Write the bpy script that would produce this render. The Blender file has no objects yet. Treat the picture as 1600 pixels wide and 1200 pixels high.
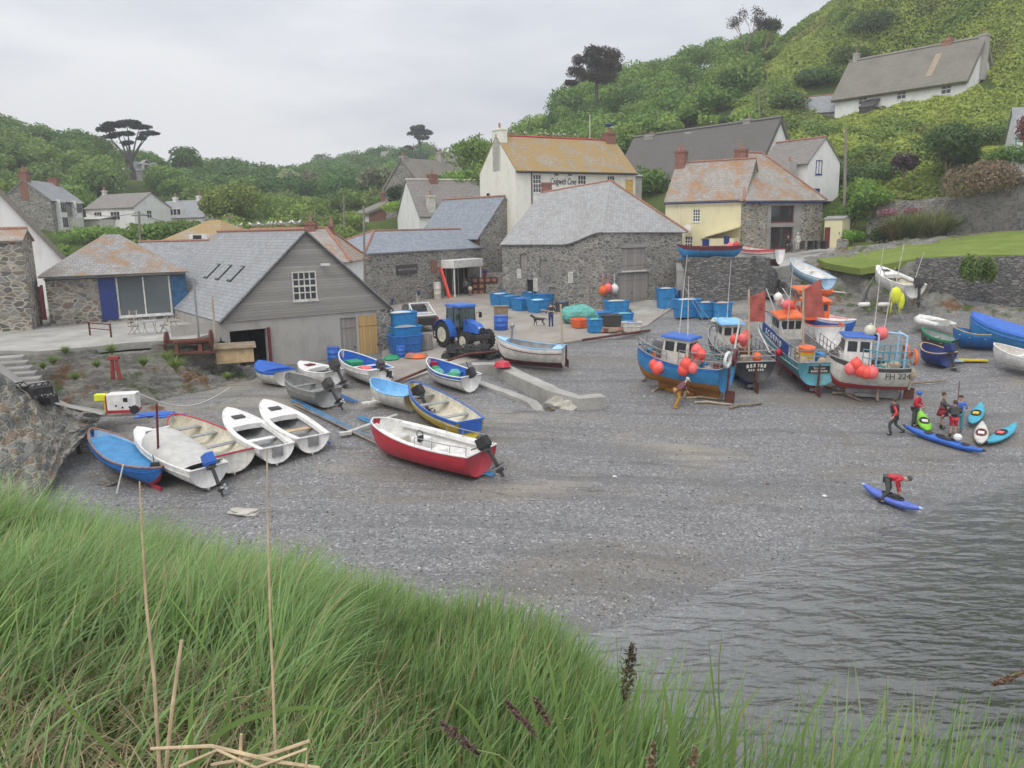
import bpy, math, random
import numpy as np
from mathutils import Vector, Matrix
rad = math.radians
sc = bpy.context.scene
rng = np.random.default_rng(7); random.seed(7)
# ---------------------------------------------------------------- camera
CZ = 10.8                      # eye height above the water, metres
FP = 1250.0                    # focal length in photograph pixels (1600 wide)
PITCH = math.atan(245/1250); ROLL = 0.02
CF = Vector((0, math.cos(PITCH), -math.sin(PITCH)))
U0 = Vector((0, math.sin(PITCH), math.cos(PITCH))); R0 = Vector((1, 0, 0))
CR = R0*math.cos(ROLL) - U0*math.sin(ROLL); CU = R0*math.sin(ROLL) + U0*math.cos(ROLL)
CPOS = Vector((0, 0, CZ))
cd = bpy.data.cameras.new('camera'); cam = bpy.data.objects.new('camera', cd)
sc.collection.objects.link(cam)
cam.matrix_world = Matrix(((CR.x, CU.x, -CF.x, 0), (CR.y, CU.y, -CF.y, 0), (CR.z, CU.z, -CF.z, CZ), (0, 0, 0, 1)))
cd.sensor_width = 36; cd.lens = 36*FP/1600; cd.clip_start = 0.05; cd.clip_end = 5000
sc.camera = cam
# ---------------------------------------------------------------- sky and sun (overcast)
w = bpy.data.worlds.new("World"); sc.world = w; w.use_nodes = True
wn = w.node_tree.nodes; wl = w.node_tree.links; wn.clear()
SUN_EL, SUN_AZ = rad(52), rad(205)
wo = wn.new('ShaderNodeOutputWorld'); bg = wn.new('ShaderNodeBackground')
sky = wn.new('ShaderNodeTexSky'); sky.sky_type = 'NISHITA'; sky.sun_disc = False
sky.sun_elevation = SUN_EL; sky.sun_rotation = SUN_AZ; sky.dust_density = 4
tc = wn.new('ShaderNodeTexCoord'); mp = wn.new('ShaderNodeMapping'); mp.inputs['Scale'].default_value = (1.2, 1.2, 4.5)
mp.inputs['Location'].default_value = (0.3, 0.1, 0.4)
nz = wn.new('ShaderNodeTexNoise'); nz.inputs['Scale'].default_value = 1.3; nz.inputs['Detail'].default_value = 7; nz.inputs['Roughness'].default_value = .5
cr = wn.new('ShaderNodeValToRGB')
cr.color_ramp.elements[0].position = .4; cr.color_ramp.elements[0].color = (6.0, 6.35, 7.1, 1)
cr.color_ramp.elements[1].position = .62; cr.color_ramp.elements[1].color = (9.5, 9.6, 9.8, 1)
mx = wn.new('ShaderNodeMix'); mx.data_type = 'RGBA'; mx.inputs[0].default_value = .93
wl.new(tc.outputs['Generated'], mp.inputs['Vector']); wl.new(mp.outputs[0], nz.inputs['Vector'])
wl.new(nz.outputs[0], cr.inputs[0]); wl.new(sky.outputs[0], mx.inputs['A']); wl.new(cr.outputs[0], mx.inputs['B'])
sz = wn.new('ShaderNodeSeparateXYZ'); wl.new(tc.outputs['Generated'], sz.inputs[0])      # overcast sky: brightest overhead
mr = wn.new('ShaderNodeMapRange'); mr.inputs['From Min'].default_value = .12; mr.inputs['From Max'].default_value = .9; mr.inputs['To Min'].default_value = 1; mr.inputs['To Max'].default_value = 1.95
wl.new(sz.outputs[2], mr.inputs['Value']); vm = wn.new('ShaderNodeVectorMath'); vm.operation = 'SCALE'; wl.new(mx.outputs['Result'], vm.inputs[0]); wl.new(mr.outputs[0], vm.inputs['Scale'])
wl.new(vm.outputs[0], bg.inputs[0]); wl.new(bg.outputs[0], wo.inputs[0]); bg.inputs[1].default_value = .1
sl = bpy.data.lights.new('sun', 'SUN'); sl.energy = 1.3; sl.angle = rad(25); sl.color = (1, .96, .9)
so = bpy.data.objects.new('sun', sl); sc.collection.objects.link(so)
sd = Vector((math.sin(SUN_AZ)*math.cos(SUN_EL), math.cos(SUN_AZ)*math.cos(SUN_EL), math.sin(SUN_EL)))
so.rotation_euler = sd.to_track_quat('Z', 'Y').to_euler(); so.location = (0, 0, 60)
sc.view_settings.view_transform = 'Standard'; sc.view_settings.look = 'None'
sc.view_settings.exposure = 0.0; sc.view_settings.gamma = 1
sc.render.resolution_x = 1024; sc.render.resolution_y = 768
# ---------------------------------------------------------------- measuring: photograph pixel -> world
def ray(px, py): return CF*FP + CR*(px-800) + CU*(600-py)
def P(px, py, z):
    r = ray(px, py); return CPOS + r*((z-CZ)/r.z)
def D(px, py, d):
    r = ray(px, py); return CPOS + r*(d/r.y)
def XY(px, d, z=8):            # plan position seen in column px at distance d (height z settles the roll)
    lo, hi = -200, 3000
    for _ in range(40):
        m = (lo+hi)/2
        if D(px, m, d).z > z: lo = m
        else: hi = m
    return D(px, lo, d)
def ZAT(px, py, d): return D(px, py, d).z
# ---------------------------------------------------------------- mesh building
def V3(*a): return Vector(a)
class MB:
    def __init__(s): s.v = []; s.f = []; s.m = []
    def add(s, vs, fs, mat=0, M=None):
        o = len(s.v)
        if M is not None: vs = [M @ Vector(p) for p in vs]
        s.v += [tuple(p) for p in vs]; s.f += [tuple(i+o for i in f) for f in fs]; s.m += [mat]*len(fs); return s
    def box(s, c, d, rz=0, mat=0, M=None, taper=1, rx=0, ry=0):
        hx, hy, hz = d[0]/2, d[1]/2, d[2]/2
        vs = [(x*hx*(taper if z > 0 else 1), y*hy*(taper if z > 0 else 1), z*hz) for z in (-1, 1) for y in (-1, 1) for x in (-1, 1)]
        T = Matrix.Translation(c) @ Matrix.Rotation(rz, 4, 'Z') @ Matrix.Rotation(ry, 4, 'Y') @ Matrix.Rotation(rx, 4, 'X')
        if M is not None: T = M @ T
        return s.add(vs, [(0, 2, 3, 1), (4, 5, 7, 6), (0, 1, 5, 4), (2, 6, 7, 3), (0, 4, 6, 2), (1, 3, 7, 5)], mat, T)
    def b3(s, x0, y0, z0, x1, y1, z1, mat=0): return s.box(((x0+x1)/2, (y0+y1)/2, (z0+z1)/2), (abs(x1-x0), abs(y1-y0), abs(z1-z0)), mat=mat)
    def tube(s, pts, r, n=7, mat=0, flat=1, closed=False):
        pts = [Vector(p) for p in pts]; k = len(pts)
        rs = r if isinstance(r, (list, tuple)) else [r]*k
        o = len(s.v); prev = None
        for i, p in enumerate(pts):
            t = (pts[(i+1) % k]-pts[i-1]) if closed else (pts[min(i+1, k-1)]-pts[max(i-1, 0)])
            if t.length < 1e-9: t = Vector((0, 0, 1))
            t.normalize()
            up = Vector((0, 0, 1)) if abs(t.z) < .95 else Vector((1, 0, 0))
            a = t.cross(up).normalized() if prev is None else (prev - t*prev.dot(t)).normalized()
            prev = a; b = t.cross(a)
            for j in range(n):
                q = 2*math.pi*j/n; s.v.append(tuple(p + (a*math.cos(q) + b*math.sin(q)*flat)*rs[i]))
        for i in range(k if closed else k-1):
            i2 = (i+1) % k
            for j in range(n):
                s.f.append((o+i*n+j, o+i*n+(j+1) % n, o+i2*n+(j+1) % n, o+i2*n+j)); s.m.append(mat)
        if not closed:
            s.f.append(tuple(o+j for j in range(n))[::-1]); s.f.append(tuple(o+(k-1)*n+j for j in range(n))); s.m += [mat]*2
        return s
    def lathe(s, prof, c=(0, 0, 0), n=16, mat=0, M=None):
        T = Matrix.Translation(c)
        if M is not None: T = M @ T
        vs = [(r*math.cos(2*math.pi*j/n), r*math.sin(2*math.pi*j/n), z) for r, z in prof for j in range(n)]
        fs = [(i*n+j, i*n+(j+1) % n, (i+1)*n+(j+1) % n, (i+1)*n+j) for i in range(len(prof)-1) for j in range(n)]
        fs += [tuple(range(n))[::-1], tuple((len(prof)-1)*n+j for j in range(n))]
        return s.add(vs, fs, mat, T)
    def ball(s, c, r, n=12, mat=0, M=None):
        if not isinstance(r, (tuple, list)): r = (r, r, r)
        k = max(4, n//2)
        T = Matrix.Translation(c) @ Matrix.Diagonal((r[0], r[1], r[2], 1))
        if M is not None: T = M @ T
        return s.lathe([(max(.001, math.sin(math.pi*i/k)), -math.cos(math.pi*i/k)) for i in range(k+1)], (0, 0, 0), n, mat, T)
    def prism(s, poly, z0, z1, mat=0, M=None):
        n = len(poly); vs = [(p[0], p[1], z0) for p in poly] + [(p[0], p[1], z1) for p in poly]
        fs = [tuple(range(n))[::-1], tuple(range(n, 2*n))] + [(i, (i+1) % n, n+(i+1) % n, n+i) for i in range(n)]
        return s.add(vs, fs, mat, M)
    def slab(s, poly, th, mat=0):                 # planar polygon in space thickened downwards along its normal
        p = [Vector(q) for q in poly]; n = Vector((0, 0, 0))
        for i in range(len(p)): n += (p[i]-p[0]).cross(p[(i+1) % len(p)]-p[0])
        n.normalize()
        if n.z < 0: p = p[::-1]; n = -n
        k = len(p)
        return s.add(p + [q-n*th for q in p], [tuple(range(k)), tuple(range(k, 2*k))[::-1]] + [(i, k+i, k+(i+1) % k, (i+1) % k) for i in range(k)], mat)
    def grid(s, rows, mat=0, closed=False):       # rows: list of equal length point lists
        o = len(s.v); c = len(rows[0])
        for r_ in rows: s.v += [tuple(p) for p in r_]
        for i in range(len(rows)-1):
            for j in range(c if closed else c-1):
                j2 = (j+1) % c; s.f.append((o+i*c+j, o+i*c+j2, o+(i+1)*c+j2, o+(i+1)*c+j)); s.m.append(mat)
        return s
    def build(s, name, mats, parent=None, smooth=False, bevel=0, solid=0, sub=0):
        me = bpy.data.meshes.new(name); me.from_pydata(s.v, [], s.f)
        if not isinstance(mats, (list, tuple)): mats = [mats]
        for m in mats: me.materials.append(m)
        if len(mats) > 1: me.polygons.foreach_set('material_index', s.m)
        if smooth: me.polygons.foreach_set('use_smooth', [True]*len(s.f))
        autouv(me)
        o = bpy.data.objects.new(name, me); sc.collection.objects.link(o)
        if parent is not None: o.parent = parent
        if solid: q = o.modifiers.new('solid', 'SOLIDIFY'); q.thickness = solid; q.offset = 0
        if bevel: q = o.modifiers.new('bevel', 'BEVEL'); q.width = bevel; q.segments = 2; q.limit_method = 'ANGLE'; q.angle_limit = rad(40)
        if sub: q = o.modifiers.new('sub', 'SUBSURF'); q.levels = sub; q.render_levels = sub
        return o
def autouv(me):
    uv = me.uv_layers.new(name='uv'); n = len(me.loops)
    if not n: return
    me.update()
    co = np.empty(len(me.vertices)*3); me.vertices.foreach_get('co', co); co = co.reshape(-1, 3)
    li = np.empty(n, int); me.loops.foreach_get('vertex_index', li)
    no = np.empty(len(me.polygons)*3); me.polygons.foreach_get('normal', no); no = no.reshape(-1, 3)
    lt = np.empty(len(me.polygons), int); me.polygons.foreach_get('loop_total', lt)
    nn = np.repeat(no, lt, axis=0); c = co[li]
    t = np.stack([-nn[:, 1], nn[:, 0], np.zeros(n)], 1); l = np.linalg.norm(t, axis=1)
    flat = l < .15; t[flat] = (1, 0, 0); l[flat] = 1; t /= l[:, None]
    b = np.cross(nn, t)
    me.uv_layers['uv'].data.foreach_set('uv', np.stack([(c*t).sum(1), (c*b).sum(1)], 1).astype(np.float32).ravel())
def npmesh(name, V, Fq, mat, parent=None, col=None, smooth=False):
    me = bpy.data.meshes.new(name); V = np.asarray(V, np.float32); Fq = np.asarray(Fq, np.int32); k = Fq.shape[1]
    me.vertices.add(len(V)); me.vertices.foreach_set('co', V.ravel())
    me.loops.add(Fq.size); me.loops.foreach_set('vertex_index', Fq.ravel())
    me.polygons.add(len(Fq)); me.polygons.foreach_set('loop_start', np.arange(0, Fq.size, k, dtype=np.int32))
    me.polygons.foreach_set('loop_total', np.full(len(Fq), k, np.int32))
    if smooth: me.polygons.foreach_set('use_smooth', np.ones(len(Fq), bool))
    me.update(calc_edges=True)
    if col is not None:
        a = me.color_attributes.new('Col', 'FLOAT_COLOR', 'POINT'); c = np.ones((len(V), 4), np.float32); c[:, :3] = col
        a.data.foreach_set('color', c.ravel())
    me.materials.append(mat); o = bpy.data.objects.new(name, me); sc.collection.objects.link(o)
    if parent is not None: o.parent = parent
    return o
def tag(o, label=None, cat=None, group=None, kind=None):
    if label: o['label'] = label
    if cat: o['category'] = cat
    if group: o['group'] = group
    if kind: o['kind'] = kind
    return o
def empty(name, loc=(0, 0, 0), rz=0, label=None, cat=None, group=None):
    o = bpy.data.objects.new(name, None); sc.collection.objects.link(o); o.location = loc; o.rotation_euler = (0, 0, rz)
    o.empty_display_size = .3
    return tag(o, label, cat, group)
def copy_tree(o, parent=None):
    c = o.copy(); sc.collection.objects.link(c)
    if parent is not None: c.parent = parent
    for ch in list(o.children): copy_tree(ch, c)
    return c
# ---------------------------------------------------------------- materials
MC = {}
class NT:
    def __init__(s, name, rough=.6, metal=0, spec=.5):
        s.m = bpy.data.materials.new(name); s.m.use_nodes = True; s.n = s.m.node_tree.nodes; s.l = s.m.node_tree.links
        s.b = s.n['Principled BSDF']; s.b.inputs['Roughness'].default_value = rough; s.b.inputs['Metallic'].default_value = metal
        s.b.inputs['Specular IOR Level'].default_value = spec
    def node(s, t, **k):
        x = s.n.new(t)
        for a, b in k.items():
            if a.startswith('i_'): x.inputs[int(a[2:]) if a[2:].isdigit() else a[2:].replace('_', ' ')].default_value = b
            else: setattr(x, a, b)
        return x
    def co(s, kind='Object', scale=(1, 1, 1)):
        t = s.node('ShaderNodeTexCoord'); m = s.node('ShaderNodeMapping'); m.inputs['Scale'].default_value = scale
        s.l.new(t.outputs[kind], m.inputs[0]); return m.outputs[0]
    def noise(s, v, scale, detail=4, rough=.55, dist=0):
        x = s.node('ShaderNodeTexNoise'); x.inputs['Scale'].default_value = scale; x.inputs['Detail'].default_value = detail
        x.inputs['Roughness'].default_value = rough; x.inputs['Distortion'].default_value = dist
        s.l.new(v, x.inputs['Vector']); return x.outputs[0]
    def vor(s, v, scale, feature='F1', rnd=1):
        x = s.node('ShaderNodeTexVoronoi', feature=feature); x.inputs['Scale'].default_value = scale; x.inputs['Randomness'].default_value = rnd
        s.l.new(v, x.inputs['Vector']); return x
    def ramp(s, v, stops, const=False):
        x = s.node('ShaderNodeValToRGB'); e = x.color_ramp.elements
        if const: x.color_ramp.interpolation = 'CONSTANT'
        while len(e) < len(stops): e.new(.5)
        for q, (p, c) in zip(e, stops):
            q.position = p; q.color = (*c, 1) if isinstance(c, (tuple, list)) else (c, c, c, 1)
        s.l.new(v, x.inputs[0]); return x.outputs[0]
    def mix(s, f, a, b, mode='MIX'):
        x = s.node('ShaderNodeMix', data_type='RGBA', blend_type=mode)
        for sock, val in ((x.inputs[0], f), (x.inputs['A'], a), (x.inputs['B'], b)):
            if hasattr(val, 'links') or isinstance(val, bpy.types.NodeSocket): s.l.new(val, sock)
            elif isinstance(val, (tuple, list)): sock.default_value = (*val, 1)
            else: sock.default_value = val
        return x.outputs['Result']
    def bump(s, h, strength=.5, dist=.05):
        x = s.node('ShaderNodeBump'); x.inputs['Strength'].default_value = strength; x.inputs['Distance'].default_value = dist
        s.l.new(h, x.inputs['Height']); s.l.new(x.outputs[0], s.b.inputs['Normal'])
    def col(s, c): s.l.new(c, s.b.inputs['Base Color']); return s.m
def paint(c, rough=.5, var=.14, metal=0, scale=3, name='paint', bump=0, spec=.4):
    k = ('p', c, rough, var, metal, scale, bump)
    if k in MC: return MC[k]
    t = NT(name, rough, metal, spec); v = t.co()
    a = tuple(x*(1-var) for x in c); b = tuple(min(1, x*(1+var)) for x in c)
    n = t.noise(v, scale, 5, .65); q = t.mix(t.ramp(n, [(.35, 0), (.65, 1)]), a, b)
    sv = t.noise(t.co('Object', (5, 5, .7)), 1.3, 5, .7); q = t.mix(t.ramp(sv, [(.52, 0), (.72, .32)]), q, tuple(x*.45+k for x, k in zip(c, (.06, .05, .035))))
    g = t.noise(v, scale*5, 4, .7); q = t.mix(t.ramp(g, [(.58, 0), (.78, .35)]), q, tuple(x*.5+.04 for x in c))
    if bump: t.bump(g, bump, .02)
    MC[k] = t.col(q); return MC[k]
def stone(name, pal, mortar, sc_=(2.6, 4.6, 1), mw=.07, bump=.7, kind='UV'):
    t = NT(name, .9, 0, .25); v = t.co(kind, sc_)
    wob = t.noise(v, 1.2, 3); d = t.node('ShaderNodeVectorMath', operation='MULTIPLY_ADD')
    x = t.node('ShaderNodeTexNoise'); x.inputs['Scale'].default_value = 1.1; t.l.new(v, x.inputs['Vector'])
    t.l.new(x.outputs[1], d.inputs[0]); d.inputs[1].default_value = (.6, .6, .6); t.l.new(v, d.inputs[2])
    vc = t.vor(d.outputs[0], 1); ve = t.vor(d.outputs[0], 1, 'DISTANCE_TO_EDGE')
    sep = t.node('ShaderNodeSeparateColor'); t.l.new(vc.outputs['Color'], sep.inputs[0])
    n = len(pal); c = t.ramp(sep.outputs[0], [(i/n, p) for i, p in enumerate(pal)], True)
    fine = t.noise(v, 5, 5, .7); c = t.mix(t.ramp(fine, [(.3, .5), (.7, 1)]), tuple(x*.45 for x in pal[0]), c)
    big = t.noise(v, .22, 3); m = t.ramp(ve.outputs['Distance'], [(mw*.6, 1), (mw*1.9, 0)])
    mm = t.mix(t.ramp(big, [(.3, .35), (.55, 1)]), (0, 0, 0), m)
    q = t.mix(mm, c, mortar)
    q = t.mix(t.ramp(t.noise(v, .35, 5, .7), [(.5, 0), (.75, .5)]), q, tuple(x*.6 for x in pal[-1]))
    t.bump(t.ramp(ve.outputs['Distance'], [(0, 0), (mw*2, 1)]), bump, .05)
    return t.col(q)
def slate(name, base, lichen=.0, lc=(.36, .19, .05), row=.26, warm=(.2, .17, .15), stain=.35):
    t = NT(name, .75, 0, .3); v = t.co('UV')
    br = t.node('ShaderNodeTexBrick'); t.l.new(v, br.inputs['Vector']); br.inputs['Scale'].default_value = 1
    br.inputs['Row Height'].default_value = row; br.inputs['Brick Width'].default_value = row*1.25
    br.inputs['Mortar Size'].default_value = .013; br.inputs['Mortar Smooth'].default_value = .3
    br.inputs['Color1'].default_value = (*[x*.86 for x in base], 1); br.inputs['Color2'].default_value = (*[x*1.13 for x in base], 1)
    br.inputs['Mortar'].default_value = (*[x*.42 for x in base], 1)
    c = t.mix(t.ramp(t.noise(v, .5, 6, .7), [(.45, 0), (.75, stain)]), br.outputs[0], warm)
    c = t.mix(t.ramp(t.noise(v, 3, 5, .75), [(.55, 0), (.7, .5)]), c, tuple(min(1, x*1.55) for x in base))
    if lichen:
        n = t.noise(v, .55, 8, .72, .4); th = .78-.5*lichen
        c = t.mix(t.ramp(n, [(th-.05, 0), (th+.09, .85)]), c, t.mix(t.ramp(t.noise(v, 4, 5, .7), [(.3, 0), (.7, 1)]), lc, tuple(x*.62+.02 for x in lc)))
    t.bump(br.outputs[1], -.4, .03)
    return t.col(c)
def thatch(name, base=(.24, .22, .19)):
    t = NT(name, .95, 0, .1); v = t.co('UV', (14, 1.3, 1)); v2 = t.co('UV')
    c = t.mix(t.ramp(t.noise(v, 1.6, 6, .7), [(.3, 0), (.7, 1)]), tuple(x*.68 for x in base), tuple(x*1.3 for x in base))
    c = t.mix(t.ramp(t.noise(v2, .4, 5), [(.45, 0), (.7, .45)]), c, (.13, .13, .11))
    t.bump(t.noise(v, 1.6, 6, .7), .7, .06); return t.col(c)
def boards(name, base, pitch=.16, vert=False, var=.2):
    t = NT(name, .85, 0, .2); v = t.co('UV'); s_ = t.node('ShaderNodeSeparateXYZ'); t.l.new(v, s_.inputs[0])
    m = t.node('ShaderNodeMath', operation='DIVIDE'); t.l.new(s_.outputs[0 if vert else 1], m.inputs[0]); m.inputs[1].default_value = pitch
    fr = t.node('ShaderNodeMath', operation='FRACT'); t.l.new(m.outputs[0], fr.inputs[0])
    fl = t.node('ShaderNodeMath', operation='FLOOR'); t.l.new(m.outputs[0], fl.inputs[0])
    wn_ = t.node('ShaderNodeTexWhiteNoise', noise_dimensions='1D'); t.l.new(fl.outputs[0], wn_.inputs['W'])
    c = t.mix(wn_.outputs[0], tuple(x*(1-var) for x in base), tuple(x*(1+var) for x in base))
    gr = t.noise(t.co('UV', (9, .8, 1) if vert else (.8, 9, 1)), 2, 6, .7)
    c = t.mix(t.ramp(gr, [(.4, 0), (.7, .4)]), c, tuple(x*.55 for x in base))
    c = t.mix(t.ramp(t.noise(v, .5, 4), [(.45, 0), (.75, .35)]), c, (base[0]*1.1, base[1], base[2]*.8))
    c = t.mix(t.ramp(fr.outputs[0], [(0, .75), (.1, 0), (.93, 0), (1, .5)]), c, tuple(x*.25 for x in base))
    t.bump(fr.outputs[0], .5, .03); return t.col(c)
def render_wall(name, base, stain=(.3, .27, .22), amt=.35):
    t = NT(name, .85, 0, .2); v = t.co('UV', (1, .45, 1)); v2 = t.co('UV')
    c = t.mix(t.ramp(t.noise(v, 1.1, 6, .65), [(.48, 0), (.8, amt)]), base, stain)
    t.bump(t.noise(v2, 5, 5, .7), .3, .03); return t.col(c)
def concrete(name, base=(.32, .31, .29), kind='Object'):
    t = NT(name, .9, 0, .2); v = t.co(kind)
    c = t.mix(t.ramp(t.noise(v, .7, 7, .65), [(.35, 0), (.68, 1)]), tuple(x*.72 for x in base), tuple(x*1.12 for x in base))
    c = t.mix(t.ramp(t.noise(v, 9, 4, .7), [(.5, 0), (.75, .35)]), c, tuple(x*.5 for x in base))
    t.bump(t.noise(v, 12, 4, .7), .25, .02); return t.col(c)
def leafmat(name='leaf', rough=.6):
    t = NT(name, rough, 0, .15); a = t.node('ShaderNodeAttribute', attribute_name='Col')
    tr = t.node('ShaderNodeBsdfTranslucent'); t.l.new(a.outputs[0], tr.inputs[0]); t.l.new(a.outputs[0], t.b.inputs['Base Color'])
    ms = t.node('ShaderNodeMixShader', i_0=.3); t.l.new(t.b.outputs[0], ms.inputs[1]); t.l.new(tr.outputs[0], ms.inputs[2])
    t.l.new(ms.outputs[0], t.n['Material Output'].inputs[0]); return t.m
def glassm(name='glass', tint=(.03, .035, .04)):
    t = NT(name, .08, 0, .8); t.b.inputs['Base Color'].default_value = (*tint, 1); return t.m
M = dict(
 glass=glassm(), glass2=glassm('pale_glass', (.12, .14, .15)),
 white=paint((.74, .73, .7), .45), offwhite=paint((.6, .58, .52), .5, .2), black=paint((.025, .025, .028), .45), dark=paint((.06, .058, .055), .7),
 tyre=paint((.03, .03, .03), .85), blue=paint((.03, .13, .5), .4), tubblue=paint((.02, .21, .48), .5, .2), skyblue=paint((.22, .5, .78), .45),
 lblue=paint((.4, .62, .82), .5), navy=paint((.02, .04, .17), .5), royal=paint((.02, .14, .42), .45, .2), hullblue=paint((.035, .22, .46), .45, .18),
 teal=paint((.09, .3, .36), .5, .22), turq=paint((.05, .38, .52), .35), red=paint((.5, .02, .04), .4), redpaint=paint((.45, .03, .05), .35, .1),
 maroon=paint((.14, .025, .03), .6, .2), rust=paint((.12, .04, .03), .85, .35, bump=.5), orange=paint((.75, .14, .03), .5), buoy=paint((.85, .1, .07), .4, .1),
 pink=paint((.85, .16, .16), .4, .1), yellow=paint((.68, .5, .02), .4, .1), hiviz=paint((.7, .75, .03), .5), green=paint((.02, .28, .13), .5),
 lime=paint((.25, .65, .04), .35), cream=paint((.6, .56, .44), .6, .2), paleyel=paint((.6, .56, .3), .6), wood=paint((.24, .18, .12), .8, .3),
 palewood=paint((.5, .36, .2), .7, .2), grey=paint((.3, .3, .3), .6, .2), metal=paint((.42, .42, .42), .35, .15, .8), alu=paint((.33, .33, .32), .45, .15, .55),
 sail=paint((.4, .1, .075), .8, .12), rope=paint((.45, .36, .26), .9, .2), net=paint((.14, .42, .36), .95, .35, bump=1, scale=9), potm=paint((.05, .048, .05), .95, .5, scale=12, bump=1),
 tan=paint((.36, .15, .02), .6, .2), canvas=paint((.5, .49, .46), .8, .1), skin=paint((.5, .29, .21), .6, .1), hair=paint((.09, .055, .035), .9, .2),
 terra=paint((.34, .17, .12), .8, .3, scale=6), brick=None)
M['slateG'] = slate('grey_slate', (.29, .3, .31)); M['slateB'] = slate('blue_slate', (.25, .275, .31), row=.3, stain=.12)
M['slateL'] = slate('lichen_slate', (.3, .29, .28), .5); M['slateO'] = slate('ochre_lichen_slate', (.34, .29, .22), .66, (.42, .27, .08)); M['slateM'] = slate('patchy_slate', (.35, .35, .345), .2)
M['slateBr'] = slate('brown_slate', (.24, .22, .2), .12); M['slateH'] = slate('orange_lichen_slate', (.34, .31, .28), .5, (.42, .2, .06))
M['thatch'] = thatch('thatch'); M['thatchD'] = thatch('dark_thatch', (.16, .15, .14))
G1 = [(.2, .185, .165), (.27, .25, .22), (.14, .135, .13), (.33, .29, .24), (.23, .18, .14), (.29, .28, .27)]
M['stone'] = stone('rubble_stone', G1, (.45, .41, .34), (2.1, 3.6, 1)); M['stoneD'] = stone('dark_stone', [(.13, .13, .12), (.18, .17, .16), (.1, .1, .1), (.22, .21, .19)], (.2, .19, .17), mw=.05)
M['stoneM'] = stone('old_stone', [(.21, .205, .19), (.26, .245, .22), (.16, .155, .15), (.31, .285, .25)], (.42, .4, .35), (2.1, 4.4, 1), .06)
M['stoneBig'] = stone('large_stone', [(.2, .185, .155), (.25, .235, .2), (.27, .2, .14), (.16, .17, .165), (.24, .24, .22)], (.38, .36, .3), (2.6, 2.6, 3.6), .07, 1, 'Object')
M['stoneDry'] = stone('dry_stone', [(.2, .2, .19), (.26, .25, .24), (.15, .15, .145), (.32, .3, .28)], (.08, .08, .075), (2.2, 6.5, 1), .07, 1)
M['boards'] = boards('weathered_boards', (.37, .355, .325)); M['vboards'] = boards('grey_planks', (.3, .28, .26), .17, True); M['ydoor'] = boards('new_planks', (.5, .33, .15), .2, True, .1)
M['wwall'] = render_wall('white_wall', (.8, .79, .77)); M['cwall'] = render_wall('cream_wall', (.8, .78, .69)); M['ywall'] = render_wall('yellow_wall', (.72, .66, .43), (.4, .32, .18)); M['cem'] = render_wall('cement_wall', (.4, .38, .35), (.17, .16, .14), .6)
M['conc'] = concrete('concrete'); M['concL'] = concrete('pale_concrete', (.4, .385, .35)); M['brick'] = paint((.25, .12, .09), .85, .35, scale=8)
def link_tree(): pass
# ================================================================ TERRAIN
class TPS:
    def __init__(s, pts, lam=.001):
        p = np.array(pts, float); s.c = p[:, :2]; n = len(p)
        A = np.zeros((n+3, n+3)); A[:n, :n] = s.k(s.c, s.c) + lam*np.eye(n)*100; A[:n, n] = 1; A[:n, n+1:] = s.c; A[n, :n] = 1; A[n+1:, :n] = s.c.T
        s.w = np.linalg.solve(A, np.concatenate([p[:, 2], [0, 0, 0]]))
    @staticmethod
    def k(a, b):
        d2 = ((a[:, None]-b[None])**2).sum(2)+1e-9; return d2*np.log(d2)*.5
    def __call__(s, x, y):
        x = np.atleast_1d(np.asarray(x, float)); sh = x.shape; q = np.stack([x.ravel(), np.asarray(y, float).ravel()], 1); n = len(s.c)
        return (s.k(q, s.c) @ s.w[:n] + s.w[n] + q @ s.w[n+1:]).reshape(sh)
def vnoise(x, y, sc_, seed=0, octv=4):
    r = np.random.default_rng(seed); out = np.zeros_like(x); amp = 1
    for o in range(octv):
        g = r.random((64, 64)); u = x/sc_*2**o+97.3; v = y/sc_*2**o+31.7
        i = np.floor(u).astype(int); j = np.floor(v).astype(int); fu = u-i; fv = v-j; fu = fu*fu*(3-2*fu); fv = fv*fv*(3-2*fv)
        a = g[i % 64, j % 64]; b = g[(i+1) % 64, j % 64]; c = g[i % 64, (j+1) % 64]; d = g[(i+1) % 64, (j+1) % 64]
        out += amp*((a*(1-fu)+b*fu)*(1-fv)+(c*(1-fu)+d*fu)*fv-.5); amp *= .5
    return out
def gridmesh(name, X, Y, Z, mat, smooth=True):
    n, m = X.shape; V = np.stack([X.ravel(), Y.ravel(), Z.ravel()], 1); i = np.arange(n*m).reshape(n, m)
    Fq = np.stack([i[:-1, :-1].ravel(), i[:-1, 1:].ravel(), i[1:, 1:].ravel(), i[1:, :-1].ravel()], 1)
    o = npmesh(name, V, Fq, mat, smooth=smooth); autouv(o.data); return o
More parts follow.
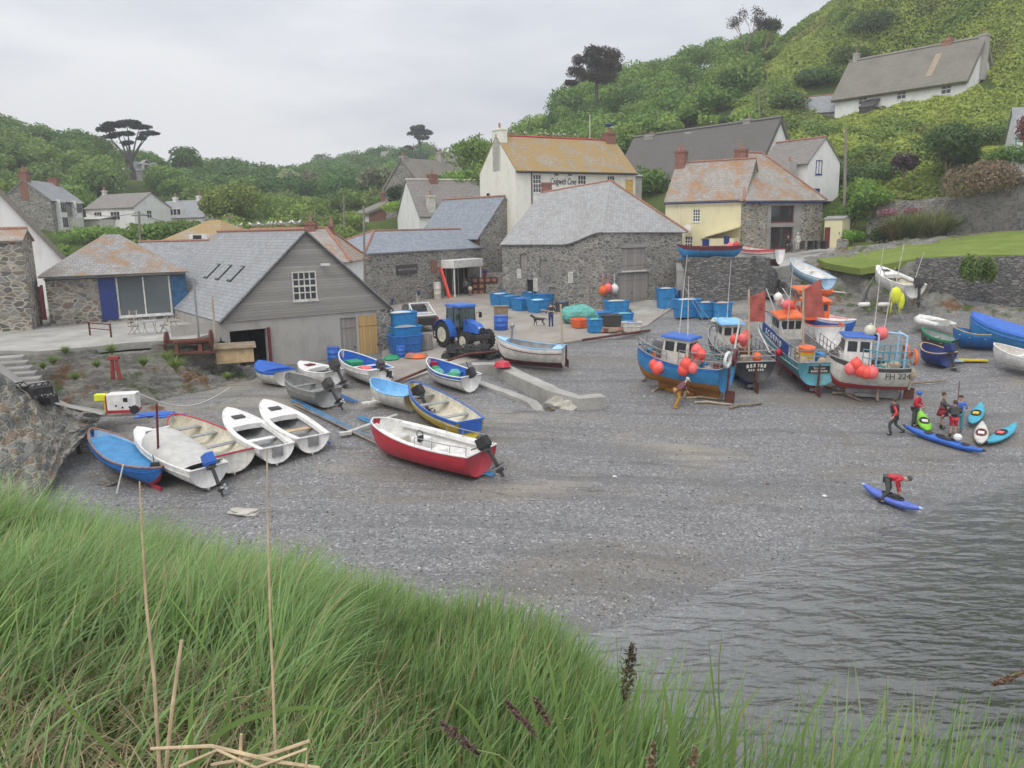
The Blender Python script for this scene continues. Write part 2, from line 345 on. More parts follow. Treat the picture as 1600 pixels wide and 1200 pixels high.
beach_pts = [(200, 760, 1.5), (100, 720, 2.0), (350, 640, 2.75), (420, 590, 3.0), (560, 660, 2.3), (600, 600, 2.8), (690, 745, 1.5), (850, 600, 2.4), (850, 640, 2.0),
 (760, 600, 2.6), (900, 560, 2.9), (980, 530, 3.2), (1050, 600, 2.2), (1130, 612, 2.0), (1350, 610, 1.7), (1450, 600, 1.9), (1560, 570, 2.5), (1400, 680, .95), (1500, 685, .85),
 (1390, 790, .25), (1600, 745, 0.1), (1430, 812, .04), (1200, 882, .03), (1000, 958, .03), (870, 1010, 0), (1200, 760, .6), (1000, 750, 1.0), (800, 800, 1.1), (600, 880, .9),
 (400, 830, 1.3), (700, 950, .45), (1600, 900, -1.1), (1300, 1000, -.9), (1600, 1100, -2), (1050, 1150, -1.1), (560, 575, 2.95), (300, 680, 2.3),
 (1300, 500, 3.9), (1460, 510, 3.6), (1400, 460, 4.9), (1300, 470, 4.8), (1265, 445, 5.7), (1235, 412, 7.1), (1480, 475, 4.8), (1590, 480, 4.6), (1345, 425, 6.6), (1385, 416, 7.0), (1420, 412, 7.2), (1425, 440, 5.9), (1240, 490, 4.3), (1100, 500, 3.9), (1700, 560, 2.8), (1700, 480, 4.6)]
bp = [(*P(a, b, c)[:2], c) for a, b, c in beach_pts]
for x, y, z in ((-7, 52, 3.3), (-3, 58, 3.55), (6, 57, 3.6), (-6, 68, 3.8), (4, 68, 3.8), (-9, 80, 4.2), (-2, 88, 4.4), (12, 66, 3.9), (-30, 20, 1.5), (-45, 40, 3), (60, 20, -3), (60, 8, -4), (0, 6, -1.5), (-25, 70, 4), (80, 50, 4)): bp.append((x, y, z))
beach = TPS(bp)
def G(px, py, dz=0):            # the point of the beach surface seen at a pixel of the photograph
    r = ray(px, py); t0, t1 = 8/r.y, 120/r.y; prev = t0
    for t in np.linspace(t0, t1, 160):
        q = CPOS + r*t
        if q.z < beach(q.x, q.y)[0]:
            lo, hi = prev, t
            for _ in range(24):
                m = (lo+hi)/2; q = CPOS + r*m
                if q.z < beach(q.x, q.y)[0]: hi = m
                else: lo = m
            return CPOS + r*lo + Vector((0, 0, dz))
        prev = t
    return P(px, py, 2)
def gz(x, y): return float(beach(x, y)[0])
# --- pebbles
t = NT('pebbles', .8, 0, .35); v = t.co('Object')
vc = t.vor(v, 12); vb = t.vor(v, 27)
s1 = t.node('ShaderNodeSeparateColor'); t.l.new(vc.outputs['Color'], s1.inputs[0]); s2 = t.node('ShaderNodeSeparateColor'); t.l.new(vb.outputs['Color'], s2.inputs[0])
c1 = t.ramp(s1.outputs[0], [(0, (.12, .12, .12)), (.3, (.2, .197, .195)), (.55, (.155, .152, .15)), (.75, (.26, .25, .24)), (.9, (.35, .34, .32)), (.978, (.55, .54, .52))], True)
c2 = t.ramp(s2.outputs[0], [(0, (.12, .12, .125)), (.3, (.19, .19, .2)), (.6, (.25, .25, .25)), (.85, (.17, .165, .16)), (.95, (.5, .49, .48))], True)
c = t.mix(.5, c1, c2)
# brown weed drift and sandy bands lying on the beach, wet dark rim by the water
sx = t.node('ShaderNodeSeparateXYZ'); tco = t.co('Object'); t.l.new(tco, sx.inputs[0])
n1 = t.noise(t.co('Object', (.35, 1, 1)), .35, 6, .65, .6)
c = t.mix(t.ramp(n1, [(.5, 0), (.68, .75)]), c, (.17, .15, .115))
n2 = t.noise(t.co('Object', (.5, 1, 1)), .17, 5, .6, .4)
c = t.mix(t.ramp(n2, [(.56, 0), (.7, .8)]), c, (.31, .275, .215))
n4 = t.noise(t.co('Object', (.3, 1.4, 1)), .6, 7, .75, .8)
c = t.mix(t.ramp(n4, [(.6, 0), (.66, .75)]), c, (.09, .075, .06))
mpb = t.node('ShaderNodeMapping'); mpb.inputs['Rotation'].default_value = (0, 0, -.46); mpb.inputs['Scale'].default_value = (.07, .9, 1); t.l.new(tco, mpb.inputs[0])
c = t.mix(t.ramp(t.noise(mpb.outputs[0], 1.1, 5, .6, .3), [(.5, 0), (.62, .4)]), c, (.11, .108, .105))      # damp tide bands along the shore
mpc = t.node('ShaderNodeMapping'); mpc.inputs['Rotation'].default_value = (0, 0, .9); mpc.inputs['Scale'].default_value = (.05, 2.2, 1); t.l.new(tco, mpc.inputs[0]); trk = t.noise(mpc.outputs[0], 1.4, 3, .5, .2)
c = t.mix(t.ramp(trk, [(.6, 0), (.66, .35)]), c, (.1, .097, .09))      # keel drag marks
wet = t.node('ShaderNodeMath', operation='ADD'); t.l.new(sx.outputs[2], wet.inputs[0])
n3 = t.noise(v, .4, 4); mm = t.node('ShaderNodeMath', operation='MULTIPLY'); t.l.new(n3, mm.inputs[0]); mm.inputs[1].default_value = .5; t.l.new(mm.outputs[0], wet.inputs[1])
wf = t.ramp(wet.outputs[0], [(.15, .8), (.6, 0)])
c = t.mix(wf, c, t.mix(.45, c, (.09, .095, .1), 'MIX'))
t.l.new(t.ramp(wf, [(0, .82), (1, .42)]), t.b.inputs['Roughness'])
hb = t.node('ShaderNodeMath', operation='ADD'); t.l.new(vc.outputs['Distance'], hb.inputs[0]); t.l.new(vb.outputs['Distance'], hb.inputs[1])
t.bump(hb.outputs[0], -.8, .05); M['pebble'] = t.col(c)
X, Y = np.meshgrid(np.linspace(-46, 62, 260), np.linspace(6, 92, 230))
Z = beach(X, Y) + vnoise(X, Y, 5, 3)*.12 + vnoise(X, Y, .9, 4)*.035
Z = np.where((Y > 57.5) & (X > 29), np.minimum(Z, 6.2), Z); Z = np.where((Y > 66) & (X > 21), np.minimum(Z, 6.6), Z)
tag(gridmesh('beach', X, Y, Z, M['pebble']), kind='structure')
# wide ground sheet under everything out to the horizon
t = NT('sea_bed_ground', .95); g_ = t.noise(t.co(), .05, 5); M['far'] = t.col(t.ramp(g_, [(.3, (.06, .08, .04)), (.7, (.1, .12, .06))]))
mb = MB(); mb.b3(-2500, 60, -8, 2500, 4000, -5); tag(mb.build('distant_ground', M['far']), kind='structure')
# loose stones and shells on the shingle
r = np.random.default_rng(5); n = 16000; px = r.uniform(150, 1650, n); py = 600+r.random(n)**.8*420; zz = np.interp(py, [600, 760, 900, 1020], [2.3, 1.0, .4, 0]); dq = (CZ-zz)*1250/(py-(355+.02*(800-px))); X = (px-800)/1250*dq; Y = dq; Z = beach(X, Y)+vnoise(X, Y, 5, 3)*.12+vnoise(X, Y, .9, 4)*.035
k_ = Z > -.25; X, Y, Z = X[k_], Y[k_], Z[k_]; n = len(X); s_ = (.012+.04*r.random(n)**4)[:, None, None]; O = np.array([(1, 0, 0), (0, 1, 0), (-1, 0, 0), (0, -1, 0), (0, 0, .6), (0, 0, -.4)])
V = np.stack([X, Y, Z], 1)[:, None]+O[None]*s_*r.uniform(.6, 1.5, (n, 6, 3)); T6 = np.array([(0, 1, 4), (1, 2, 4), (2, 3, 4), (3, 0, 4), (1, 0, 5), (2, 1, 5), (3, 2, 5), (0, 3, 5)]); F_ = (np.arange(n)[:, None, None]*6+T6[None]).reshape(-1, 3)
pc = np.array([(.5, .49, .47), (.17, .17, .165), (.13, .12, .11), (.28, .27, .26), (.22, .17, .13), (.6, .59, .56)])[r.integers(0, 6, n)]*.8
t = NT('loose_stone', .8, 0, .2); a_ = t.node('ShaderNodeAttribute', attribute_name='Col'); M['lstone'] = t.col(a_.outputs[0])
o = npmesh('loose_stones', V.reshape(-1, 3), F_, M['lstone'], col=np.repeat(pc, 6, 0)); tag(o, 'loose pebbles and shell scraps strewn over the shingle beach', 'pebbles', None, 'stuff')
# --- water
t = NT('sea_water', .06, 0, .5)
v = t.co('Object', (.8, 1.9, 1)); n = t.noise(v, .95, 2, .45, .7); n2 = t.noise(t.co('Object', (.6, 1.3, 1)), 4.2, 2, .5)
q = t.node('ShaderNodeMath', operation='MULTIPLY_ADD'); t.l.new(n2, q.inputs[0]); q.inputs[1].default_value = .35; t.l.new(n, q.inputs[2])
bu = t.node('ShaderNodeBump'); bu.inputs['Strength'].default_value = 1; bu.inputs['Distance'].default_value = .1; t.l.new(q.outputs[0], bu.inputs['Height'])
gl = t.node('ShaderNodeBsdfGlossy'); gl.inputs['Roughness'].default_value = .05; tr = t.node('ShaderNodeBsdfTransparent'); tr.inputs[0].default_value = (.9, .91, .9, 1)
fr = t.node('ShaderNodeFresnel'); fr.inputs[0].default_value = 2.25; ms = t.node('ShaderNodeMixShader')
for x in (gl, fr): t.l.new(bu.outputs[0], x.inputs['Normal'])
ge = t.node('ShaderNodeNewGeometry'); om = t.node('ShaderNodeMath', operation='SUBTRACT'); om.inputs[0].default_value = 1; t.l.new(ge.outputs['Backfacing'], om.inputs[1])
fm_ = t.node('ShaderNodeMath', operation='MULTIPLY'); t.l.new(fr.outputs[0], fm_.inputs[0]); t.l.new(om.outputs[0], fm_.inputs[1]); t.l.new(fm_.outputs[0], ms.inputs[0]); t.l.new(tr.outputs[0], ms.inputs[1]); t.l.new(gl.outputs[0], ms.inputs[2]); t.l.new(ms.outputs[0], t.n['Material Output'].inputs[0])
vol = t.node('ShaderNodeVolumeAbsorption'); vol.inputs['Color'].default_value = (.42, .46, .38, 1); vol.inputs['Density'].default_value = .32
t.l.new(vol.outputs[0], t.n['Material Output'].inputs['Volume'])
wr = np.random.default_rng(17); xs = np.concatenate([np.linspace(-300, -8, 14), np.linspace(-7, 44, 470), np.linspace(47, 300, 14)]); ys = np.concatenate([np.linspace(-300, 4, 14), np.linspace(5, 42, 400), np.linspace(44, 90, 8)])
X, Y = np.meshgrid(xs, ys); H_ = np.zeros_like(X); wx = vnoise(X, Y, 3, 91, 3)*1.4; wy = vnoise(X, Y, 3, 92, 3)*1.4
for i in range(18):
    th = wr.normal(1.45, .42); wl_ = .27*(1.16**(i*.68)); k_ = 2*math.pi/wl_; H_ += wl_*.0082*np.sin(k_*(X*math.cos(th)+Y*math.sin(th)+wx*.25*math.cos(i)+wy*.25)+wr.random()*6.28)
calm = np.clip(.55+vnoise(X, Y, 7, 93, 3)*.9, .2, 1.1)*np.clip((7.5-np.abs(Y-23.5)/2.5)*1, 0, 1); fine = (X > -7) & (X < 44) & (Y > 5) & (Y < 42); shal = np.clip(-beach(X, Y)/.35, .12, 1)
wobj = gridmesh('sea_water', X, Y, np.where(fine, H_*calm*shal, 0), t.m); tag(wobj, kind='structure')
# --- yard apron (concrete) draped over the shore head
def drape(name, poly, mat, dz=.05, step=1.2, skirt=.5, zf=None, kind='structure'):
    import bmesh
    zf = zf or gz
    bm = bmesh.new(); pts = []
    k = len(poly)
    for i in range(k):
        a, b = Vector(poly[i][:2]), Vector(poly[(i+1) % k][:2]); m = max(1, int((b-a).length/step))
        pts += [a.lerp(b, j/m) for j in range(m)]
    vs = [bm.verts.new((p.x, p.y, 0)) for p in pts]; f = bm.faces.new(vs)
    x0 = min(p.x for p in pts); x1 = max(p.x for p in pts); y0 = min(p.y for p in pts); y1 = max(p.y for p in pts)
    for i in range(1, int((x1-x0)/step)+1): bmesh.ops.bisect_plane(bm, geom=bm.verts[:]+bm.edges[:]+bm.faces[:], plane_co=(x0+i*step, 0, 0), plane_no=(1, 0, 0))
    for i in range(1, int((y1-y0)/step)+1): bmesh.ops.bisect_plane(bm, geom=bm.verts[:]+bm.edges[:]+bm.faces[:], plane_co=(0, y0+i*step, 0), plane_no=(0, 1, 0))
    for v_ in bm.verts: v_.co.z = zf(v_.co.x, v_.co.y) + dz
    e = [x for x in bm.edges if x.is_boundary]; r = bmesh.ops.extrude_edge_only(bm, edges=e)
    for v_ in r['geom']:
        if isinstance(v_, bmesh.types.BMVert): v_.co.z -= skirt
    bmesh.ops.recalc_face_normals(bm, faces=bm.faces[:])
    me = bpy.data.meshes.new(name); bm.to_mesh(me); bm.free(); me.materials.append(mat); autouv(me)
    o = bpy.data.objects.new(name, me); sc.collection.objects.link(o)
    if kind: o['kind'] = kind
    return o
pl = [G(600, 607), G(628, 598), G(690, 577), G(745, 565), G(772, 552), G(860, 540), G(930, 530), G(1012, 510)]
pl = [(p.x, p.y) for p in pl] + [(14, 67), (12, 74), (-1, 92), (-12, 92), (-13, 60), (-8.5, 52)]
t = NT('yard_concrete', .88, 0, .25); v = t.co()
c = t.mix(t.ramp(t.noise(v, .45, 7, .62), [(.35, 0), (.65, 1)]), (.27, .24, .21), (.37, .335, .29))
c = t.mix(t.ramp(t.noise(v, 6, 5, .75), [(.5, 0), (.75, .5)]), c, (.17, .155, .14)); t.bump(t.noise(v, 8, 4), .2, .02); M['yard'] = t.col(c)
drape('yard_paving', pl, M['yard'], .09)
# --- lawn platform
lawn_px = [(1228, 396, 7.7), (1290, 411, 7.35), (1345, 420, 7.15), (1435, 404, 7.9), (1600, 399, 8.15), (1720, 396, 8.2), (1720, 359, 9.7), (1480, 367, 9.3), (1345, 377, 8.7), (1290, 389, 8.2)]
lp = [(*P(a, b, c)[:2], c) for a, b, c in lawn_px]; lf = TPS(lp + [(16, 80, 8.2), (7, 78, 8.2)], .01)
t = NT('lawn_grass', .9, 0, .1); v = t.co()
c = t.mix(t.ramp(t.noise(v, .6, 6, .6), [(.35, 0), (.65, 1)]), (.16, .22, .045), (.23, .28, .07)); c = t.mix(t.ramp(t.noise(v, 14, 3, .7), [(.4, 0), (.7, .5)]), c, (.07, .11, .02))
t.bump(t.noise(v, 30, 3), .5, .04); M['lawn'] = t.col(c)
drape('lawn', [p[:2] for p in lp], M['lawn'], .02, 1.6, .5, lambda x, y: float(lf(x, y)[0]))
# boat platform and forecourt of the stone barn
fp = [P(1058, 402, 8.1), P(1180, 401, 8.1), P(1222, 404, 7.8), P(1300, 392, 8.15), P(1320, 384, 8.3)]
drape('barn_forecourt', [(p.x, p.y) for p in fp] + [(34, 84), (15, 84), (15, 73)], M['concL'], .04, 2, 4, lambda x, y: float(lf(x, y)[0]))
# natural rock face where the lawn falls to the ramp
RF = [P(1232, 400, 7.5), P(1290, 414, 7.15), P(1345, 423, 6.95), P(1390, 416, 7.3), P(1436, 408, 7.75)]
# --- left terrace
TZ = 5.35
tp = [P(-120, 545, TZ), P(60, 549, TZ), P(150, 541, TZ), P(205, 535, TZ), P(300, 530, TZ), P(335, 520, TZ)]
tp = [(p.x, p.y) for p in tp] + [(-17.5, 47), (-22, 62), (-60, 62)]
drape('terrace_paving', tp, M['concL'], .0, 2, .35, lambda x, y: TZ)
# rocky bank under the terrace down to the beach
t = NT('bank_rock', .92, 0, .2); v = t.co('Object', (1, 1, 2.5))
c = t.ramp(t.noise(v, .8, 7, .7, .5), [(.3, (.1, .1, .095)), (.42, (.21, .2, .18)), (.55, (.31, .295, .26)), (.7, (.17, .16, .14))])
c = t.mix(t.ramp(t.noise(t.co(), .5, 6, .65), [(.55, 0), (.63, .9)]), c, (.22, .11, .045))
c = t.mix(t.ramp(t.noise(t.co('Object', (1.1, 1, 1)), .42, 7, .72, .3), [(.52, 0), (.6, .9)]), c, (.075, .12, .03))
c = t.mix(t.ramp(t.noise(v, 2.2, 5, .7), [(.58, 0), (.66, .8)]), c, (.44, .42, .38))
t.bump(t.noise(v, 2.5, 7, .75), 1, .25); M['rock'] = t.col(c)
top = [P(-160, 548, TZ), P(60, 550, TZ), P(205, 537, TZ), P(300, 531, TZ), P(345, 522, TZ), P(380, 560, 3.9)]
mid = [P(-200, 600, 4.0), P(60, 600, 3.9), P(205, 590, 3.75), P(300, 575, 3.7), P(375, 560, 3.6), P(395, 565, 3.4)]
bot = [P(-200, 700, 2.0), P(90, 700, 2.0), P(210, 662, 2.5), P(310, 640, 2.6), P(395, 612, 2.75), P(412, 585, 2.9)]
U, W_ = np.meshgrid(np.linspace(0, 1, 190), np.linspace(0, 1, 90))
def curve(c, u):
    a = np.array([tuple(p) for p in c]); s = np.linspace(0, 1, len(a)); return np.stack([np.interp(u, s, a[:, i]) for i in range(3)], -1)
T_, Mi, B_ = curve(top, U), curve(mid, U), curve(bot, U); w1 = W_[..., None]
Q = T_*(1-w1)**2 + 2*w1*(1-w1)*(Mi*1.0) + B_*w1**2
nn = vnoise(Q[..., 0], Q[..., 1]*1.6+Q[..., 2]*2, 2.2, 9, 5); env = np.sin(np.pi*np.clip(W_, .02, .96))**.6
# ledges: quantise height a little
Zs = Q[..., 2]; led = np.floor(Zs*3.2+nn*1.3)/3.2; Zs = Zs*(.3)+led*.7 + nn*.6*env + vnoise(Q[..., 0], Q[..., 1], .55, 5, 3)*.28*env
gridmesh_o = gridmesh('rocky_bank', Q[..., 0], Q[..., 1]-nn*.35*env, Zs-.1, M['rock'], False); tag(gridmesh_o, kind='structure')
# rock ledges around the head of the slip on the right, under the lawn wall
rp = [(1232, 430), (1330, 424), (1440, 470), (1600, 500), (1600, 478), (1480, 462), (1350, 415)]
gx = []
X, Y = np.meshgrid(np.linspace(20, 45, 150), np.linspace(50, 74, 150))
Z = beach(X, Y) + .02
wg = np.clip((Z-3.55)/.7, 0, 1)*np.clip((74-Y)/4, 0, 1)
nn = vnoise(X*.8, Y*1.8, 1.8, 21, 5); Z = Z + wg*(.5*np.round(nn*3)/3+.35*nn+.18+vnoise(X, Y, .7, 22, 3)*.25) - (1-wg)*.5
tag(gridmesh('rock_ledges', X, Y, Z, M['rock'], False), kind='structure')
u_, v_ = np.meshgrid(np.linspace(0, 1, 90), np.linspace(0, 1, 26)); a_ = np.array([tuple(p) for p in RF]); s_ = np.linspace(0, 1, 5)
X = np.interp(u_, s_, a_[:, 0]); Y = np.interp(u_, s_, a_[:, 1])+.4-v_*2.6; nn = vnoise(X, Y*1.7+v_*3, 1.7, 5, 5)
Z = np.interp(u_, s_, a_[:, 2])+.03-v_**1.3*3.0+nn*.5*np.sin(np.pi*v_)**.5; tag(gridmesh('rock_face', X+nn*.2, Y+nn*.4, Z, M['rock'], False), kind='structure')
# --- hills: control points (px, py, distance) of bare ground
hp_px = [(-300, 230, 150), (-100, 225, 175), (0, 225, 185), (50, 225, 185), (110, 240, 190), (170, 262, 195), (225, 283, 182), (300, 285, 215), (400, 290, 240), (480, 297, 260), (530, 272, 350), (600, 262, 330), (660, 255, 320), (730, 262, 300),
 (60, 345, 118), (160, 352, 125), (280, 352, 130), (230, 330, 150), (350, 345, 130), (450, 340, 140), (550, 345, 130), (590, 345, 125), (640, 310, 160), (690, 320, 125), (100, 300, 150), (400, 320, 170), (530, 310, 200),
 (800, 262, 150), (850, 225, 160), (900, 185, 165), (950, 150, 172), (1000, 135, 178), (1100, 102, 182), (1180, 80, 182), (1250, 57, 150), (1290, 38, 142), (1330, 18, 138), (1420, -45, 134), (1600, -120, 128), (1800, -200, 124),
 (760, 300, 128), (850, 290, 130), (960, 250, 130), (1060, 210, 135), (1150, 170, 132), (1230, 150, 125), (1100, 150, 155),
 (1250, 190, 118), (1305, 182, 117.5), (1400, 166, 111), (1500, 148, 104.5), (1560, 130, 103), (1660, 110, 100), (1400, 100, 124), (1540, 40, 116), (1700, 0, 110),
 (1230, 240, 102), (1330, 240, 97), (1440, 240, 92), (1550, 225, 88), (1700, 200, 86), (1300, 300, 90), (1400, 290, 86), (1480, 280, 83), (1590, 262, 79), (1750, 250, 78)]
hp = [(*D(a, b, c)[:], ) for a, b, c in hp_px]
for x, y, z in ((-60, 66, 6), (-20, 70, 6), (-10, 95, 8), (5, 95, 9), (20, 95, 11), (-40, 95, 9.5), (-90, 70, 16), (-120, 110, 30), (8, 110, 11), (30, 84, 9), (36, 81, 9.6), (44, 79, 10), (52, 77, 10.5), (70, 75, 11),
 (-250, 200, 40), (0, 420, 15), (150, 300, 50), (220, 160, 95), (120, 90, 45), (-60, 420, 15), (90, 230, 55), (-150, 330, 15)): hp.append((x, y, z))
hill = TPS(hp, .02)
def hz(x, y): return float(hill(x, y)[0])
t = NT('hill_ground', .95, 0, .1); v = t.co()
c = t.mix(t.ramp(t.noise(v, .12, 7, .65), [(.35, 0), (.65, 1)]), (.05, .085, .022), (.12, .165, .04)); c = t.mix(t.ramp(t.noise(v, 1.3, 5, .7), [(.5, 0), (.75, .6)]), c, (.035, .05, .018))
t.bump(t.noise(v, 1.5, 6, .7), 1, .6); M['hill'] = t.col(c)
ys = np.concatenate([np.linspace(70, 200, 150), np.linspace(203, 440, 60)]); xs = np.linspace(-190, 190, 260)
X, Y = np.meshgrid(xs, ys); X = X*(Y/200*.9+.35)
Z = hill(X, Y) + vnoise(X, Y, 9, 11)*.8 - .1
Z = np.where((X > -16) & (X < 12) & (Y < 93), np.minimum(Z, 3.6), Z); Z = np.where((Y < 78) & (X < 32), np.minimum(Z, 3.4), Z)
# ground level behind the old wall and pub
tag(gridmesh('hillside', X, Y, Z, M['hill']), kind='structure')
# ================================================================ BUILDINGS
def panel(mb, p0, p1, z0, z1, holes=(), deep=.14, mat=0):
    """wall sheet from p0 to p1 (plan), outside on its right-hand side, with real openings"""
    p0 = Vector(p0[:2]); p1 = Vector(p1[:2]); L = (p1-p0).length; u = (p1-p0)/L; inn = Vector((-u.y, u.x))
    us = sorted({0, L, *[h[0] for h in holes], *[h[0]+h[2] for h in holes]}); vs = sorted({z0, z1, *[h[1] for h in holes], *[h[1]+h[3] for h in holes]})
    pt = lambda a, z, d=0: (p0.x+u.x*a+inn.x*d, p0.y+u.y*a+inn.y*d, z)
    for i in range(len(us)-1):
        for j in range(len(vs)-1):
            a, b, c, d = us[i], us[i+1], vs[j], vs[j+1]; m, n = (a+b)/2, (c+d)/2
            if any(h[0] < m < h[0]+h[2] and h[1] < n < h[1]+h[3] for h in holes): continue
            mb.add([pt(a, c), pt(b, c), pt(b, d), pt(a, d)], [(0, 1, 2, 3)], mat)
    for a, c, w_, h_ in [h[:4] for h in holes]:
        b, d = a+w_, c+h_; q = [pt(a, c), pt(b, c), pt(b, d), pt(a, d), pt(a, c, deep), pt(b, c, deep), pt(b, d, deep), pt(a, d, deep)]
        mb.add(q, [(0, 4, 5, 1), (1, 5, 6, 2), (2, 6, 7, 3), (3, 7, 4, 0)], mat)
    return mb
def frameM(p0, p1, z=0):
    u = (Vector((*p1[:2], 0))-Vector((*p0[:2], 0))).normalized(); inn = Vector((-u.y, u.x, 0))
    return Matrix(((u.x, inn.x, 0, p0[0]), (u.y, inn.y, 0, p0[1]), (0, 0, 1, z), (0, 0, 0, 1)))
def window(par, T, u, v, w_, h_, style='sash', n=(2, 3), fm=None, pane=None, fw=.07, yy=.04, sill=True, name='window', label=None):
    fm = fm or M['white']; f = MB()
    def bb(x0, y0, z0, x1, y1, z1, mb=f):
        mb.add([T @ Vector(p) for p in ((x0, y0, z0), (x1, y0, z0), (x1, y1, z0), (x0, y1, z0), (x0, y0, z1), (x1, y0, z1), (x1, y1, z1), (x0, y1, z1))],
               [(0, 3, 2, 1), (4, 5, 6, 7), (0, 1, 5, 4), (2, 3, 7, 6), (0, 4, 7, 3), (1, 2, 6, 5)])
    if style in ('door', 'shutter'):
        bb(u+.005, yy, v, u+w_-.005, yy+.05, v+h_)
        for z in (v+h_*.2, v+h_*.8): bb(u+.05, yy-.03, z-.05, u+w_-.05, yy-.002, z+.05)
        o = f.build('door' if style == 'door' else 'shutter', fm, par)
        if style == 'door':
            h = MB(); bb(u+w_-.16, yy-.07, v+1.0, u+w_-.1, yy-.031, v+1.12, h); h.build('handle', M['black'], o)
        if label: o['label'] = label
        return o
    bb(u, yy, v, u+fw, yy+.06, v+h_); bb(u+w_-fw, yy, v, u+w_, yy+.06, v+h_); bb(u+fw, yy, v, u+w_-fw, yy+.06, v+fw); bb(u+fw, yy, v+h_-fw, u+w_-fw, yy+.06, v+h_)
    bw = fw*.42
    for i in range(1, n[0]): x = u+fw+(w_-2*fw)*i/n[0]; bb(x-bw, yy+.01, v+fw, x+bw, yy+.05, v+h_-fw)
    for j in range(1, n[1]): z = v+fw+(h_-2*fw)*j/n[1]; k = 1.5 if n[1] % 2 == 0 and j == n[1]//2 else 1; bb(u+fw, yy+.013, z-bw*k, u+w_-fw, yy+.047, z+bw*k)
    o = f.build(name, fm, par); g = MB(); bb(u+fw*.5, yy+.055, v+fw*.5, u+w_-fw*.5, yy+.075, v+h_-fw*.5, g); g.build('pane', pane or M['glass'], o)
    if sill: s_ = MB(); bb(u-.06, -.07, v-.08, u+w_+.06, yy, v-.002, s_); s_.build('sill', fm, o)
    if label: o['label'] = label
    return o
def chimney(par, x, y, z0, z1, w_, d_, mat, pots=2, cap=True):
    c = MB(); c.b3(x-w_/2, y-d_/2, z0, x+w_/2, y+d_/2, z1)
    if cap: c.b3(x-w_/2-.07, y-d_/2-.07, z1-.22, x+w_/2+.07, y+d_/2+.07, z1-.08)
    o = c.build('chimney', mat, par)
    for i in range(pots):
        p = MB(); px = x+(i-(pots-1)/2)*.38; p.lathe([(.13, z1), (.1, z1+.45), (.13, z1+.47), (.13, z1+.55), (.09, z1+.56)], (px, y, 0), 10); p.build('pot', M['terra'], o)
    return o
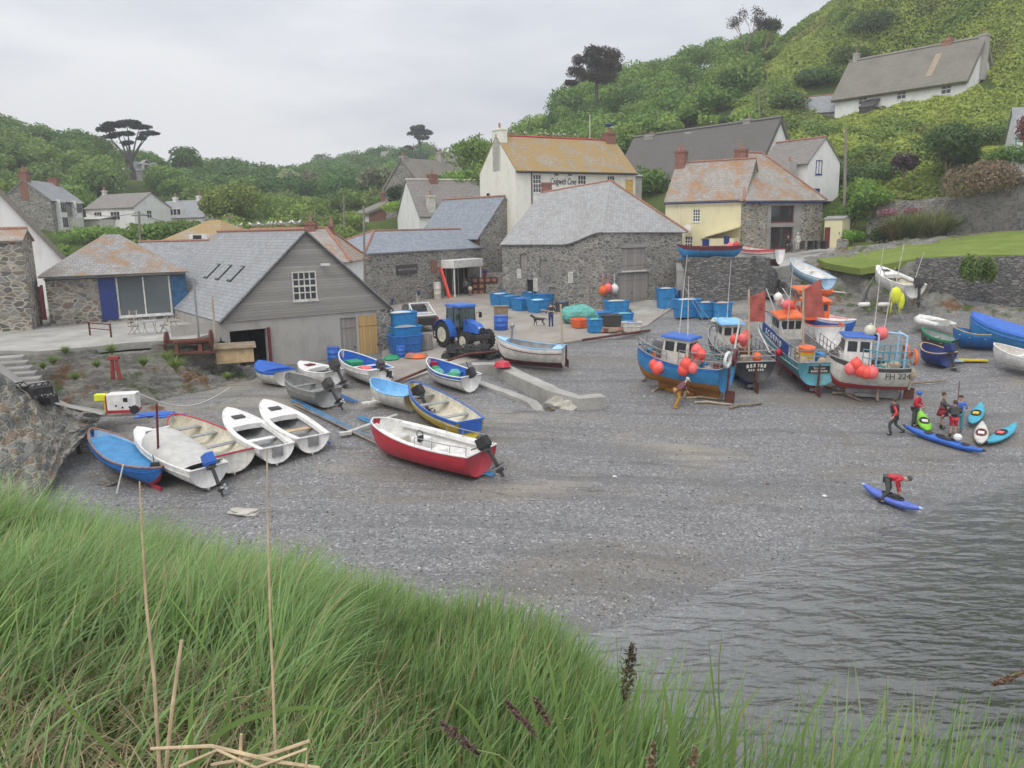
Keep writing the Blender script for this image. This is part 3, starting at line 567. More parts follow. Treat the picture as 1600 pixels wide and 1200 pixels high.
def house(name, label, A, B, depth, z0, ze, zr, wm, rm, ridge='x', hip=(0, 0), front=(), left=(), right=(), chim=(), over=.25, th=.1, ridgem=None, fascia=None, cat='house', sidem=None, verge=.12):
    A = Vector(A); B = Vector(B); L = (Vector(B[:2])-Vector(A[:2])).length; root = empty(name, (A.x, A.y, z0), math.atan2(B.y-A.y, B.x-A.x), label, cat)
    he, hr = ze-z0, zr-z0; wb = MB(); cs = [(0, 0), (L, 0), (L, depth), (0, depth)]; lists = [front, right, (), left]
    for i in range(4):
        p0, p1 = cs[i], cs[(i+1) % 4]; ln = (Vector(p1)-Vector(p0)).length; hs = lists[i]
        if i == 3: hs = [(ln-h[0]-h[2], *h[1:]) for h in hs]
        panel(wb, p0, p1, -1.2, he, [(h[0], h[1], h[2], h[3]) for h in hs if h[1]+h[3] < he-.02], mat=1 if (sidem and i in (1, 3)) else 0)
        T = frameM(p0, p1)
        for h in hs:
            kw = h[4] if len(h) > 4 else {}; high = h[1]+h[3] >= he-.02
            window(root, T, *h[:4], **({'yy': -.05, **kw} if high else kw))
    H = depth/2 if ridge == 'x' else L/2; sl = (hr-he)/H; sm = 1 if sidem else 0
    if ridge == 'x':
        if not hip[0]: wb.add([(0, depth, he), (0, 0, he), (0, depth/2, hr-.02)], [(0, 1, 2)], sm)
        if not hip[1]: wb.add([(L, 0, he), (L, depth, he), (L, depth/2, hr-.02)], [(0, 1, 2)], sm)
    else:
        wb.add([(0, 0, he), (L, 0, he), (L/2, 0, hr-.02)], [(0, 1, 2)]); wb.add([(L, depth, he), (0, depth, he), (L/2, depth, hr-.02)], [(0, 1, 2)])
    wb.build('wall', [wm, sidem] if sidem else wm, root)
    rb = MB(); o = over; up = th
    if ridge == 'x':
        xl = -o if hip[0] else -verge; xr = L+o if hip[1] else L+verge; yl, yh = -o, depth+o; zl = he-o*sl+up; rl = hip[0] if hip[0] else -verge; rr = L-hip[1] if hip[1] else L+verge; zt = hr+up; m = depth/2
        rb.slab([(xl, yl, zl), (xr, yl, zl), (rr, m, zt), (rl, m, zt)], th); rb.slab([(xr, yh, zl), (xl, yh, zl), (rl, m, zt), (rr, m, zt)], th)
        if hip[1]: rb.slab([(xr, yl, zl), (xr, yh, zl), (rr, m, zt)], th)
        if hip[0]: rb.slab([(xl, yh, zl), (xl, yl, zl), (rl, m, zt)], th)
        rr_ = [((rl, m, zt), (rr, m, zt))]
        if hip[1]: rr_ += [((rr, m, zt), (xr, yl, zl)), ((rr, m, zt), (xr, yh, zl))]
        if hip[0]: rr_ += [((rl, m, zt), (xl, yl, zl)), ((rl, m, zt), (xl, yh, zl))]
    else:
        yl, yh = -verge, depth+verge; zl = he-o*sl+up; zt = hr+up; m = L/2
        rb.slab([(-o, yh, zl), (-o, yl, zl), (m, yl, zt), (m, yh, zt)], th); rb.slab([(L+o, yl, zl), (L+o, yh, zl), (m, yh, zt), (m, yl, zt)], th)
        rr_ = [((m, yl, zt), (m, yh, zt))]
    ro = rb.build('roof', rm, root)
    if ridgem:
        tb = MB()
        for a, b in rr_: tb.tube([Vector(a)+V3(0, 0, .02), Vector(b)+V3(0, 0, .02)], .12, 6)
        tb.build('ridge_tiles', ridgem, ro)
    if fascia:
        fb = MB()
        if ridge == 'x': fb.b3(0, -o-.03, he-o*sl-.14, L, -o+.02, he-o*sl-.01); fb.tube([(-.05, -o-.08, he-o*sl-.06), (L+.05, -o-.08, he-o*sl-.06)], .06, 6)
        fb.build('gutter', fascia, root)
    for c in chim:      # (x, y, ztop_abs, w, d, mat, pots)
        chimney(root, c[0], c[1], min(he, hr-1.5) if len(c) < 8 else c[7], c[2]-z0, c[3], c[4], c[5], c[6])
    return root, L
W3 = dict(n=(2, 2)); S43 = dict(n=(3, 4)); dk = dict(fm=M['black'])
# --- grey boarded boathouse, gable to the beach
z0 = 2.75; A = XY(343, 44.5, 6); B = XY(609, 50.6, 6); Lb = (B-A).length; root = empty('boathouse', (A.x, A.y, z0), math.atan2(B.y-A.y, B.x-A.x), 'large boathouse with grey weatherboard gable above a concrete lower wall', 'boathouse')
he, hr, dp = 3.2, ZAT(474, 362, 47.5)-z0, 17.5
wb = MB(); sF = Lb/10.6; od = [(.85*sF, -.6, 2.05*sF, 3.25)]
panel(wb, (-2.6, .03), (Lb, .03), -1.2, he, [(2.6+.5, -.3, 2.1, 2.9), (2.6+7.15, -.1, 1.05, 2.9), (2.6+8.35, -.1, 1.35, 2.95)], .35); panel(wb, (Lb, 0), (Lb, dp), -1.2, he); panel(wb, (-.02, dp), (-.02, 0.1), -1.2, he)
wb.build('lower_wall', M['cem'], root)
gb = MB(); gb.slab([(-.02, -.06, he-.05), (Lb+.03, -.06, he-.05), (Lb+.03, -.06, he+.02), (Lb/2, -.06, hr), (-.02, -.06, he+.02)], .16); gb.build('gable_boards', M['boards'], root)
sb = MB(); panel(sb, (Lb, -.02), (Lb, .0), -1, he)
qb = MB(); qb.b3(Lb-.95, -.02, -1.2, Lb+.02, .028, he-.06); qb.build('stone_pier', M['stoneM'], root)
T = frameM((-2.6, 0), (Lb, 0)); T2 = frameM((0, -.06), (Lb, -.06))
T = Matrix.Translation((-2.6, 0, 0))
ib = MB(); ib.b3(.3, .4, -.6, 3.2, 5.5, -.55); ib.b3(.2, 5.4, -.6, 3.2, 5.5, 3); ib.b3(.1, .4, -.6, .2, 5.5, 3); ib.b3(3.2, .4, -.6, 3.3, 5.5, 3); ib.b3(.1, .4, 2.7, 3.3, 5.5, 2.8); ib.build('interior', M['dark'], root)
window(root, Matrix.Identity(4), 7.15, -.1, 1.05, 2.9, 'door', fm=M['vboards'], yy=.12); window(root, Matrix.Identity(4), 8.35, -.1, 1.35, 2.95, 'door', fm=M['ydoor'], yy=.02, label='new yellow plank door')
window(root, T2, Lb/2-1.0, 4.05, 1.5, 1.7, n=(4, 4), fm=M['offwhite'], yy=-.06, fw=.08)
db = MB(); db.b3(2.62, -.1, -.5, 2.78, .06, 2.65); db.build('door_post', M['maroon'], root)
lb = MB(); lb.box((Lb/2+1.0, -.35, 6.1), (.5, .3, .12)); lb.build('lamp', M['white'], root)
sl = (hr-he)/(Lb/2); rb = MB(); o_ = .1
rb.slab([(-o_, dp, he-o_*sl+.12), (-o_, -.25, he-o_*sl+.12), (Lb/2, -.25, hr+.12), (Lb/2, dp, hr+.12)], .12); rb.slab([(Lb+.15, -.25, he-.15*sl+.12), (Lb+.15, dp, he-.15*sl+.12), (Lb/2, dp, hr+.12), (Lb/2, -.25, hr+.12)], .12)
ro = rb.build('roof', M['slateG'], root); tb = MB(); tb.tube([(Lb/2, -.25, hr+.15), (Lb/2, dp, hr+.15)], .13, 6); tb.build('ridge_tiles', M['terra'], ro)
vb = MB(); vb.slab([(-o_, -.3, he-o_*sl), (-o_, -.27, he-o_*sl), (Lb/2, -.27, hr+.02), (Lb/2, -.3, hr+.02)], .1); vb.slab([(Lb+.15, -.3, he-.15*sl), (Lb+.15, -.27, he-.15*sl), (Lb/2, -.27, hr+.02), (Lb/2, -.3, hr+.02)], .1); vb.build('verge', M['dark'], root)
for k in range(3):   # roof lights
    y = 4.0+k*2.6; f = 0.46; hx = Lb/2*f; hz_ = he+sl*hx
    s_ = MB(); up = Vector((1, 0, sl)).normalized(); c = Vector((hx, y, hz_+.16)); nrm = Vector((-sl, 0, 1)).normalized()
    q = [c-up*.65, c+up*.65, c+up*.65+V3(0, .75, 0), c-up*.65+V3(0, .75, 0)]; s_.slab([p+nrm*.05 for p in q], .12); so_ = s_.build('roof_light', M['dark'], root)
    g = MB(); qq = [c-up*.55+V3(0, .08, 0), c+up*.55+V3(0, .08, 0), c+up*.55+V3(0, .67, 0), c-up*.55+V3(0, .67, 0)]; g.slab([p+nrm*.06 for p in qq], .02); g.build('pane', M['glass2'], so_)
BH = root; hr_B = hr
# --- stone studio cottage with glazed doors
z0 = TZ; A = XY(77, 49.5, 6); B = XY(291, 53.2, 6); L = (Vector(B[:2])-Vector(A[:2])).length; k = L/(291-77)
root, L = house('studio_cottage', 'low stone studio with lichened hipped slate roof, white sliding doors and blue shutters', A, B, 7.2, z0, 8.5, 10.75, M['stone'], M['slateL'], hip=(3.6, 3.4),
  front=[((182-77)*k, .28, (268-182)*k, 2.65, dict(n=(2, 1), fw=.09, yy=.05, pane=M['glass2']))], ridgem=None, over=.35, fascia=M['dark'], cat='cottage')
for x0, lab in (((155-77)*k, 'navy blue shutter'), ((269-77)*k, 'weathered teal blue shutter')):
    s_ = MB(); s_.b3(x0, -.09, .15, x0+.95, -.02, 3.0); o = s_.build('shutter', M['navy'] if 'navy' in lab else paint((.03, .1, .2), .6, .4), root); o['label'] = lab
s_ = MB(); s_.b3((178-77)*k, -.06, 2.95, (270-77)*k, -.005, 3.12); s_.build('lintel', M['offwhite'], root)
# --- stone building at the left edge
root, L = house('stone_store', 'tall stone corner building at the left edge beside the studio cottage', XY(-90, 46, 7), XY(46, 47.5, 7), 3, TZ, ZAT(40, 376, 47.5), ZAT(40, 376, 47.5)+.6, M['stone'], M['slateH'], over=.2, cat='building', ridgem=M['terra'])
# --- white thatched gable at the left
root, L = house('thatched_cottage', 'white gabled cottage with grey thatch and a small window behind the studio cottage', XY(100, 62, 9)-V3(6.8, 4.24, 0), XY(100, 62, 9), 9, 5, ZAT(100, 405, 60.5), ZAT(-5, 288, 61), M['wwall'], M['thatch'], 'y', over=.5, th=.35, verge=.3,
  front=[(4.35, 5.1, 1.05, 1.1, dict(n=(2, 2), yy=-.05))], chim=[(3.9, .9, ZAT(5, 243, 61), .7, .9, M['brick'], 1)])
# --- dark slate roof behind the studio
root, L = house('low_store', 'low grey store with plain slate roof and pale ridge between the studio and the boathouse', XY(222, 60, 8), XY(335, 62, 8), 7, 4, ZAT(280, 420, 60.5), ZAT(280, 379, 63), M['stoneM'], M['slateG'], ridgem=M['terra'], cat='building')
# --- bay window house on the left slope
A = XY(86, 105, 11); B = XY(134, 114.5, 11); zb = ZAT(86, 366, 105)
root, L = house('stone_house', 'two storey stone house with white bay windows and slate roof on the left slope', A, B, 6, zb, ZAT(86, 312, 105), ZAT(97, 283, 108), M['stoneM'], M['slateG'], over=.3,
  chim=[(.5, 3, ZAT(40, 268, 106), 1.1, .9, M['brick'], 2), (8.6, 3, ZAT(92, 277, 112), 1.0, 1.1, M['brick'], 0)])
for x in (1.2, 6.0):
    b = MB(); b.b3(x, -.6, .2, x+1.7, .02, 4.4); o = b.build('bay_window', M['white'], root)
    g = MB()
    for z in (.9, 2.8):
        for i in range(3): g.b3(x+.1+i*.54, -.63, z, x+.52+i*.54, -.6, z+1.25)
    g.build('pane', M['glass'], o)
b = MB(); b.b3(2.9, -1.3, 0, 6, -.1, 2.1); b.build('porch', M['offwhite'], root)
# --- white house, left slope
A = XY(138, 119, 11); B = XY(213, 115, 11); zb = ZAT(138, 352, 119)
root, L = house('white_house', 'white house with brown tiled roof and white side gable on the left slope', A, B, 6.5, zb, ZAT(138, 326, 119), ZAT(145, 305, 121), M['wwall'], M['slateBr'], over=.3,
  front=[(1.6, .7, 1.6, 1.15, dict(n=(3, 2))), (4.9, .6, 1.9, 1.2, dict(n=(3, 2)))], right=[(2.2, .8, .9, 1.1, W3)], chim=[(.4, 3.2, ZAT(136, 297, 120), .5, .5, M['offwhite'], 1)])
b = MB(); b.b3(.4, -2.4, -1, 5.6, -.02, .75); b.slab([(.2, -2.6, .8), (5.8, -2.6, .8), (5.8, 0, 1.2), (.2, 0, 1.2)], .1); b.build('porch', M['offwhite'], root)
# --- grey roofed cottage with dormer
A = XY(243, 127, 12); B = XY(320, 124, 12); zb = ZAT(243, 358, 127)
root, L = house('dormer_cottage', 'small grey slate roofed cottage with white dormer window and two white chimneys', A, B, 6, zb, ZAT(243, 340, 127), ZAT(250, 315, 129), M['wwall'], M['slateG'], over=.3,
  chim=[(1.7, 3, ZAT(262, 308, 128), .6, .6, M['white'], 1), (6.2, 3, ZAT(303, 306, 128), .55, .6, M['white'], 1)])
b = MB(); b.b3(2.7, 0.2, 1.9, 4.9, 2.6, 3.1); o = b.build('dormer', M['white'], root); g = MB()
for i in range(3): g.b3(2.85+i*.7, .16, 2.1, 3.4+i*.7, .2, 2.95)
g.build('pane', M['glass'], o)
# --- stone house up in the trees
A = XY(214, 180, 24); B = XY(256, 184, 24); zb = ZAT(225, 286, 181)
root, L = house('hill_house', 'pale stone house among the trees under the spreading cypress', A, B, 7, zb, ZAT(225, 266, 180), ZAT(225, 252, 182), M['cem'], M['slateG'], over=.2, front=[(1.6, .7, 1.6, 1.0, W3)])
b = MB(); b.b3(1.2, -.3, 2.6, 3.2, 2, 4.2); b.slab([(1, -.4, 4.1), (2.2, -.4, 5), (2.2, 2, 5), (1, 2, 4.1)], .1); b.slab([(3.4, -.4, 4.1), (2.2, -.4, 5), (2.2, 2, 5), (3.4, 2, 4.1)], .1); o = b.build('dormer', M['offwhite'], root)
g = MB(); g.b3(1.6, -.34, 2.8, 2.8, -.3, 3.9); g.build('pane', M['glass'], o)
# --- ochre pyramid roof with white window
A = XY(262, 74, 9); B = XY(346, 72, 9)
root, L = house('lichened_cottage', 'small cottage with orange lichened hipped roof and white dormer frames behind the low store', A, B, 6, 6, ZAT(262, 374, 74), ZAT(320, 346, 76), M['wwall'], M['slateO'], hip=(2.4, 2.2), over=.3)
b = MB(); b.b3(2.9, -.35, 3.9, 4.8, .8, 4.75); o = b.build('dormer', M['white'], root); g = MB(); g.b3(3.35, -.39, 4.0, 4.25, -.35, 4.65); g.build('pane', M['glass'], o)
# --- slate house behind the boathouse with lichened hip
B = XY(545, 61, 7); A = B-V3(8, 0, 0)
root, L = house('net_cottage', 'slate cottage with orange lichened hip and pale side wall just behind the boathouse', A, B, 6.8, 3.6, ZAT(545, 406, 61), ZAT(520, 358, 64), M['wwall'], M['slateH'], hip=(0, 2.2), over=.35, ridgem=M['terra'],
   chim=[(4.6, 3.4, ZAT(474, 347, 64), .8, .8, M['brick'], 1), (6.2, 3.4, ZAT(516, 350, 64), .35, .35, M['brick'], 1)])
# --- long stone yard wall building, white porch door
z0 = 4.0; A = XY(571, 70, 6.5); B = XY(792, 88, 6.5); L = (Vector(B[:2])-Vector(A[:2])).length; k2 = lambda px: (lambda q: (Vector(q[:2])-Vector(A[:2])).length)(None)
def along(A, B, px, z=6):      # distance along the plan line A-B seen in column px
    r = ray(px, 400); s_ = r.x/r.y; d_ = (Vector(B[:2])-Vector(A[:2])).normalized(); return (s_*A.y-A.x)/(d_.x-s_*d_.y)
u1, u2 = along(A, B, 692), along(A, B, 731)
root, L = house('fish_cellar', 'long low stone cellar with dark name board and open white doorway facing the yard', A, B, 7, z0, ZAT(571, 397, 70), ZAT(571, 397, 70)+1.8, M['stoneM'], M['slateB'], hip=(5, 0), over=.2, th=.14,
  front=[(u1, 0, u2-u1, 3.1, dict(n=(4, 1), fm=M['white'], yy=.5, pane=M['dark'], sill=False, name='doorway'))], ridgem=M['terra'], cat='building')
b = MB(); b.b3(u1-.4, -1.6, 3.0, u2+.4, 0, 3.8); b.b3(u1-.25, -1.5, 0, u1-.05, -1.4, 3.0); b.b3(u2+.05, -1.5, 0, u2+.25, -1.4, 3); b.build('porch', M['white'], root, bevel=.2)
u3, u4 = along(A, B, 618), along(A, B, 650)
b = MB(); b.b3(u3, -.12, 2.75, u4, -.01, 3.6); o = b.build('name_board', M['dark'], root)
def text(s, name, par, T, size, mat, ext=.01):
    c = bpy.data.curves.new(name, 'FONT'); c.body = s; c.size = size; c.extrude = ext; c.align_x = 'CENTER'; c.align_y = 'CENTER'; c.resolution_u = 3
    o = bpy.data.objects.new(name, c); sc.collection.objects.link(o); dg = bpy.context.evaluated_depsgraph_get(); me = bpy.data.meshes.new_from_object(o.evaluated_get(dg))
    bpy.data.objects.remove(o); me.materials.clear(); me.materials.append(mat); o = bpy.data.objects.new(name, me); sc.collection.objects.link(o); o.parent = par; me.transform(T); return o
RX = Matrix.Rotation(rad(90), 4, 'X')
lb = MB()
for i in range(11): lb.box((u3+.25+i*(u4-u3-.5)/10, -.13, 3.18), (.1, .02, random.uniform(.16, .26)), ry=random.uniform(-.3, .3))
lb.build('lettering', M['grey'], o)
u5 = along(A, B, 677); b = MB(); b.b3(u5-.45, -.06, 2.7, u5+.45, -.005, 3.7); b.b3(u5-.3, -.06, 3.7, u5+.3, -.005, 3.85); b.build('blocked_window', M['brick'], root)
FC = (A, B)
# --- blue slate shed on the wall
A = XY(657, 91.5, 10); B = XY(750, 84, 10)
root, L = house('slate_shed', 'open fronted shed with smooth blue slate roof and rough stone gable above the yard wall', A, B, 7, 3.5, 10.1, ZAT(800, 308, 87), M['brick'], M['slateB'], over=.5, sidem=M['stoneM'], ridgem=M['terra'],
   front=[(.4+i*1.9, 5.0, 1.35, 1.2, dict(n=(1, 1), fm=M['brick'], pane=M['dark'], sill=False)) for i in range(4)], cat='building')
# --- slate roof with brick chimney behind
A = XY(655, 103, 12); B = XY(775, 108, 12)
root, L = house('slate_house', 'brown slate roofed house with brick chimney left of the white inn', A, B, 8, 8, ZAT(700, 335, 104), ZAT(720, 281, 108), M['wwall'], M['slateBr'], over=.3, ridgem=M['offwhite'],
   chim=[(3.6, 4, ZAT(692, 272, 108), 1.1, 1.1, M['brick'], 1), (1.9, .6, ZAT(683, 305, 104), .9, .9, M['offwhite'], 1)])
# --- grey thatch behind
A = XY(657, 122, 16); B = XY(742, 132, 16)
root, L = house('farmhouse', 'stone farmhouse with steep grey thatch and stone end wall left of the inn', A, B, 7.5, 12, ZAT(660, 290, 123), ZAT(660, 251, 126), M['stoneM'], M['thatch'], over=.5, th=.35, chim=[(.5, 3.7, ZAT(652, 244, 125), .9, .9, M['cem'], 2), (8.8, 3.7, ZAT(700, 235, 128), .9, .9, M['cem'], 2)])
A = XY(718, 150, 22); B = XY(752, 156, 22)
house('slate_barn', 'small grey roof higher up behind the farmhouse thatch', A, B, 6, ZAT(730, 262, 150), ZAT(730, 250, 150), ZAT(730, 238, 153), M['cem'], M['slateBr'])
# --- centre thatched cottage
A = XY(554, 134, 13); B = XY(576, 126, 13)
root, L = house('lane_cottage', 'little thatched cottage with white front and brick chimney down in the valley', A, B, 11, 8, ZAT(554, 336, 134), ZAT(590, 313, 130), M['wwall'], M['thatch'], over=.5, th=.35, verge=.3, hip=(0, 0),
   front=[(.8, 2.9, .8, 1.6, W3), (2.6, 2.9, .8, 1.6, W3), (5.2, 3, .8, 1.4, W3)], sidem=M['brick'], chim=[(2.0, 4.5, ZAT(581, 301, 132), .9, .9, M['brick'], 2)])
# --- far white house on the skyline
A = XY(596, 298, 28); B = XY(633, 298, 28); zb = ZAT(600, 265, 298)
root, L = house('skyline_house', 'pale blue house with grey roof far away on the skyline', A, B, 7, zb, ZAT(610, 247, 298), ZAT(610, 236, 300), paint((.5, .56, .72), .6), M['slateBr'], over=.3, front=[(1.2+i*1.7, 2.2, .8, 1.0, W3) for i in range(4)], chim=[(4.6, 3.5, ZAT(610, 233, 300), 1, .9, M['offwhite'], 0)])
b = MB(); b.b3(-1, -1.8, -.5, 7.5, -.1, 1.5); b.build('terrace', M['white'], root)
A = XY(572, 320, 28); B = XY(592, 318, 28); zb = ZAT(580, 262, 318)
house('distant_house', 'faint brownish house left of the pale blue skyline house', A, B, 6, zb, zb+2.4, zb+5, M['cem'], M['slateBr'])
# --- the white inn
z0 = 9; A = XY(805, 85, 17); A.z = 0; B = Vector((A.x+15.7*math.cos(rad(30)), A.y+15.7*.5, 0)); ze = ZAT(805, 264, 85); zr = ZAT(790, 213, 88.5)
fu = lambda px: along(A, B, px, 17)
root, L = house('inn', 'cream painted inn with ochre lichened roof, red ridge and hand painted name across its front', A, B, 7.8, z0, ze, zr, M['cwall'], M['slateO'], over=.3, ridgem=M['redpaint'],
  front=[(fu(a), ze-z0-c, fu(b)-fu(a), 1.9, dict(n=(3, 4))) for a, b, c in ((834.5, 847.5, 2.4), (903.5, 916.5, 2.4), (948.5, 960.5, 2.4))],
  left=[(5.6, 3.8, .75, 1.7, dict(n=(1, 2), fm=M['black']))], fascia=M['black'], cat='inn', verge=.02, chim=[(.45, 3.9, ZAT(778, 200, 88), .9, 1.7, M['cwall'], 1), (14.9, 3.9, ZAT(958, 206, 95), 1.3, 1.0, M['brick'], 1)])
R_ = root; b = MB(); b.tube([(fu(832), -.08, -1), (fu(832), -.08, ze-z0-.3)], .06, 6); b.build('downpipe', M['black'], R_)
b = MB(); b.b3(fu(976), -.14, -1, fu(987), -.004, ze-z0-.9); b.build('rusty_downpipe', paint((.55, .36, .1), .8, .3), R_)
for px in (867.5, 888): b = MB(); b.tube([(fu(px), 0, ze-z0-.35), (fu(px), -.4, ze-z0-.5)], .03, 5); b.box((fu(px), -.45, ze-z0-.55), (.35, .25, .12)); b.build('lamp', M['black'], R_)
T = Matrix.Translation((fu(877), -.02, ze-z0-1.78)) @ RX @ Matrix.Shear('XZ', 4, (0, 0))
o = text('Cadgwith Cove', 'painted_name', R_, Matrix.Translation((fu(881), -.035, ze-z0-1.22)) @ RX @ Matrix(((.56, .2, 0, 0), (0, 1, 0, 0), (0, 0, 1, 0), (0, 0, 0, 1))), .95, M['black'], .012)
b = MB(); x0, x1 = fu(919), fu(941)
for i in range(5):
    xa = x0+(x1-x0)*i/5; b.tube([(xa+j*.1*(x1-x0)/2.2*.35, -.02, ze-z0-1.75+.1*math.sin(j*2.3+i)) for j in range(6)], .022, 5)
b.build('painted_words', M['black'], R_)
p = R_.matrix_basis
def wpt(root, x, y, z): return Matrix.Translation(root.location) @ Matrix.Rotation(root.rotation_euler.z, 4, 'Z') @ Vector((x, y, z))
b = MB(); b.tube([(13.0, 5, zr-z0-.5), (13.0, 5, zr-z0+3)], .05, 6); b.build('flag_pole', M['offwhite'], R_)
b = MB(); b.lathe([(.05, 0), (.45, .1), (.5, .3), (.3, .38)], (14.9, 3.9, ZAT(958, 200, 95)-z0+.2), 14); b.build('cowl', M['navy'], R_)
INN = R_; zr_I = zr
# --- grey building right behind the inn
A = XY(974, 100, 18); B = XY(1003, 101, 18); house('inn_outhouse', 'narrow grey rendered outhouse at the right end of the inn', A, B, 6, 12, ZAT(980, 275, 100), ZAT(980, 266, 102), M['cem'], M['slateG'])
# --- big net loft: custom walls with a kicked eave
z0 = 3.5
c0, c1, c2 = XY(785, 74, 7), XY(944, 67, 7), XY(1065, 71, 7)
zl, zh = ZAT(785, 382, 74), ZAT(950, 362, 67); ap = D(954.5, 283, 74); rl = D(846, 302, 79)
root = empty('net_loft', (c0.x, c0.y, z0), 0, 'large stone net loft with wavy eaves, slate roof and plank double doors above the ramp', 'building')
lc = lambda v_, dz=0: Vector((v_.x-c0.x, v_.y-c0.y, v_.z-z0+dz))
a0, a1, a2 = [Vector((c.x-c0.x, c.y-c0.y)) for c in (c0, c1, c2)]
wb = MB(); La = (a1-a0).length; Lr = (a2-a1).length
aw = lambda px: along(c0, c1, px); ar = lambda px: along(c1, c2, px)
hzl = zl-z0; hzh = zh-z0
hl = [(aw(812), 3.55, .85, 1.35), (aw(843), 3.1, .85, 1.35), (aw(822), .3, 1.1, 2.35), (aw(857), .85, .9, 1.2)]
hrr = [(ar(972), 3.65, ar(1008)-ar(972), 1.75), (ar(966), .55, ar(1014.5)-ar(966), 2.75)]
panel(wb, a0, a1, -1, hzl-.02, hl, .3); panel(wb, a1, a2, -1, hzh-.02, hrr, .25)
pd = Vector((a0.x+1.5, a0.y+13)); pe = Vector((a2.x+1.5, a2.y+13)); panel(wb, pd, a0, -1, hzl); panel(wb, a2, pe, -1, hzh)
# extra masonry under the rising eave
u = (a1-a0)/La; n_ = 16; ev = []
for i in range(n_+1):
    s_ = i/n_; px = 880+(944-880)*s_; uu = aw(px); k_ = s_*s_*(3-2*s_); ev.append((uu, hzl+(hzh-hzl)*k_))
for i in range(n_):
    a, b = ev[i], ev[i+1]; f = lambda uu, z: (a0.x+u.x*uu, a0.y+u.y*uu, z)
    wb.add([f(a[0], hzl-.02), f(b[0], hzl-.02), f(b[0], b[1]), f(a[0], a[1])], [(0, 1, 2, 3)])
wb.build('wall', M['stoneM'], root)
Tl = frameM(a0, a1); Tl.translation = Vector((a0.x, a0.y, 0)); Tr = frameM(a1, a2); Tr.translation = Vector((a1.x, a1.y, 0))
for h in (hl[0], hl[1], hl[3]): window(root, Tl, *h, 'shutter', fm=M['vboards'], yy=.12)
window(root, Tl, *hl[2], 'door', fm=M['black'], yy=.2)
window(root, Tr, *hrr[0], 'shutter', fm=M['vboards'], yy=.08); w2 = hrr[1][2]/2
for i in range(2): window(root, Tr, hrr[1][0]+i*w2, .55, w2-.02, 2.75, 'door', fm=M['vboards'], yy=.1)
b = MB()
for h, e in ((hrr[0], .2), (hrr[1], .15)):
    q = [Tr @ Vector(p) for p in ((h[0]-e, -.05, h[1]+h[3]+.01), (h[0]+h[2]+e, -.05, h[1]+h[3]+.01), (h[0]+h[2]+e, -.05, h[1]+h[3]+.32), (h[0]-e, -.05, h[1]+h[3]+.32))]
    b.slab(q, .0501)
b.build('lintel', M['conc'], root)
b = MB(); q = [Tr @ Vector(p) for p in ((hrr[0][0]-.1, -.12, 3.5), (hrr[0][0]+hrr[0][2]+.1, -.12, 3.5), (hrr[0][0]+hrr[0][2]+.1, .02, 3.5), (hrr[0][0]-.1, .02, 3.5))]; b.slab(q, .12); b.build('sill', M['offwhite'], root)
# roof: left slope as a grid that rises with the eave, right slope flat
rb = MB(); nrm = Vector((u.y, -u.x, 0)); rows = []
lower = [(-.1, hzl)] + ev
low = [Vector((a0.x+u.x*p[0], a0.y+u.y*p[0], p[1]+.04)) + nrm*.2 - V3(0, 0, .08) for p in lower]
R1, R2 = lc(rl), lc(ap); L0 = low[0]; L1 = low[-1]
for j in range(9):
    t_ = j/8; row = []
    for i, p in enumerate(low):
        s_ = (p.xy-L0.xy).length/(L1.xy-L0.xy).length; q = R1.lerp(R2, s_); row.append(p.lerp(q, t_))
    rows.append(row)
rb.grid(rows); rb.build('roof', M['slateM'], root, solid=.1)
ur = (a2-a1).normalized(); nr = Vector((ur.y, -ur.x, 0)); e2 = Vector((a2.x+ur.x*.4, a2.y+ur.y*.4, hzh-.2))+nr*.3
rb = MB(); rb.slab([L1, e2, R2], .1)
bk1 = Vector((pe.x+.3, pe.y, hzh-.3)); bk0 = Vector((pd.x-.3, pd.y, hzl-.3)); rb.slab([e2, bk1, R2], .1); rb.slab([L0, R1, bk0], .1); rb.slab([R1, R2, bk1, bk0], .1)
r_o = rb.build('hip_roof', M['slateM'], root); tb = MB()
for a, b in ((R1, R2), (R2, e2)): tb.tube([a+V3(0, 0, .04), b+V3(0, 0, .04)], .12, 6)
tb.build('ridge_tiles', M['terra'], r_o)
chimney(root, R1.x+.5, R1.y+.3, R1.z-1.2, ZAT(849, 286, 80)-z0, 1.0, 1.0, M['brick'], 0)
for px, z, hh in ((807.5, 2.75, .85), (833, 1.65, 1.15), (888, 2.5, .95)):
    uu = aw(px); q = [Tl @ Vector(p) for p in ((uu, -.05, z), (uu+.5, -.05, z), (uu+.5, -.05, z+hh), (uu, -.05, z+hh))]
    b = MB(); b.slab(q, .04); o = b.build('notice_board', M['offwhite'], root)
    for k_ in range(5):
        q = [Tl @ Vector(p) for p in ((uu+.06, -.056, z+hh*(.15+.16*k_)), (uu+.44, -.056, z+hh*(.15+.16*k_)), (uu+.44, -.056, z+hh*(.19+.16*k_)), (uu+.06, -.056, z+hh*(.19+.16*k_)))]
        b = MB(); b.slab(q, .004); b.build('lettering', M['grey'], o)
uu = ar(1056); q = [Tr @ Vector(p) for p in ((uu, -.05, 1.65), (uu+.35, -.05, 1.65), (uu+.35, -.05, 2.2), (uu, -.05, 2.2))]; b = MB(); b.slab(q, .04); b.build('notice_board', M['offwhite'], root)
LOFT = (c0, c1, c2)
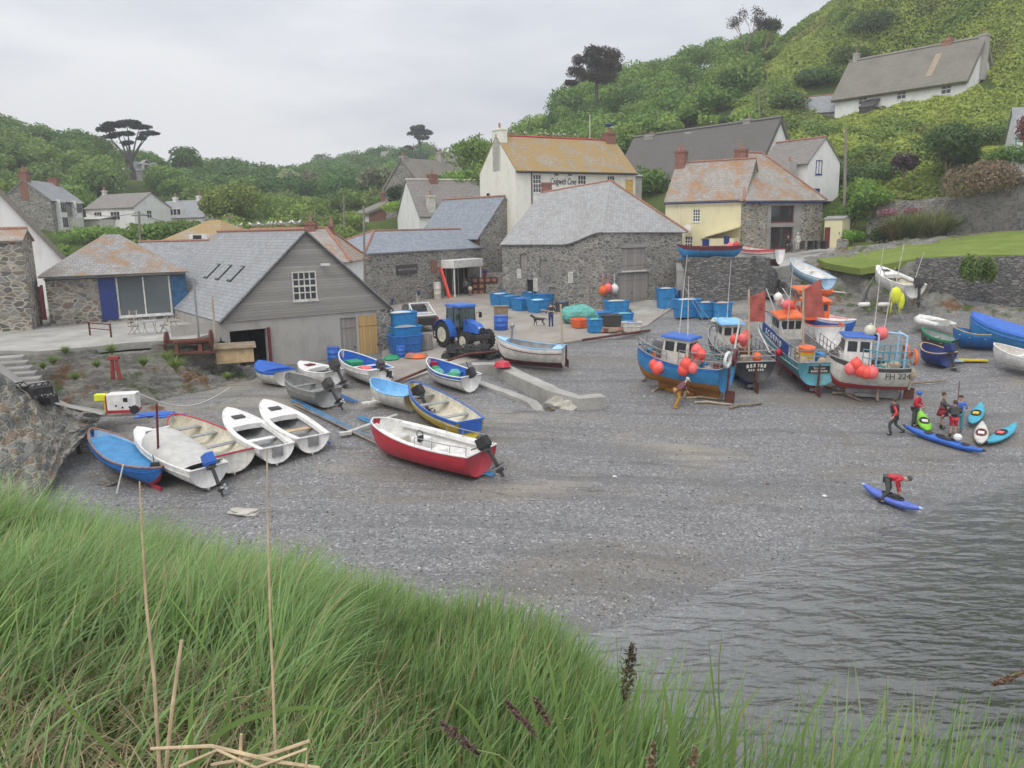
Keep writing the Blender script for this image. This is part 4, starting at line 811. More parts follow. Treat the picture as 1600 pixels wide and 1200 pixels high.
# --- yellow house joined to the stone barn
A = XY(1040, 80, 13); B = XY(1163, 76, 13); ze = ZAT(1040, 314, 80); Lh = (Vector(B[:2])-Vector(A[:2])).length
fu = lambda px: along(A, B, px)
root, L = house('yellow_house', 'pale yellow house with lichen splashed slate roof, tall brick chimney and blue porch door', A, B, 6.5, 7.6, ze, ZAT(1040, 257, 83), M['ywall'], M['slateH'], sidem=M['stoneM'], over=.2, ridgem=M['terra'], fascia=M['navy'],
  front=[(fu(1080.5), 3.35, fu(1092.5)-fu(1080.5), 1.2, dict(n=(3, 4))), (fu(1069), .65, fu(1082)-fu(1069), 1.35, dict(n=(3, 4)))], chim=[(.35, 3.2, ZAT(1020, 237, 83), 1.0, 1.0, M['brick'], 2), (6.2, 3.6, ZAT(1093, 240, 84), 1.1, .8, M['brick'], 1)])
b = MB(); x0, x1 = fu(1105), fu(1155); b.b3(x0, -2, -.5, x1, -.01, 1.8); b.slab([(x0-.3, -2.2, 1.85), (x1+.05, -2.2, 2.75), (x1+.05, 0, 2.9), (x0-.3, 0, 2.0)], .12); o = b.build('porch', M['ywall'], root)
b = MB(); b.b3(x0+.15, -2.05, .0, x0+.8, -2.0, 1.75); b.build('porch_door', M['navy'], o); b = MB(); b.b3(x1-.9, -2.05, 1.3, x1-.4, -2.0, 2.0); b.build('porch_window', M['navy'], o)
b = MB(); b.tube([(fu(1061), -.08, -.5), (fu(1061), -.08, ze-7.8)], .05, 6); b.build('downpipe', M['white'], root)
b = MB(); b.lathe([(.02, 0), (.25, .06), (.36, .16)], (0, 0, 0), 16, M=Matrix.Translation((fu(1076), -.4, 2.75)) @ Matrix.Rotation(rad(80), 4, 'X')); b.build('satellite_dish', M['white'], root)
A2 = XY(1163, 75.8, 13); B2 = XY(1286, 80, 13); fu = lambda px: along(A2, B2, px); ze = ZAT(1163, 310, 75.8)
root, L = house('stone_barn', 'square stone barn with tall hipped lichened slate roof and two large openings over the lawn', A2, B2, 8.5, 7.8, ze, ZAT(1182, 238, 80), M['stone'], M['slateH'], hip=(3.9, 4.1), over=.3, ridgem=M['terra'], fascia=M['navy'],
  front=[(fu(1202), 3.35-.35, fu(1237)-fu(1202), 1.5, dict(n=(2, 1), fm=M['maroon'], yy=.1)), (fu(1203), .15, fu(1237)-fu(1203), 2.35, dict(n=(3, 1), fm=M['maroon'], yy=.15, sill=False))], cat='barn')
b = MB(); b.b3(fu(1196), -.05, .1, fu(1202)-.02, -.005, 4.75); b.b3(fu(1237)+.02, -.05, .1, fu(1248), -.005, 4.75); b.b3(fu(1202)-.02, -.05, 2.53, fu(1237)+.02, -.005, 2.95); b.b3(fu(1202)-.02, -.05, 4.52, fu(1237)+.02, -.005, 4.75); b.build('surround', M['conc'], root)
A = XY(1288, 77, 10); B = XY(1316, 76, 10)
root, L = house('cream_shed', 'small cream shed with brown door beside the stone barn', A, B, 2.5, 8, ZAT(1300, 343, 76.5), ZAT(1300, 339, 78), M['ywall'], M['conc'], front=[(.1, .1, .65, 2.0, 'door', )] if 0 else [], cat='shed', over=.1)
b = MB(); b.b3(.05, -.05, 0, .55, -.004, 2.2); b.build('door', M['maroon'], root)
# --- thatched row
A = XY(962, 117, 18); B = XY(1186, 98, 20); zr = ZAT(1100, 208, 108)
root, L = house('thatched_row', 'long row of thatched cottages with grey thatch and white end gable behind the yellow house', A, B, 8, 12, ZAT(1000, 280, 114), ZAT(1200, 187, 101), M['wwall'], M['thatchD'], over=.6, th=.4, verge=.25,
  chim=[(19.2, 4.2, ZAT(1210, 180, 101), 1.0, 1.1, M['cem'], 1), (10.0, 4, ZAT(1110, 200, 107), 1, .9, M['cem'], 1), (3, 4, ZAT(1040, 206, 113), 1.7, 1.1, M['cem'], 2)])
# --- white cottage with blue window
A = XY(1262, 86, 15); B = XY(1311, 88.5, 15); ze = ZAT(1262, 252, 86)
root, L = house('white_cottage', 'small white cottage with a blue framed window in its gable and an orange ridge', A, B, 6.5, ZAT(1262, 296, 86), ze, ZAT(1280, 215, 87), M['wwall'], M['slateBr'], 'y', over=.35, ridgem=M['terra'],
   front=[(1.15, 1.55, .95, 1.45, dict(n=(2, 1), fm=M['navy']))], fascia=None)
b = MB(); b.b3(1.05, -.06, -1.2, 1.9, -.005, .1); b.build('lower_window', M['navy'], root)
b = MB(); b.b3(-1.6, 1, -2, -.6, 2, 2.9); o = b.build('side_chimney', M['cem'], root); b = MB(); b.lathe([(.15, 2.9), (.12, 3.4)], (-1.1, 1.5, 0), 8); b.build('pot', M['terra'], o)
# --- thatched cottage high on the hill
A = XY(1305, 118, 27); B = XY(1510, 104, 27); zb = ZAT(1305, 184, 118); zt = ZAT(1335, 97, 121)
root, L = house('hill_cottage', 'long white cottage with heavy grey thatch high on the bracken hillside', A, B, 7.5, zb-.5, ZAT(1305, 152, 118), ZAT(1505, 63, 107), M['wwall'], M['thatch'], over=.7, th=.45, verge=.35,
   front=[(along(A, B, a), h_, 1.25, 1.15, dict(n=(2, 2), yy=-.04)) for a, h_ in ((1327, 1.75), (1384, 1.75), (1450, 1.65))], right=[(4.2, .6, 1.1, 1.1, W3)],
   chim=[(.6, 3.75, ZAT(1331, 86, 121), .6, .8, M['cem'], 1), (13.2, 3.75, ZAT(1447, 68, 112), 1.2, .9, M['terra'], 1), (L_ if 0 else 17.6, 3.75, ZAT(1520, 56, 107), .9, 1.0, M['cem'], 1)])
b = MB(); q0, q1 = 12.2, 13.0; sl_ = (ZAT(1505, 63, 107)-ZAT(1305, 152, 118))/3.75; he_ = ZAT(1305, 152, 118)-zb+.5
b.slab([(q0, .3, he_+.3*sl_+.5), (q1, .3, he_+.3*sl_+.5), (q1+.1, 2.6, he_+2.6*sl_+.5), (q0+.1, 2.6, he_+2.6*sl_+.5)], .06); b.build('thatch_patch', paint((.36, .29, .2), .9), root)
b = MB(); b.slab([(4.4, -1.6, 1.2), (6.6, -1.6, 1.2), (6.6, 0, 2.3), (4.4, 0, 2.3)], .12); b.b3(4.5, -1.5, -1, 6.5, -.01, 1.15); b.build('porch', M['dark'], root)
A = XY(1252, 121, 26); B = XY(1304, 118.5, 26)
house('hill_outbuilding', 'slate roofed stone outbuilding at the left end of the hillside cottage', A, B, 5.5, ZAT(1252, 192, 121), ZAT(1260, 176, 120), ZAT(1280, 152, 123), M['stoneM'], M['slateG'], over=.25, ridgem=M['terra'], cat='outbuilding')
# --- white house cut by the right edge
A = XY(1581, 76, 15); B = XY(1680, 74, 15)
root, L = house('edge_house', 'white house with grey slate roof cut off by the right edge above the stone walls', A, B, 6, ZAT(1600, 255, 75), ZAT(1590, 213, 76), ZAT(1600, 170, 79), M['wwall'], M['slateG'], over=.25)
b = MB(); b.tube([(.1, -.1, -.5), (.1, -.1, 2.6)], .05, 6); b.build('downpipe', M['green'], root)
# ================================================================ WALLS
def wallrun(name, label, pts, th, mat, cat='wall', cap=None, rough=.06, parts=False):
    """pts: (x, y, zbottom, ztop) along the run"""
    mb = MB(); P_ = []
    for i in range(len(pts)-1):
        a, b = pts[i], pts[i+1]; n = max(1, int(math.hypot(b[0]-a[0], b[1]-a[1])/.5))
        P_ += [tuple(a[k]+(b[k]-a[k])*j/n for k in range(4)) for j in range(n)]
    P_.append(pts[-1]); f, bk = [], []
    for i, p in enumerate(P_):
        q = P_[min(i+1, len(P_)-1)]; o = P_[max(i-1, 0)]; d = Vector((q[0]-o[0], q[1]-o[1])).normalized(); nn = Vector((d.y, -d.x)); r = lambda: random.uniform(-rough, rough)
        zt = p[3]+r()*1.3; f.append([(p[0]+nn.x*(.18+r()), p[1]+nn.y*(.18+r()), p[2]+(zt-p[2])*k/5) for k in range(6)]); bk.append([(p[0]-nn.x*th, p[1]-nn.y*th, p[2]), (p[0]-nn.x*th, p[1]-nn.y*th, zt)])
    rows = [a[:5] + [a[5]] + b[::-1] for a, b in zip(f, bk)]
    mb.grid([list(r_) for r_ in rows]); mb.f.append(tuple(range(len(rows[0])))); mb.m.append(0); k = len(mb.v)-len(rows[0]); mb.f.append(tuple(range(k, k+len(rows[0])))[::-1]); mb.m.append(0)
    o = mb.build(name, mat, None); tag(o, label, cat); return o
def wp(px, py, z, zb): q = P(px, py, z); return (q.x, q.y, zb, z)
wallrun('lawn_wall', 'long grey stone retaining wall holding up the lawn on the right', [wp(1432, 404, 7.95, 4.3), wp(1500, 402, 8.05, 4.0), wp(1600, 399, 8.2, 4), wp(1720, 396, 8.3, 4)], .5, M['stoneDry'])
wallrun('platform_wall', 'dark dry stone wall below the two boats on the platform', [(*(LOFT[2].xy+Vector((.2, .5))), 3.2, 8.0), wp(1075, 403, 8.1, 3.2), wp(1180, 401, 8.15, 3.3), wp(1197, 409, 7.8, 3.5), wp(1216, 432, 6.5, 3.6), wp(1250, 458, 5.6, 3.8)], .9, M['stoneDry'])
wallrun('upper_wall', 'tall dark stone wall at the right below the white edge house', [(*D(1478, 372, 73).xy, 8, ZAT(1490, 316, 73)), (*D(1530, 372, 72).xy, 8, ZAT(1530, 297, 72)), (*D(1640, 372, 70).xy, 8, ZAT(1620, 285, 70))], .6, M['stoneD'])
wallrun('garden_wall', 'weathered grey garden wall behind the spiky flax bushes', [(*D(1355, 340, 79).xy, 8.5, ZAT(1360, 312, 79)), (*D(1420, 340, 77.5).xy, 8.5, ZAT(1420, 314, 77.5)), (*D(1500, 350, 75).xy, 8.5, ZAT(1490, 303, 75))], .5, M['stoneMoss'] if 'stoneMoss' in M else M['stoneM'])
wallrun('step_wall', 'short low stone wall by the telegraph pole at the end of the lawn', [(*P(1308, 388, 8.4).xy, 8, 9.3), (*P(1322, 388, 8.4).xy, 8, 9.2)], .5, M['stoneM'])# ================================================================ BOATS
def GH(px, py, h):              # point h metres above the beach seen at a pixel
    q = G(px, py)
    for _ in range(12): q = P(px, py, gz(q.x, q.y)+h)
    return q
def hullfun(L, B, D, wt=.78, bowr=.35, sternr=.06, full=.62, double=False, kr=.78, vee=.75):
    def b(t):
        if double and t < .45: return B/2*max(.02, math.sin(math.pi/2*min(1, t/.45))**.75)
        if t < .42: return B/2*(wt+(1-wt)*math.sin(math.pi/2*t/.42))
        return B/2*max(.012, math.cos(math.pi/2*min(1, (t-.42)/.58))**full)
    s = lambda t: D*(1+bowr*max(0, t-.3)**2/.49+sternr*max(0, .3-t)**2/.09*(3 if double else 1))
    k = lambda t: D*(.9*max(0, (t-kr)/(1-kr))**2.6 + .06*(1-t) + (.8*max(0, (.12-t)/.12)**2 if double else 0))
    def pt(t, v, dy=0, top=None):
        y = max(0, b(t)*math.sin(abs(v)*math.pi/2)**vee-dy); kk = k(t); z = kk+(s(t)-kk)*(1-math.cos(abs(v)*math.pi/2))**.8
        return (t*L, math.copysign(y, v) if v else 0, z)
    return b, s, k, pt
D_ = D
def boat(label, bow, stern, B, D, out='white', bot=None, band=None, ins='offwhite', gun=None, hb=None, hs=None, name='rowing_boat', cat='boat', lean=0, group=None, vb=.35, vband=.86, thw=(.3, .55), fore=0, hatch=False,
         forem=None, aft=0, wt=.78, double=False, thm=None, floor=.22, bowr=.35, full=.62, keel=True, lift=0, side=0, vee=.75, nt=26, raw=False, spray=None):
    hb = hb if hb is not None else D*(1+bowr); hs = hs if hs is not None else D
    if len(bow) == 3:      # (px, py of the gunwale, distance)
        b1, s1 = D_(*bow), D_(*stern); g0, g1 = s1.z-hs, b1.z-hb
    else:
        b1, s1 = GH(*bow, hb+lift), GH(*stern, hs+lift); g0, g1 = gz(*s1.xy)+lift, gz(*b1.xy)+lift
    d = b1.xy-s1.xy; L = d.length
    root = empty(name, (s1.x, s1.y, g0+.05), 0, label, cat, group); root.rotation_euler = (rad(lean), -math.atan2(g1-g0, L), math.atan2(d.y, d.x))
    bf, sf, kf, pt = hullfun(L, B, D, wt, bowr, full=full, double=double, vee=vee); ts = [i/nt for i in range(nt+1)]; nv = 8; gun = gun or out
    mo = [M[out], M[bot or out], M[band or out]]; hb_ = MB()
    vs = [-1+i/nv for i in range(2*nv+1)]; o = 0; n = len(vs)
    for t in ts: hb_.v += [pt(t, v) for v in vs]
    for i in range(nt):
        for j in range(2*nv):
            vm = abs((vs[j]+vs[j+1])/2); hb_.f.append((i*n+j, i*n+j+1, (i+1)*n+j+1, (i+1)*n+j)); hb_.m.append(1 if (bot and vm < vb) else (2 if (band and vm > vband) else 0))
    if not double: hb_.f.append(tuple(range(n))); hb_.m.append(0)
    hull = hb_.build('hull', mo, root, smooth=True)
    if keel: kb = MB(); kb.b3(.05, -.035, -.06, L*.8, .035, kf(.3)+.04); kb.build('keel', M[bot or out], root)
    ib = MB(); zf = D*floor; th = .035; rows = []
    for t in ts:
        t2 = min(max(t, .006), .985); row = []
        for v in vs: p = pt(t2, v); y = p[1]; row.append((p[0]+(th if t < .01 else 0), math.copysign(max(0, abs(y)-th), y), max(p[2]+(.012 if abs(v) < 1 else -.01), zf+kf(t2)*.9)))
        rows.append(row)
    ib.grid(rows)
    if not double: ib.f.append(tuple(range(n))[::-1]); ib.m.append(0)
    ib.build('interior', M[ins], root, smooth=False)
    gb = MB(); r = .035
    for sgn in (-1, 1): gb.tube([Vector(pt(t, sgn))+V3(0, -sgn*.01, .01) for t in ts], r, 6)
    if not double: gb.tube([Vector(pt(0, -1))+V3(0, 0, .01), Vector(pt(0, 1))+V3(0, 0, .01)], r, 6)
    gb.build('gunwale', M[gun], root)
    if spray:
        sb_ = MB()
        for sgn in (-1, 1): sb_.tube([Vector(pt(t, sgn*.8))+V3(0, sgn*.012, 0) for t in ts[:-2]], .022, 5)
        sb_.build('rubbing_strake', M[spray], root)
    for t in thw:
        w_ = bf(t)-.06; tb = MB(); tb.b3(t*L-.13, -w_, sf(t)-.16-.12*D, t*L+.13, w_, sf(t)-.12-.12*D); tb.build('thwart', M[thm or ins], root)
    def deck(t0, t1, nm, m, camber=.06, dz=.0):
        db = MB(); rr = []
        for i in range(9):
            t = t0+(t1-t0)*i/8; w_ = bf(t)-.01; rr.append([(t*L, w_*q/4, sf(t)+dz+camber*(1-(q/4)**2)) for q in range(-4, 5)])
        db.grid(rr); k = len(db.v); 
        if t0 > .3: p0 = rr[0]; db.add(list(p0)+[(p[0], p[1], p[2]-.3*D) for p in p0[::-1]], [tuple(range(18))])
        return db.build(nm, M[m], root, smooth=False)
    if fore: 
        fo = deck(fore, .985, 'foredeck', forem or out)
        if hatch:
            t = fore+(1-fore)*.42; h = MB(); h.box((t*L, 0, sf(t)+.085), (.38, .5, .05)); h.build('hatch', M['dark'], fo, bevel=.02)
    if aft: deck(.01, aft, 'aft_deck', forem or out)
    if side:
        for sgn in (-1, 1):
            db = MB(); rr = []
            for i in range(15):
                t = .02+(fore or .8)*i/14; rr.append([(t*L, sgn*(bf(t)-.01), sf(t)+.005), (t*L, sgn*(bf(t)-side), sf(t)+.015), (t*L, sgn*(bf(t)-side-.02), sf(t)-.14)])
            db.grid(rr); db.build('side_deck', M[forem or out], root)
    root['L'] = L; root['hf'] = 0
    del root['hf'], root['L']
    return root, L, (bf, sf, kf, pt)
def outboard(root, x, z, cowl='black', y=0, tilt=40, s=1, turn=0):
    T = Matrix.Translation((x, y, z)) @ Matrix.Rotation(rad(turn), 4, 'Z') @ Matrix.Rotation(rad(tilt), 4, 'Y') @ Matrix.Scale(s, 4)
    b = MB(); b.box((-.13, 0, -.35), (.13, .07, .75), M=T); b.box((-.08, 0, -.05), (.22, .24, .14), M=T); b.box((-.15, 0, -.68), (.42, .22, .03), M=T); b.lathe([(.02, -.25), (.07, -.1), (.07, .1), (.03, .2)], (0, 0, 0), 8, M=T @ Matrix.Translation((-.16, 0, -.85)) @ Matrix.Rotation(rad(90), 4, 'Y'))
    b.box((-.13, 0, -.98), (.14, .03, .22), M=T); b.tube([T @ Vector((.0, 0, .12)), T @ Vector((.5, 0, .2))], .025*s, 6)
    o = b.build('outboard', M['dark'], root, bevel=.02)
    c = MB(); c.box((-.08, 0, .22), (.46, .3, .36), M=T, taper=.9); c.box((-.08, 0, .02), (.4, .26, .06), M=T); c.build('cowl', M[cowl], o, bevel=.06)
    p = MB()
    for k in range(3): p.box((-.4, .07*math.cos(k*2.1), -.85+.07*math.sin(k*2.1)), (.03, .1, .07), rx=k*2.1, M=T)
    p.build('propeller', M['metal'], o)
    return o
def fender(root, c, r, m='buoy', name='buoy'):
    b = MB(); b.ball(c, (r, r, r*1.12), 12); b.lathe([(r*.25, r*1.0), (r*.16, r*1.3)], c, 8); return b.build(name, M[m], root, smooth=True)
def loc(root, v):
    Mx = Matrix.Translation(root.location) @ root.rotation_euler.to_matrix().to_4x4(); return Mx.inverted() @ v
GR = 'small boats drawn up on the shingle'
# blue clinker boat on the far left
r, L, h = boat('blue clinker boat with salmon gunwale and bright blue cover, nearest the revetment', (140, 672), (250, 737), 1.75, .75, 'royal', 'redpaint', None, 'lblue', 'terra', group=GR, wt=.5, double=True, thw=(), vb=.3, spray='royal')
b = MB(); rr = []
for i in range(13):
    t = .12+.74*i/12; w_ = h[0](t)-.07; rr.append([(t*L, w_*q/4, h[1](t)-.1+.05*math.cos(q*.4)) for q in range(-4, 5)])
b.grid(rr); b.build('cover', M['hullblue'], r); outboard(r, .55, .8, 'black', tilt=-70, s=.8)
b = MB(); b.tube([(.9, -.4, .3), (.75, -.35, 3.1)], .045, 7); b.build('mast', M['maroon'], r)
b = MB(); b.tube([(1.1, h[0](.3)+.05, .9), (1.1, h[0](.3)+.35, -.15)], .03, 6); b.build('prop_stick', M['offwhite'], r)
# launching trolley under it
q = G(150, 708); tr = empty('launching_trolley', (q.x, q.y, q.z), .4, 'small launching trolley with rubber wheel at the bow of the blue clinker boat', 'trolley')
b = MB(); b.tube([(-.5, .9, .7), (0, .1, .25), (.6, -.9, .2)], .035, 6); b.tube([(-.6, .2, .25), (.6, .2, .25)], .035, 6); b.build('frame', M['metal'], tr)
for x in (-.62, .62): b = MB(); b.lathe([(.1, -.07), (.24, -.07), (.27, 0), (.24, .07), (.1, .07)], M=Matrix.Translation((x, .2, .27)) @ Matrix.Rotation(rad(90), 4, 'Y'), n=16); w_ = b.build('wheel', M['tyre'], tr); b = MB(); b.lathe([(.09, -.075), (.09, .075)], M=Matrix.Translation((x, .2, .27)) @ Matrix.Rotation(rad(90), 4, 'Y'), n=10); b.build('hub', M['offwhite'], w_)
# white cuddy boat with canvas cover
r, L, h = boat('white cuddy boat with pale canvas cover and blue hooded outboard motor', (213, 672), (325, 733), 1.8, .8, 'white', None, None, 'offwhite', 'white', group=GR, thw=(), fore=.62, side=.15, wt=.85, bowr=.3, spray='offwhite')
b = MB(); rr = []
for i in range(11):
    t = .06+.6*i/10; w_ = h[0](t)-.03; top = .1+.5*min(1, max(0, (t-.15)/.4))**.7*(1 if t < .6 else .95); rr.append([(t*L, w_*math.sin(q/5*math.pi/2)*(1-.12*(1-abs(q)/5)), h[1](t)+.02+top*math.cos(q/5*math.pi/2)**.6) for q in range(-5, 6)])
b.grid(rr); b.build('cover', M['canvas'], r, smooth=True)
b = MB(); c_ = h[1](.68)+.1; b.box((.7*L, 0, c_+.22), (.06, .95, .5), ry=rad(-25)); o = b.build('windscreen', M['white'], r); b = MB(); b.box((.71*L+.02, 0, c_+.24), (.05, .8, .34), ry=rad(-25)); b.build('pane', M['glass'], o)
outboard(r, -.05, .9, 'blue', tilt=35, s=1.15)
# red rimmed open boat
r, L, h = boat('weathered cream open boat with bright red gunwale between the covered cuddy and white dinghies', (268, 652), (365, 710), 2.15, .82, 'offwhite', 'offwhite', 'redpaint', 'cream', 'redpaint', group=GR, thw=(.12, .35, .62, .8), thm='grey', wt=.82, vband=.9, double=False, bowr=.3)
b = MB(); b.ball((.35, .5, .65), (.3, .22, .12), 10); b.build('tarpaulin_bundle', M['teal'], r)
# two white dinghies with hatches
for lab, bw, st in (('white cuddy dinghy, the left one of the pair with dark hatches', (353, 640), (432, 700)), ('white cuddy dinghy with red thwart, the right one of the hatch pair', (410, 626), (488, 684))):
    r, L, h = boat(lab, bw, st, 1.75, .72, 'white', None, None, 'grey', 'white', group=GR, thw=(.35,), thm='white' if 'left' in lab else 'palewood', fore=.58, hatch=True, side=.2, wt=.82, bowr=.32)
    b = MB(); b.b3(-.05, -.22, .35, -.005, .22, .74); b.build('transom_pad', M['grey'], r)
# boats near the boathouse
r, L, h = boat('small white boat with blue cover over its bow in front of the dark boathouse opening', (404, 565), (445, 582), 1.7, .8, 'offwhite', None, 'royal', 'blue', 'blue', group=GR, thw=(.4,), fore=.35, forem='blue', vband=.93)
fender(r, (L*.55, -1.0, .1), .18, 'white')
r, L, h = boat('small white cuddy boat with red hatch behind the aluminium boat', (468, 566), (522, 582), 1.75, .75, 'white', None, None, 'grey', 'white', group=GR, thw=(.35,), fore=.5, side=.15); b = MB(); b.box((L*.72, 0, h[1](.72)+.07), (.4, .5, .05)); b.build('hatch', M['maroon'], r)
outboard(r, -.05, .9, 'dark', tilt=30, s=1.2)
r, L, h = boat('bare grey aluminium boat with black outboard tilted up', (447, 583), (512, 612), 1.75, .85, 'alu', None, None, 'alu', 'alu', group=GR, thw=(.35, .65), wt=.88, vee=.55, bowr=.3, spray='alu'); outboard(r, -.05, .95, 'dark', tilt=45, s=1.15)
b = MB(); b.box((L*.45, .1, .42), (.9, .3, .12), rz=.3); b.build('bag', M['terra'], r)
r, L, h = boat('white clinker boat with blue inside and green box near the yellow door', (534, 548), (596, 580), 1.9, .9, 'white', 'offwhite', None, 'blue', 'white', group=GR, thw=(.3, .5), thm='white', vb=.3, wt=.75, spray='offwhite'); outboard(r, -.05, 1.0, 'dark', tilt=70, s=1.1)
b = MB(); b.box((L*.68, 0, .72), (.9, .75, .3)); b.build('box', M['green'], r, bevel=.03); b = MB(); b.box((L*.4, 0, .68), (.7, .5, .14)); b.build('cushion', M['pink'], r, bevel=.03)
r, L, h = boat('white boat with pale sky blue inside, left of the yellow boat', (578, 592), (645, 618), 1.8, .8, 'offwhite', 'white', 'skyblue', 'skyblue', 'skyblue', group=GR, thw=(), floor=.45, vband=.94, wt=.8); outboard(r, -.3, .8, 'black', tilt=35, s=1.2)
r, L, h = boat('large yellow open boat with blue gunwale and cream inside', (640, 596), (733, 660), 1.95, .9, 'yellow', 'yellow', 'blue', 'cream', 'blue', group=GR, thw=(.3, .62, .8), thm='grey', wt=.7, bowr=.38, vband=.93, spray='grey')
b = MB(); b.b3(-.06, -.55, .45, -.005, .55, .92); b.build('transom_board', M['blue'], r)
r, L, h = boat('white boat with blue inside and green net tubs beside the slipway wall', (668, 560), (735, 590), 1.9, .85, 'white', 'offwhite', 'blue', 'blue', 'white', group=GR, thw=(.5,), wt=.72, vband=.93, spray='dark'); outboard(r, .25, 1.0, 'black', tilt=-50, s=1.1)
for i, (x, y, m) in enumerate(((.82, 0, 'green'), (.66, .25, 'net'), (.38, .1, 'green'), (.5, -.4, 'net'))): b = MB(); b.ball((x*L, y, .6), (.35, .3, .25), 10); b.build('net_heap', M[m], r)
b = MB(); b.box((.9*L, -.1, .85), (.3, .25, .3)); b.build('can', M['red'], r)
# red dory with console and outboard
r, L, h = boat('red hulled motor boat with white moulded deck, steering console and black outboard', (579, 656), (750, 708), 2.35, 1.0, 'redpaint', None, None, 'white', 'white', group=GR, name='motor_boat', cat='motor boat', thw=(), wt=.9, bowr=.3, full=.5, fore=.0, floor=.4, side=.22, forem='white', hb=1.25, hs=1.0, vee=.6)
for nm, c, d, m in (('console', (L*.5, .25, .75), (.7, .8, .75), 'white'), ('seat', (L*.34, .25, .62), (.5, .75, .45), 'white'), ('bow_locker', (L*.78, 0, .68), (.9, 1.1, .35), 'offwhite'), ('seat', (L*.6, -.5, .6), (.9, .5, .35), 'offwhite'), ('box', (L*.67, .45, .72), (.4, .35, .3), 'palewood'), ('engine_well', (L*.05, 0, .65), (.3, 1.6, .5), 'white')):
    b = MB(); b.box(c, d, taper=.85); b.build(nm, M[m], r, bevel=.08)
b = MB(); b.b3(L*.1, -.6, .42, L*.3, .7, .44); b.build('deck_mat', M['red'], r)
b = MB(); b.tube([(L*.5+.05+.16*math.cos(a)*.5, .3+.18*math.sin(a), 1.2+.16*math.cos(a)) for a in np.linspace(0, 6.28, 13)[:-1]], .02, 5, closed=True); b.build('wheel', M['black'], r)
b = MB(); b.box((L*.46, .62, 1.18), (.15, .25, .25)); b.build('throttle_box', M['black'], r, bevel=.03)
b = MB()
for sgn in (-1, 1):
    P0 = [Vector(h[3](t, sgn))+V3(0, -sgn*.1, .33) for t in (.02, .15, .3, .45)]; b.tube(P0, .018, 5)
    for p in P0: b.tube([p, p-V3(0, 0, .33)], .015, 5)
b.build('rail', M['metal'], r)
outboard(r, -.1, 1.15, 'black', tilt=38, s=1.15)
b = MB()
for i in range(7): b.tube([(L*.62+i*.13, -1.02, .58+.03*math.sin(i*2)), (L*.62+i*.13+.1, -1.03, .66-.04*(i % 2))], .02, 4)
b.build('bow_lettering', M['white'], r)
# cream work boat in the middle
r, L, h = boat('cream work boat with blue gunwale, maroon bottom and steering post beside the slipway', (774, 525), (880, 540), 2.2, 1.1, 'offwhite', 'maroon', 'white', 'grey', 'skyblue', name='work_boat', cat='boat', group=GR, thw=(.2,), thm='lblue', wt=.75, vb=.42, vband=.93, fore=.84, forem='lblue', aft=.14, hb=1.55, hs=1.35, spray='maroon', lift=.15)
b = MB(); b.tube([(L*.78, .0, .5), (L*.78, 0, 2.3)], .07, 7); b.ball((L*.78, 0, 2.2), .16, 8); b.build('winch_post', M['metal'], r)
b = MB(); b.tube([(.1, 0, .8), (.35, 0, 3.6)], .06, 6); b.tube([(.3, 0, 3.1), (1.5, 0, 3.2)], .03, 5); b.build('mast', M['rope'], r)
b = MB(); b.tube([(-.1, 0, 1.3), (-.15, 0, .05)], .06, 6); b.box((-.25, 0, .25), (.06, .45, .45), rz=.3); b.build('rudder', M['rust'], r)
b = MB(); b.ball((L*.65, .2, .75), (.6, .5, .14), 10); b.build('sack', M['cream'], r)
# platform boats
def pboat(*a, z=8.3, **k):
    global gz; g = gz; gz = lambda x, y: z
    try: return boat(*a, **k)
    finally: gz = g
r, L, h = pboat('long pale blue gig with dark red rail on the stone platform below the yellow house', (1160, 386, 66), (1058, 385, 66), 1.9, .95, 'hullblue', None, 'maroon', 'offwhite', 'maroon', name='gig', group='boats on the stone platform', double=True, thw=(.3, .6), vband=.8, hb=1.0, hs=1.0, bowr=.12)
fender(r, (L*.9, .1, 1.05), .3, 'red', 'buoy'); fender(r, (L*.8, -.1, 1.0), .28, 'pink', 'buoy')
r, L, h = pboat('white boat with pink top strake and dark bottom at the end of the stone platform', (1150, 384, 70), (1219, 390, 64.5), 2.0, 1.2, 'white', 'maroon', 'pink', 'offwhite', 'redpaint', name='gig', group='boats on the stone platform', thw=(.3, .6), vb=.5, vband=.88, hb=1.6, hs=1.3, wt=.5, spray='dark')
# right ramp boats
r, L, h = boat('pale blue and white pointed boat lying on the top of the stone ramp', (1232, 403, 66), (1293, 437, 61), 1.9, .85, 'lblue', None, 'white', 'white', 'lblue', group='boats on the rock ramp', thw=(.3, .6), wt=.7, full=.75, bowr=.4)
r, L, h = boat('white cuddy boat with rust stained inside drawn up below the lawn wall', (1365, 414, 60), (1428, 447, 56), 2.1, .95, 'white', None, None, 'cream', 'white', group='boats on the rock ramp', thw=(.3,), fore=.6, hatch=True, side=.15, wt=.85, full=.7); outboard(r, -.1, 1.0, 'dark', tilt=15, s=1.4)
b = MB(); b.tube([(L*.3, .6, .6), (L*.3, .75, 3.6)], .035, 5); b.tube([(L*.18, -.4, .6), (L*.12, -.4, 3.2)], .03, 5); b.build('rods', M['offwhite'], r)
# orange kayak-like boat left of it and black props
r, L, h = boat('orange plastic canoe with paddle lying across the ramp behind the sails', (1303, 455, 57), (1246, 451, 58), .75, .35, 'orange', None, None, 'orange', 'orange', name='canoe', cat='canoe', double=True, thw=(), fore=.65, lift=.3, bowr=.2)
b = MB(); b.box((L+.3, 0, .35), (.9, .25, .06)); b.build('paddle', M['offwhite'], r)
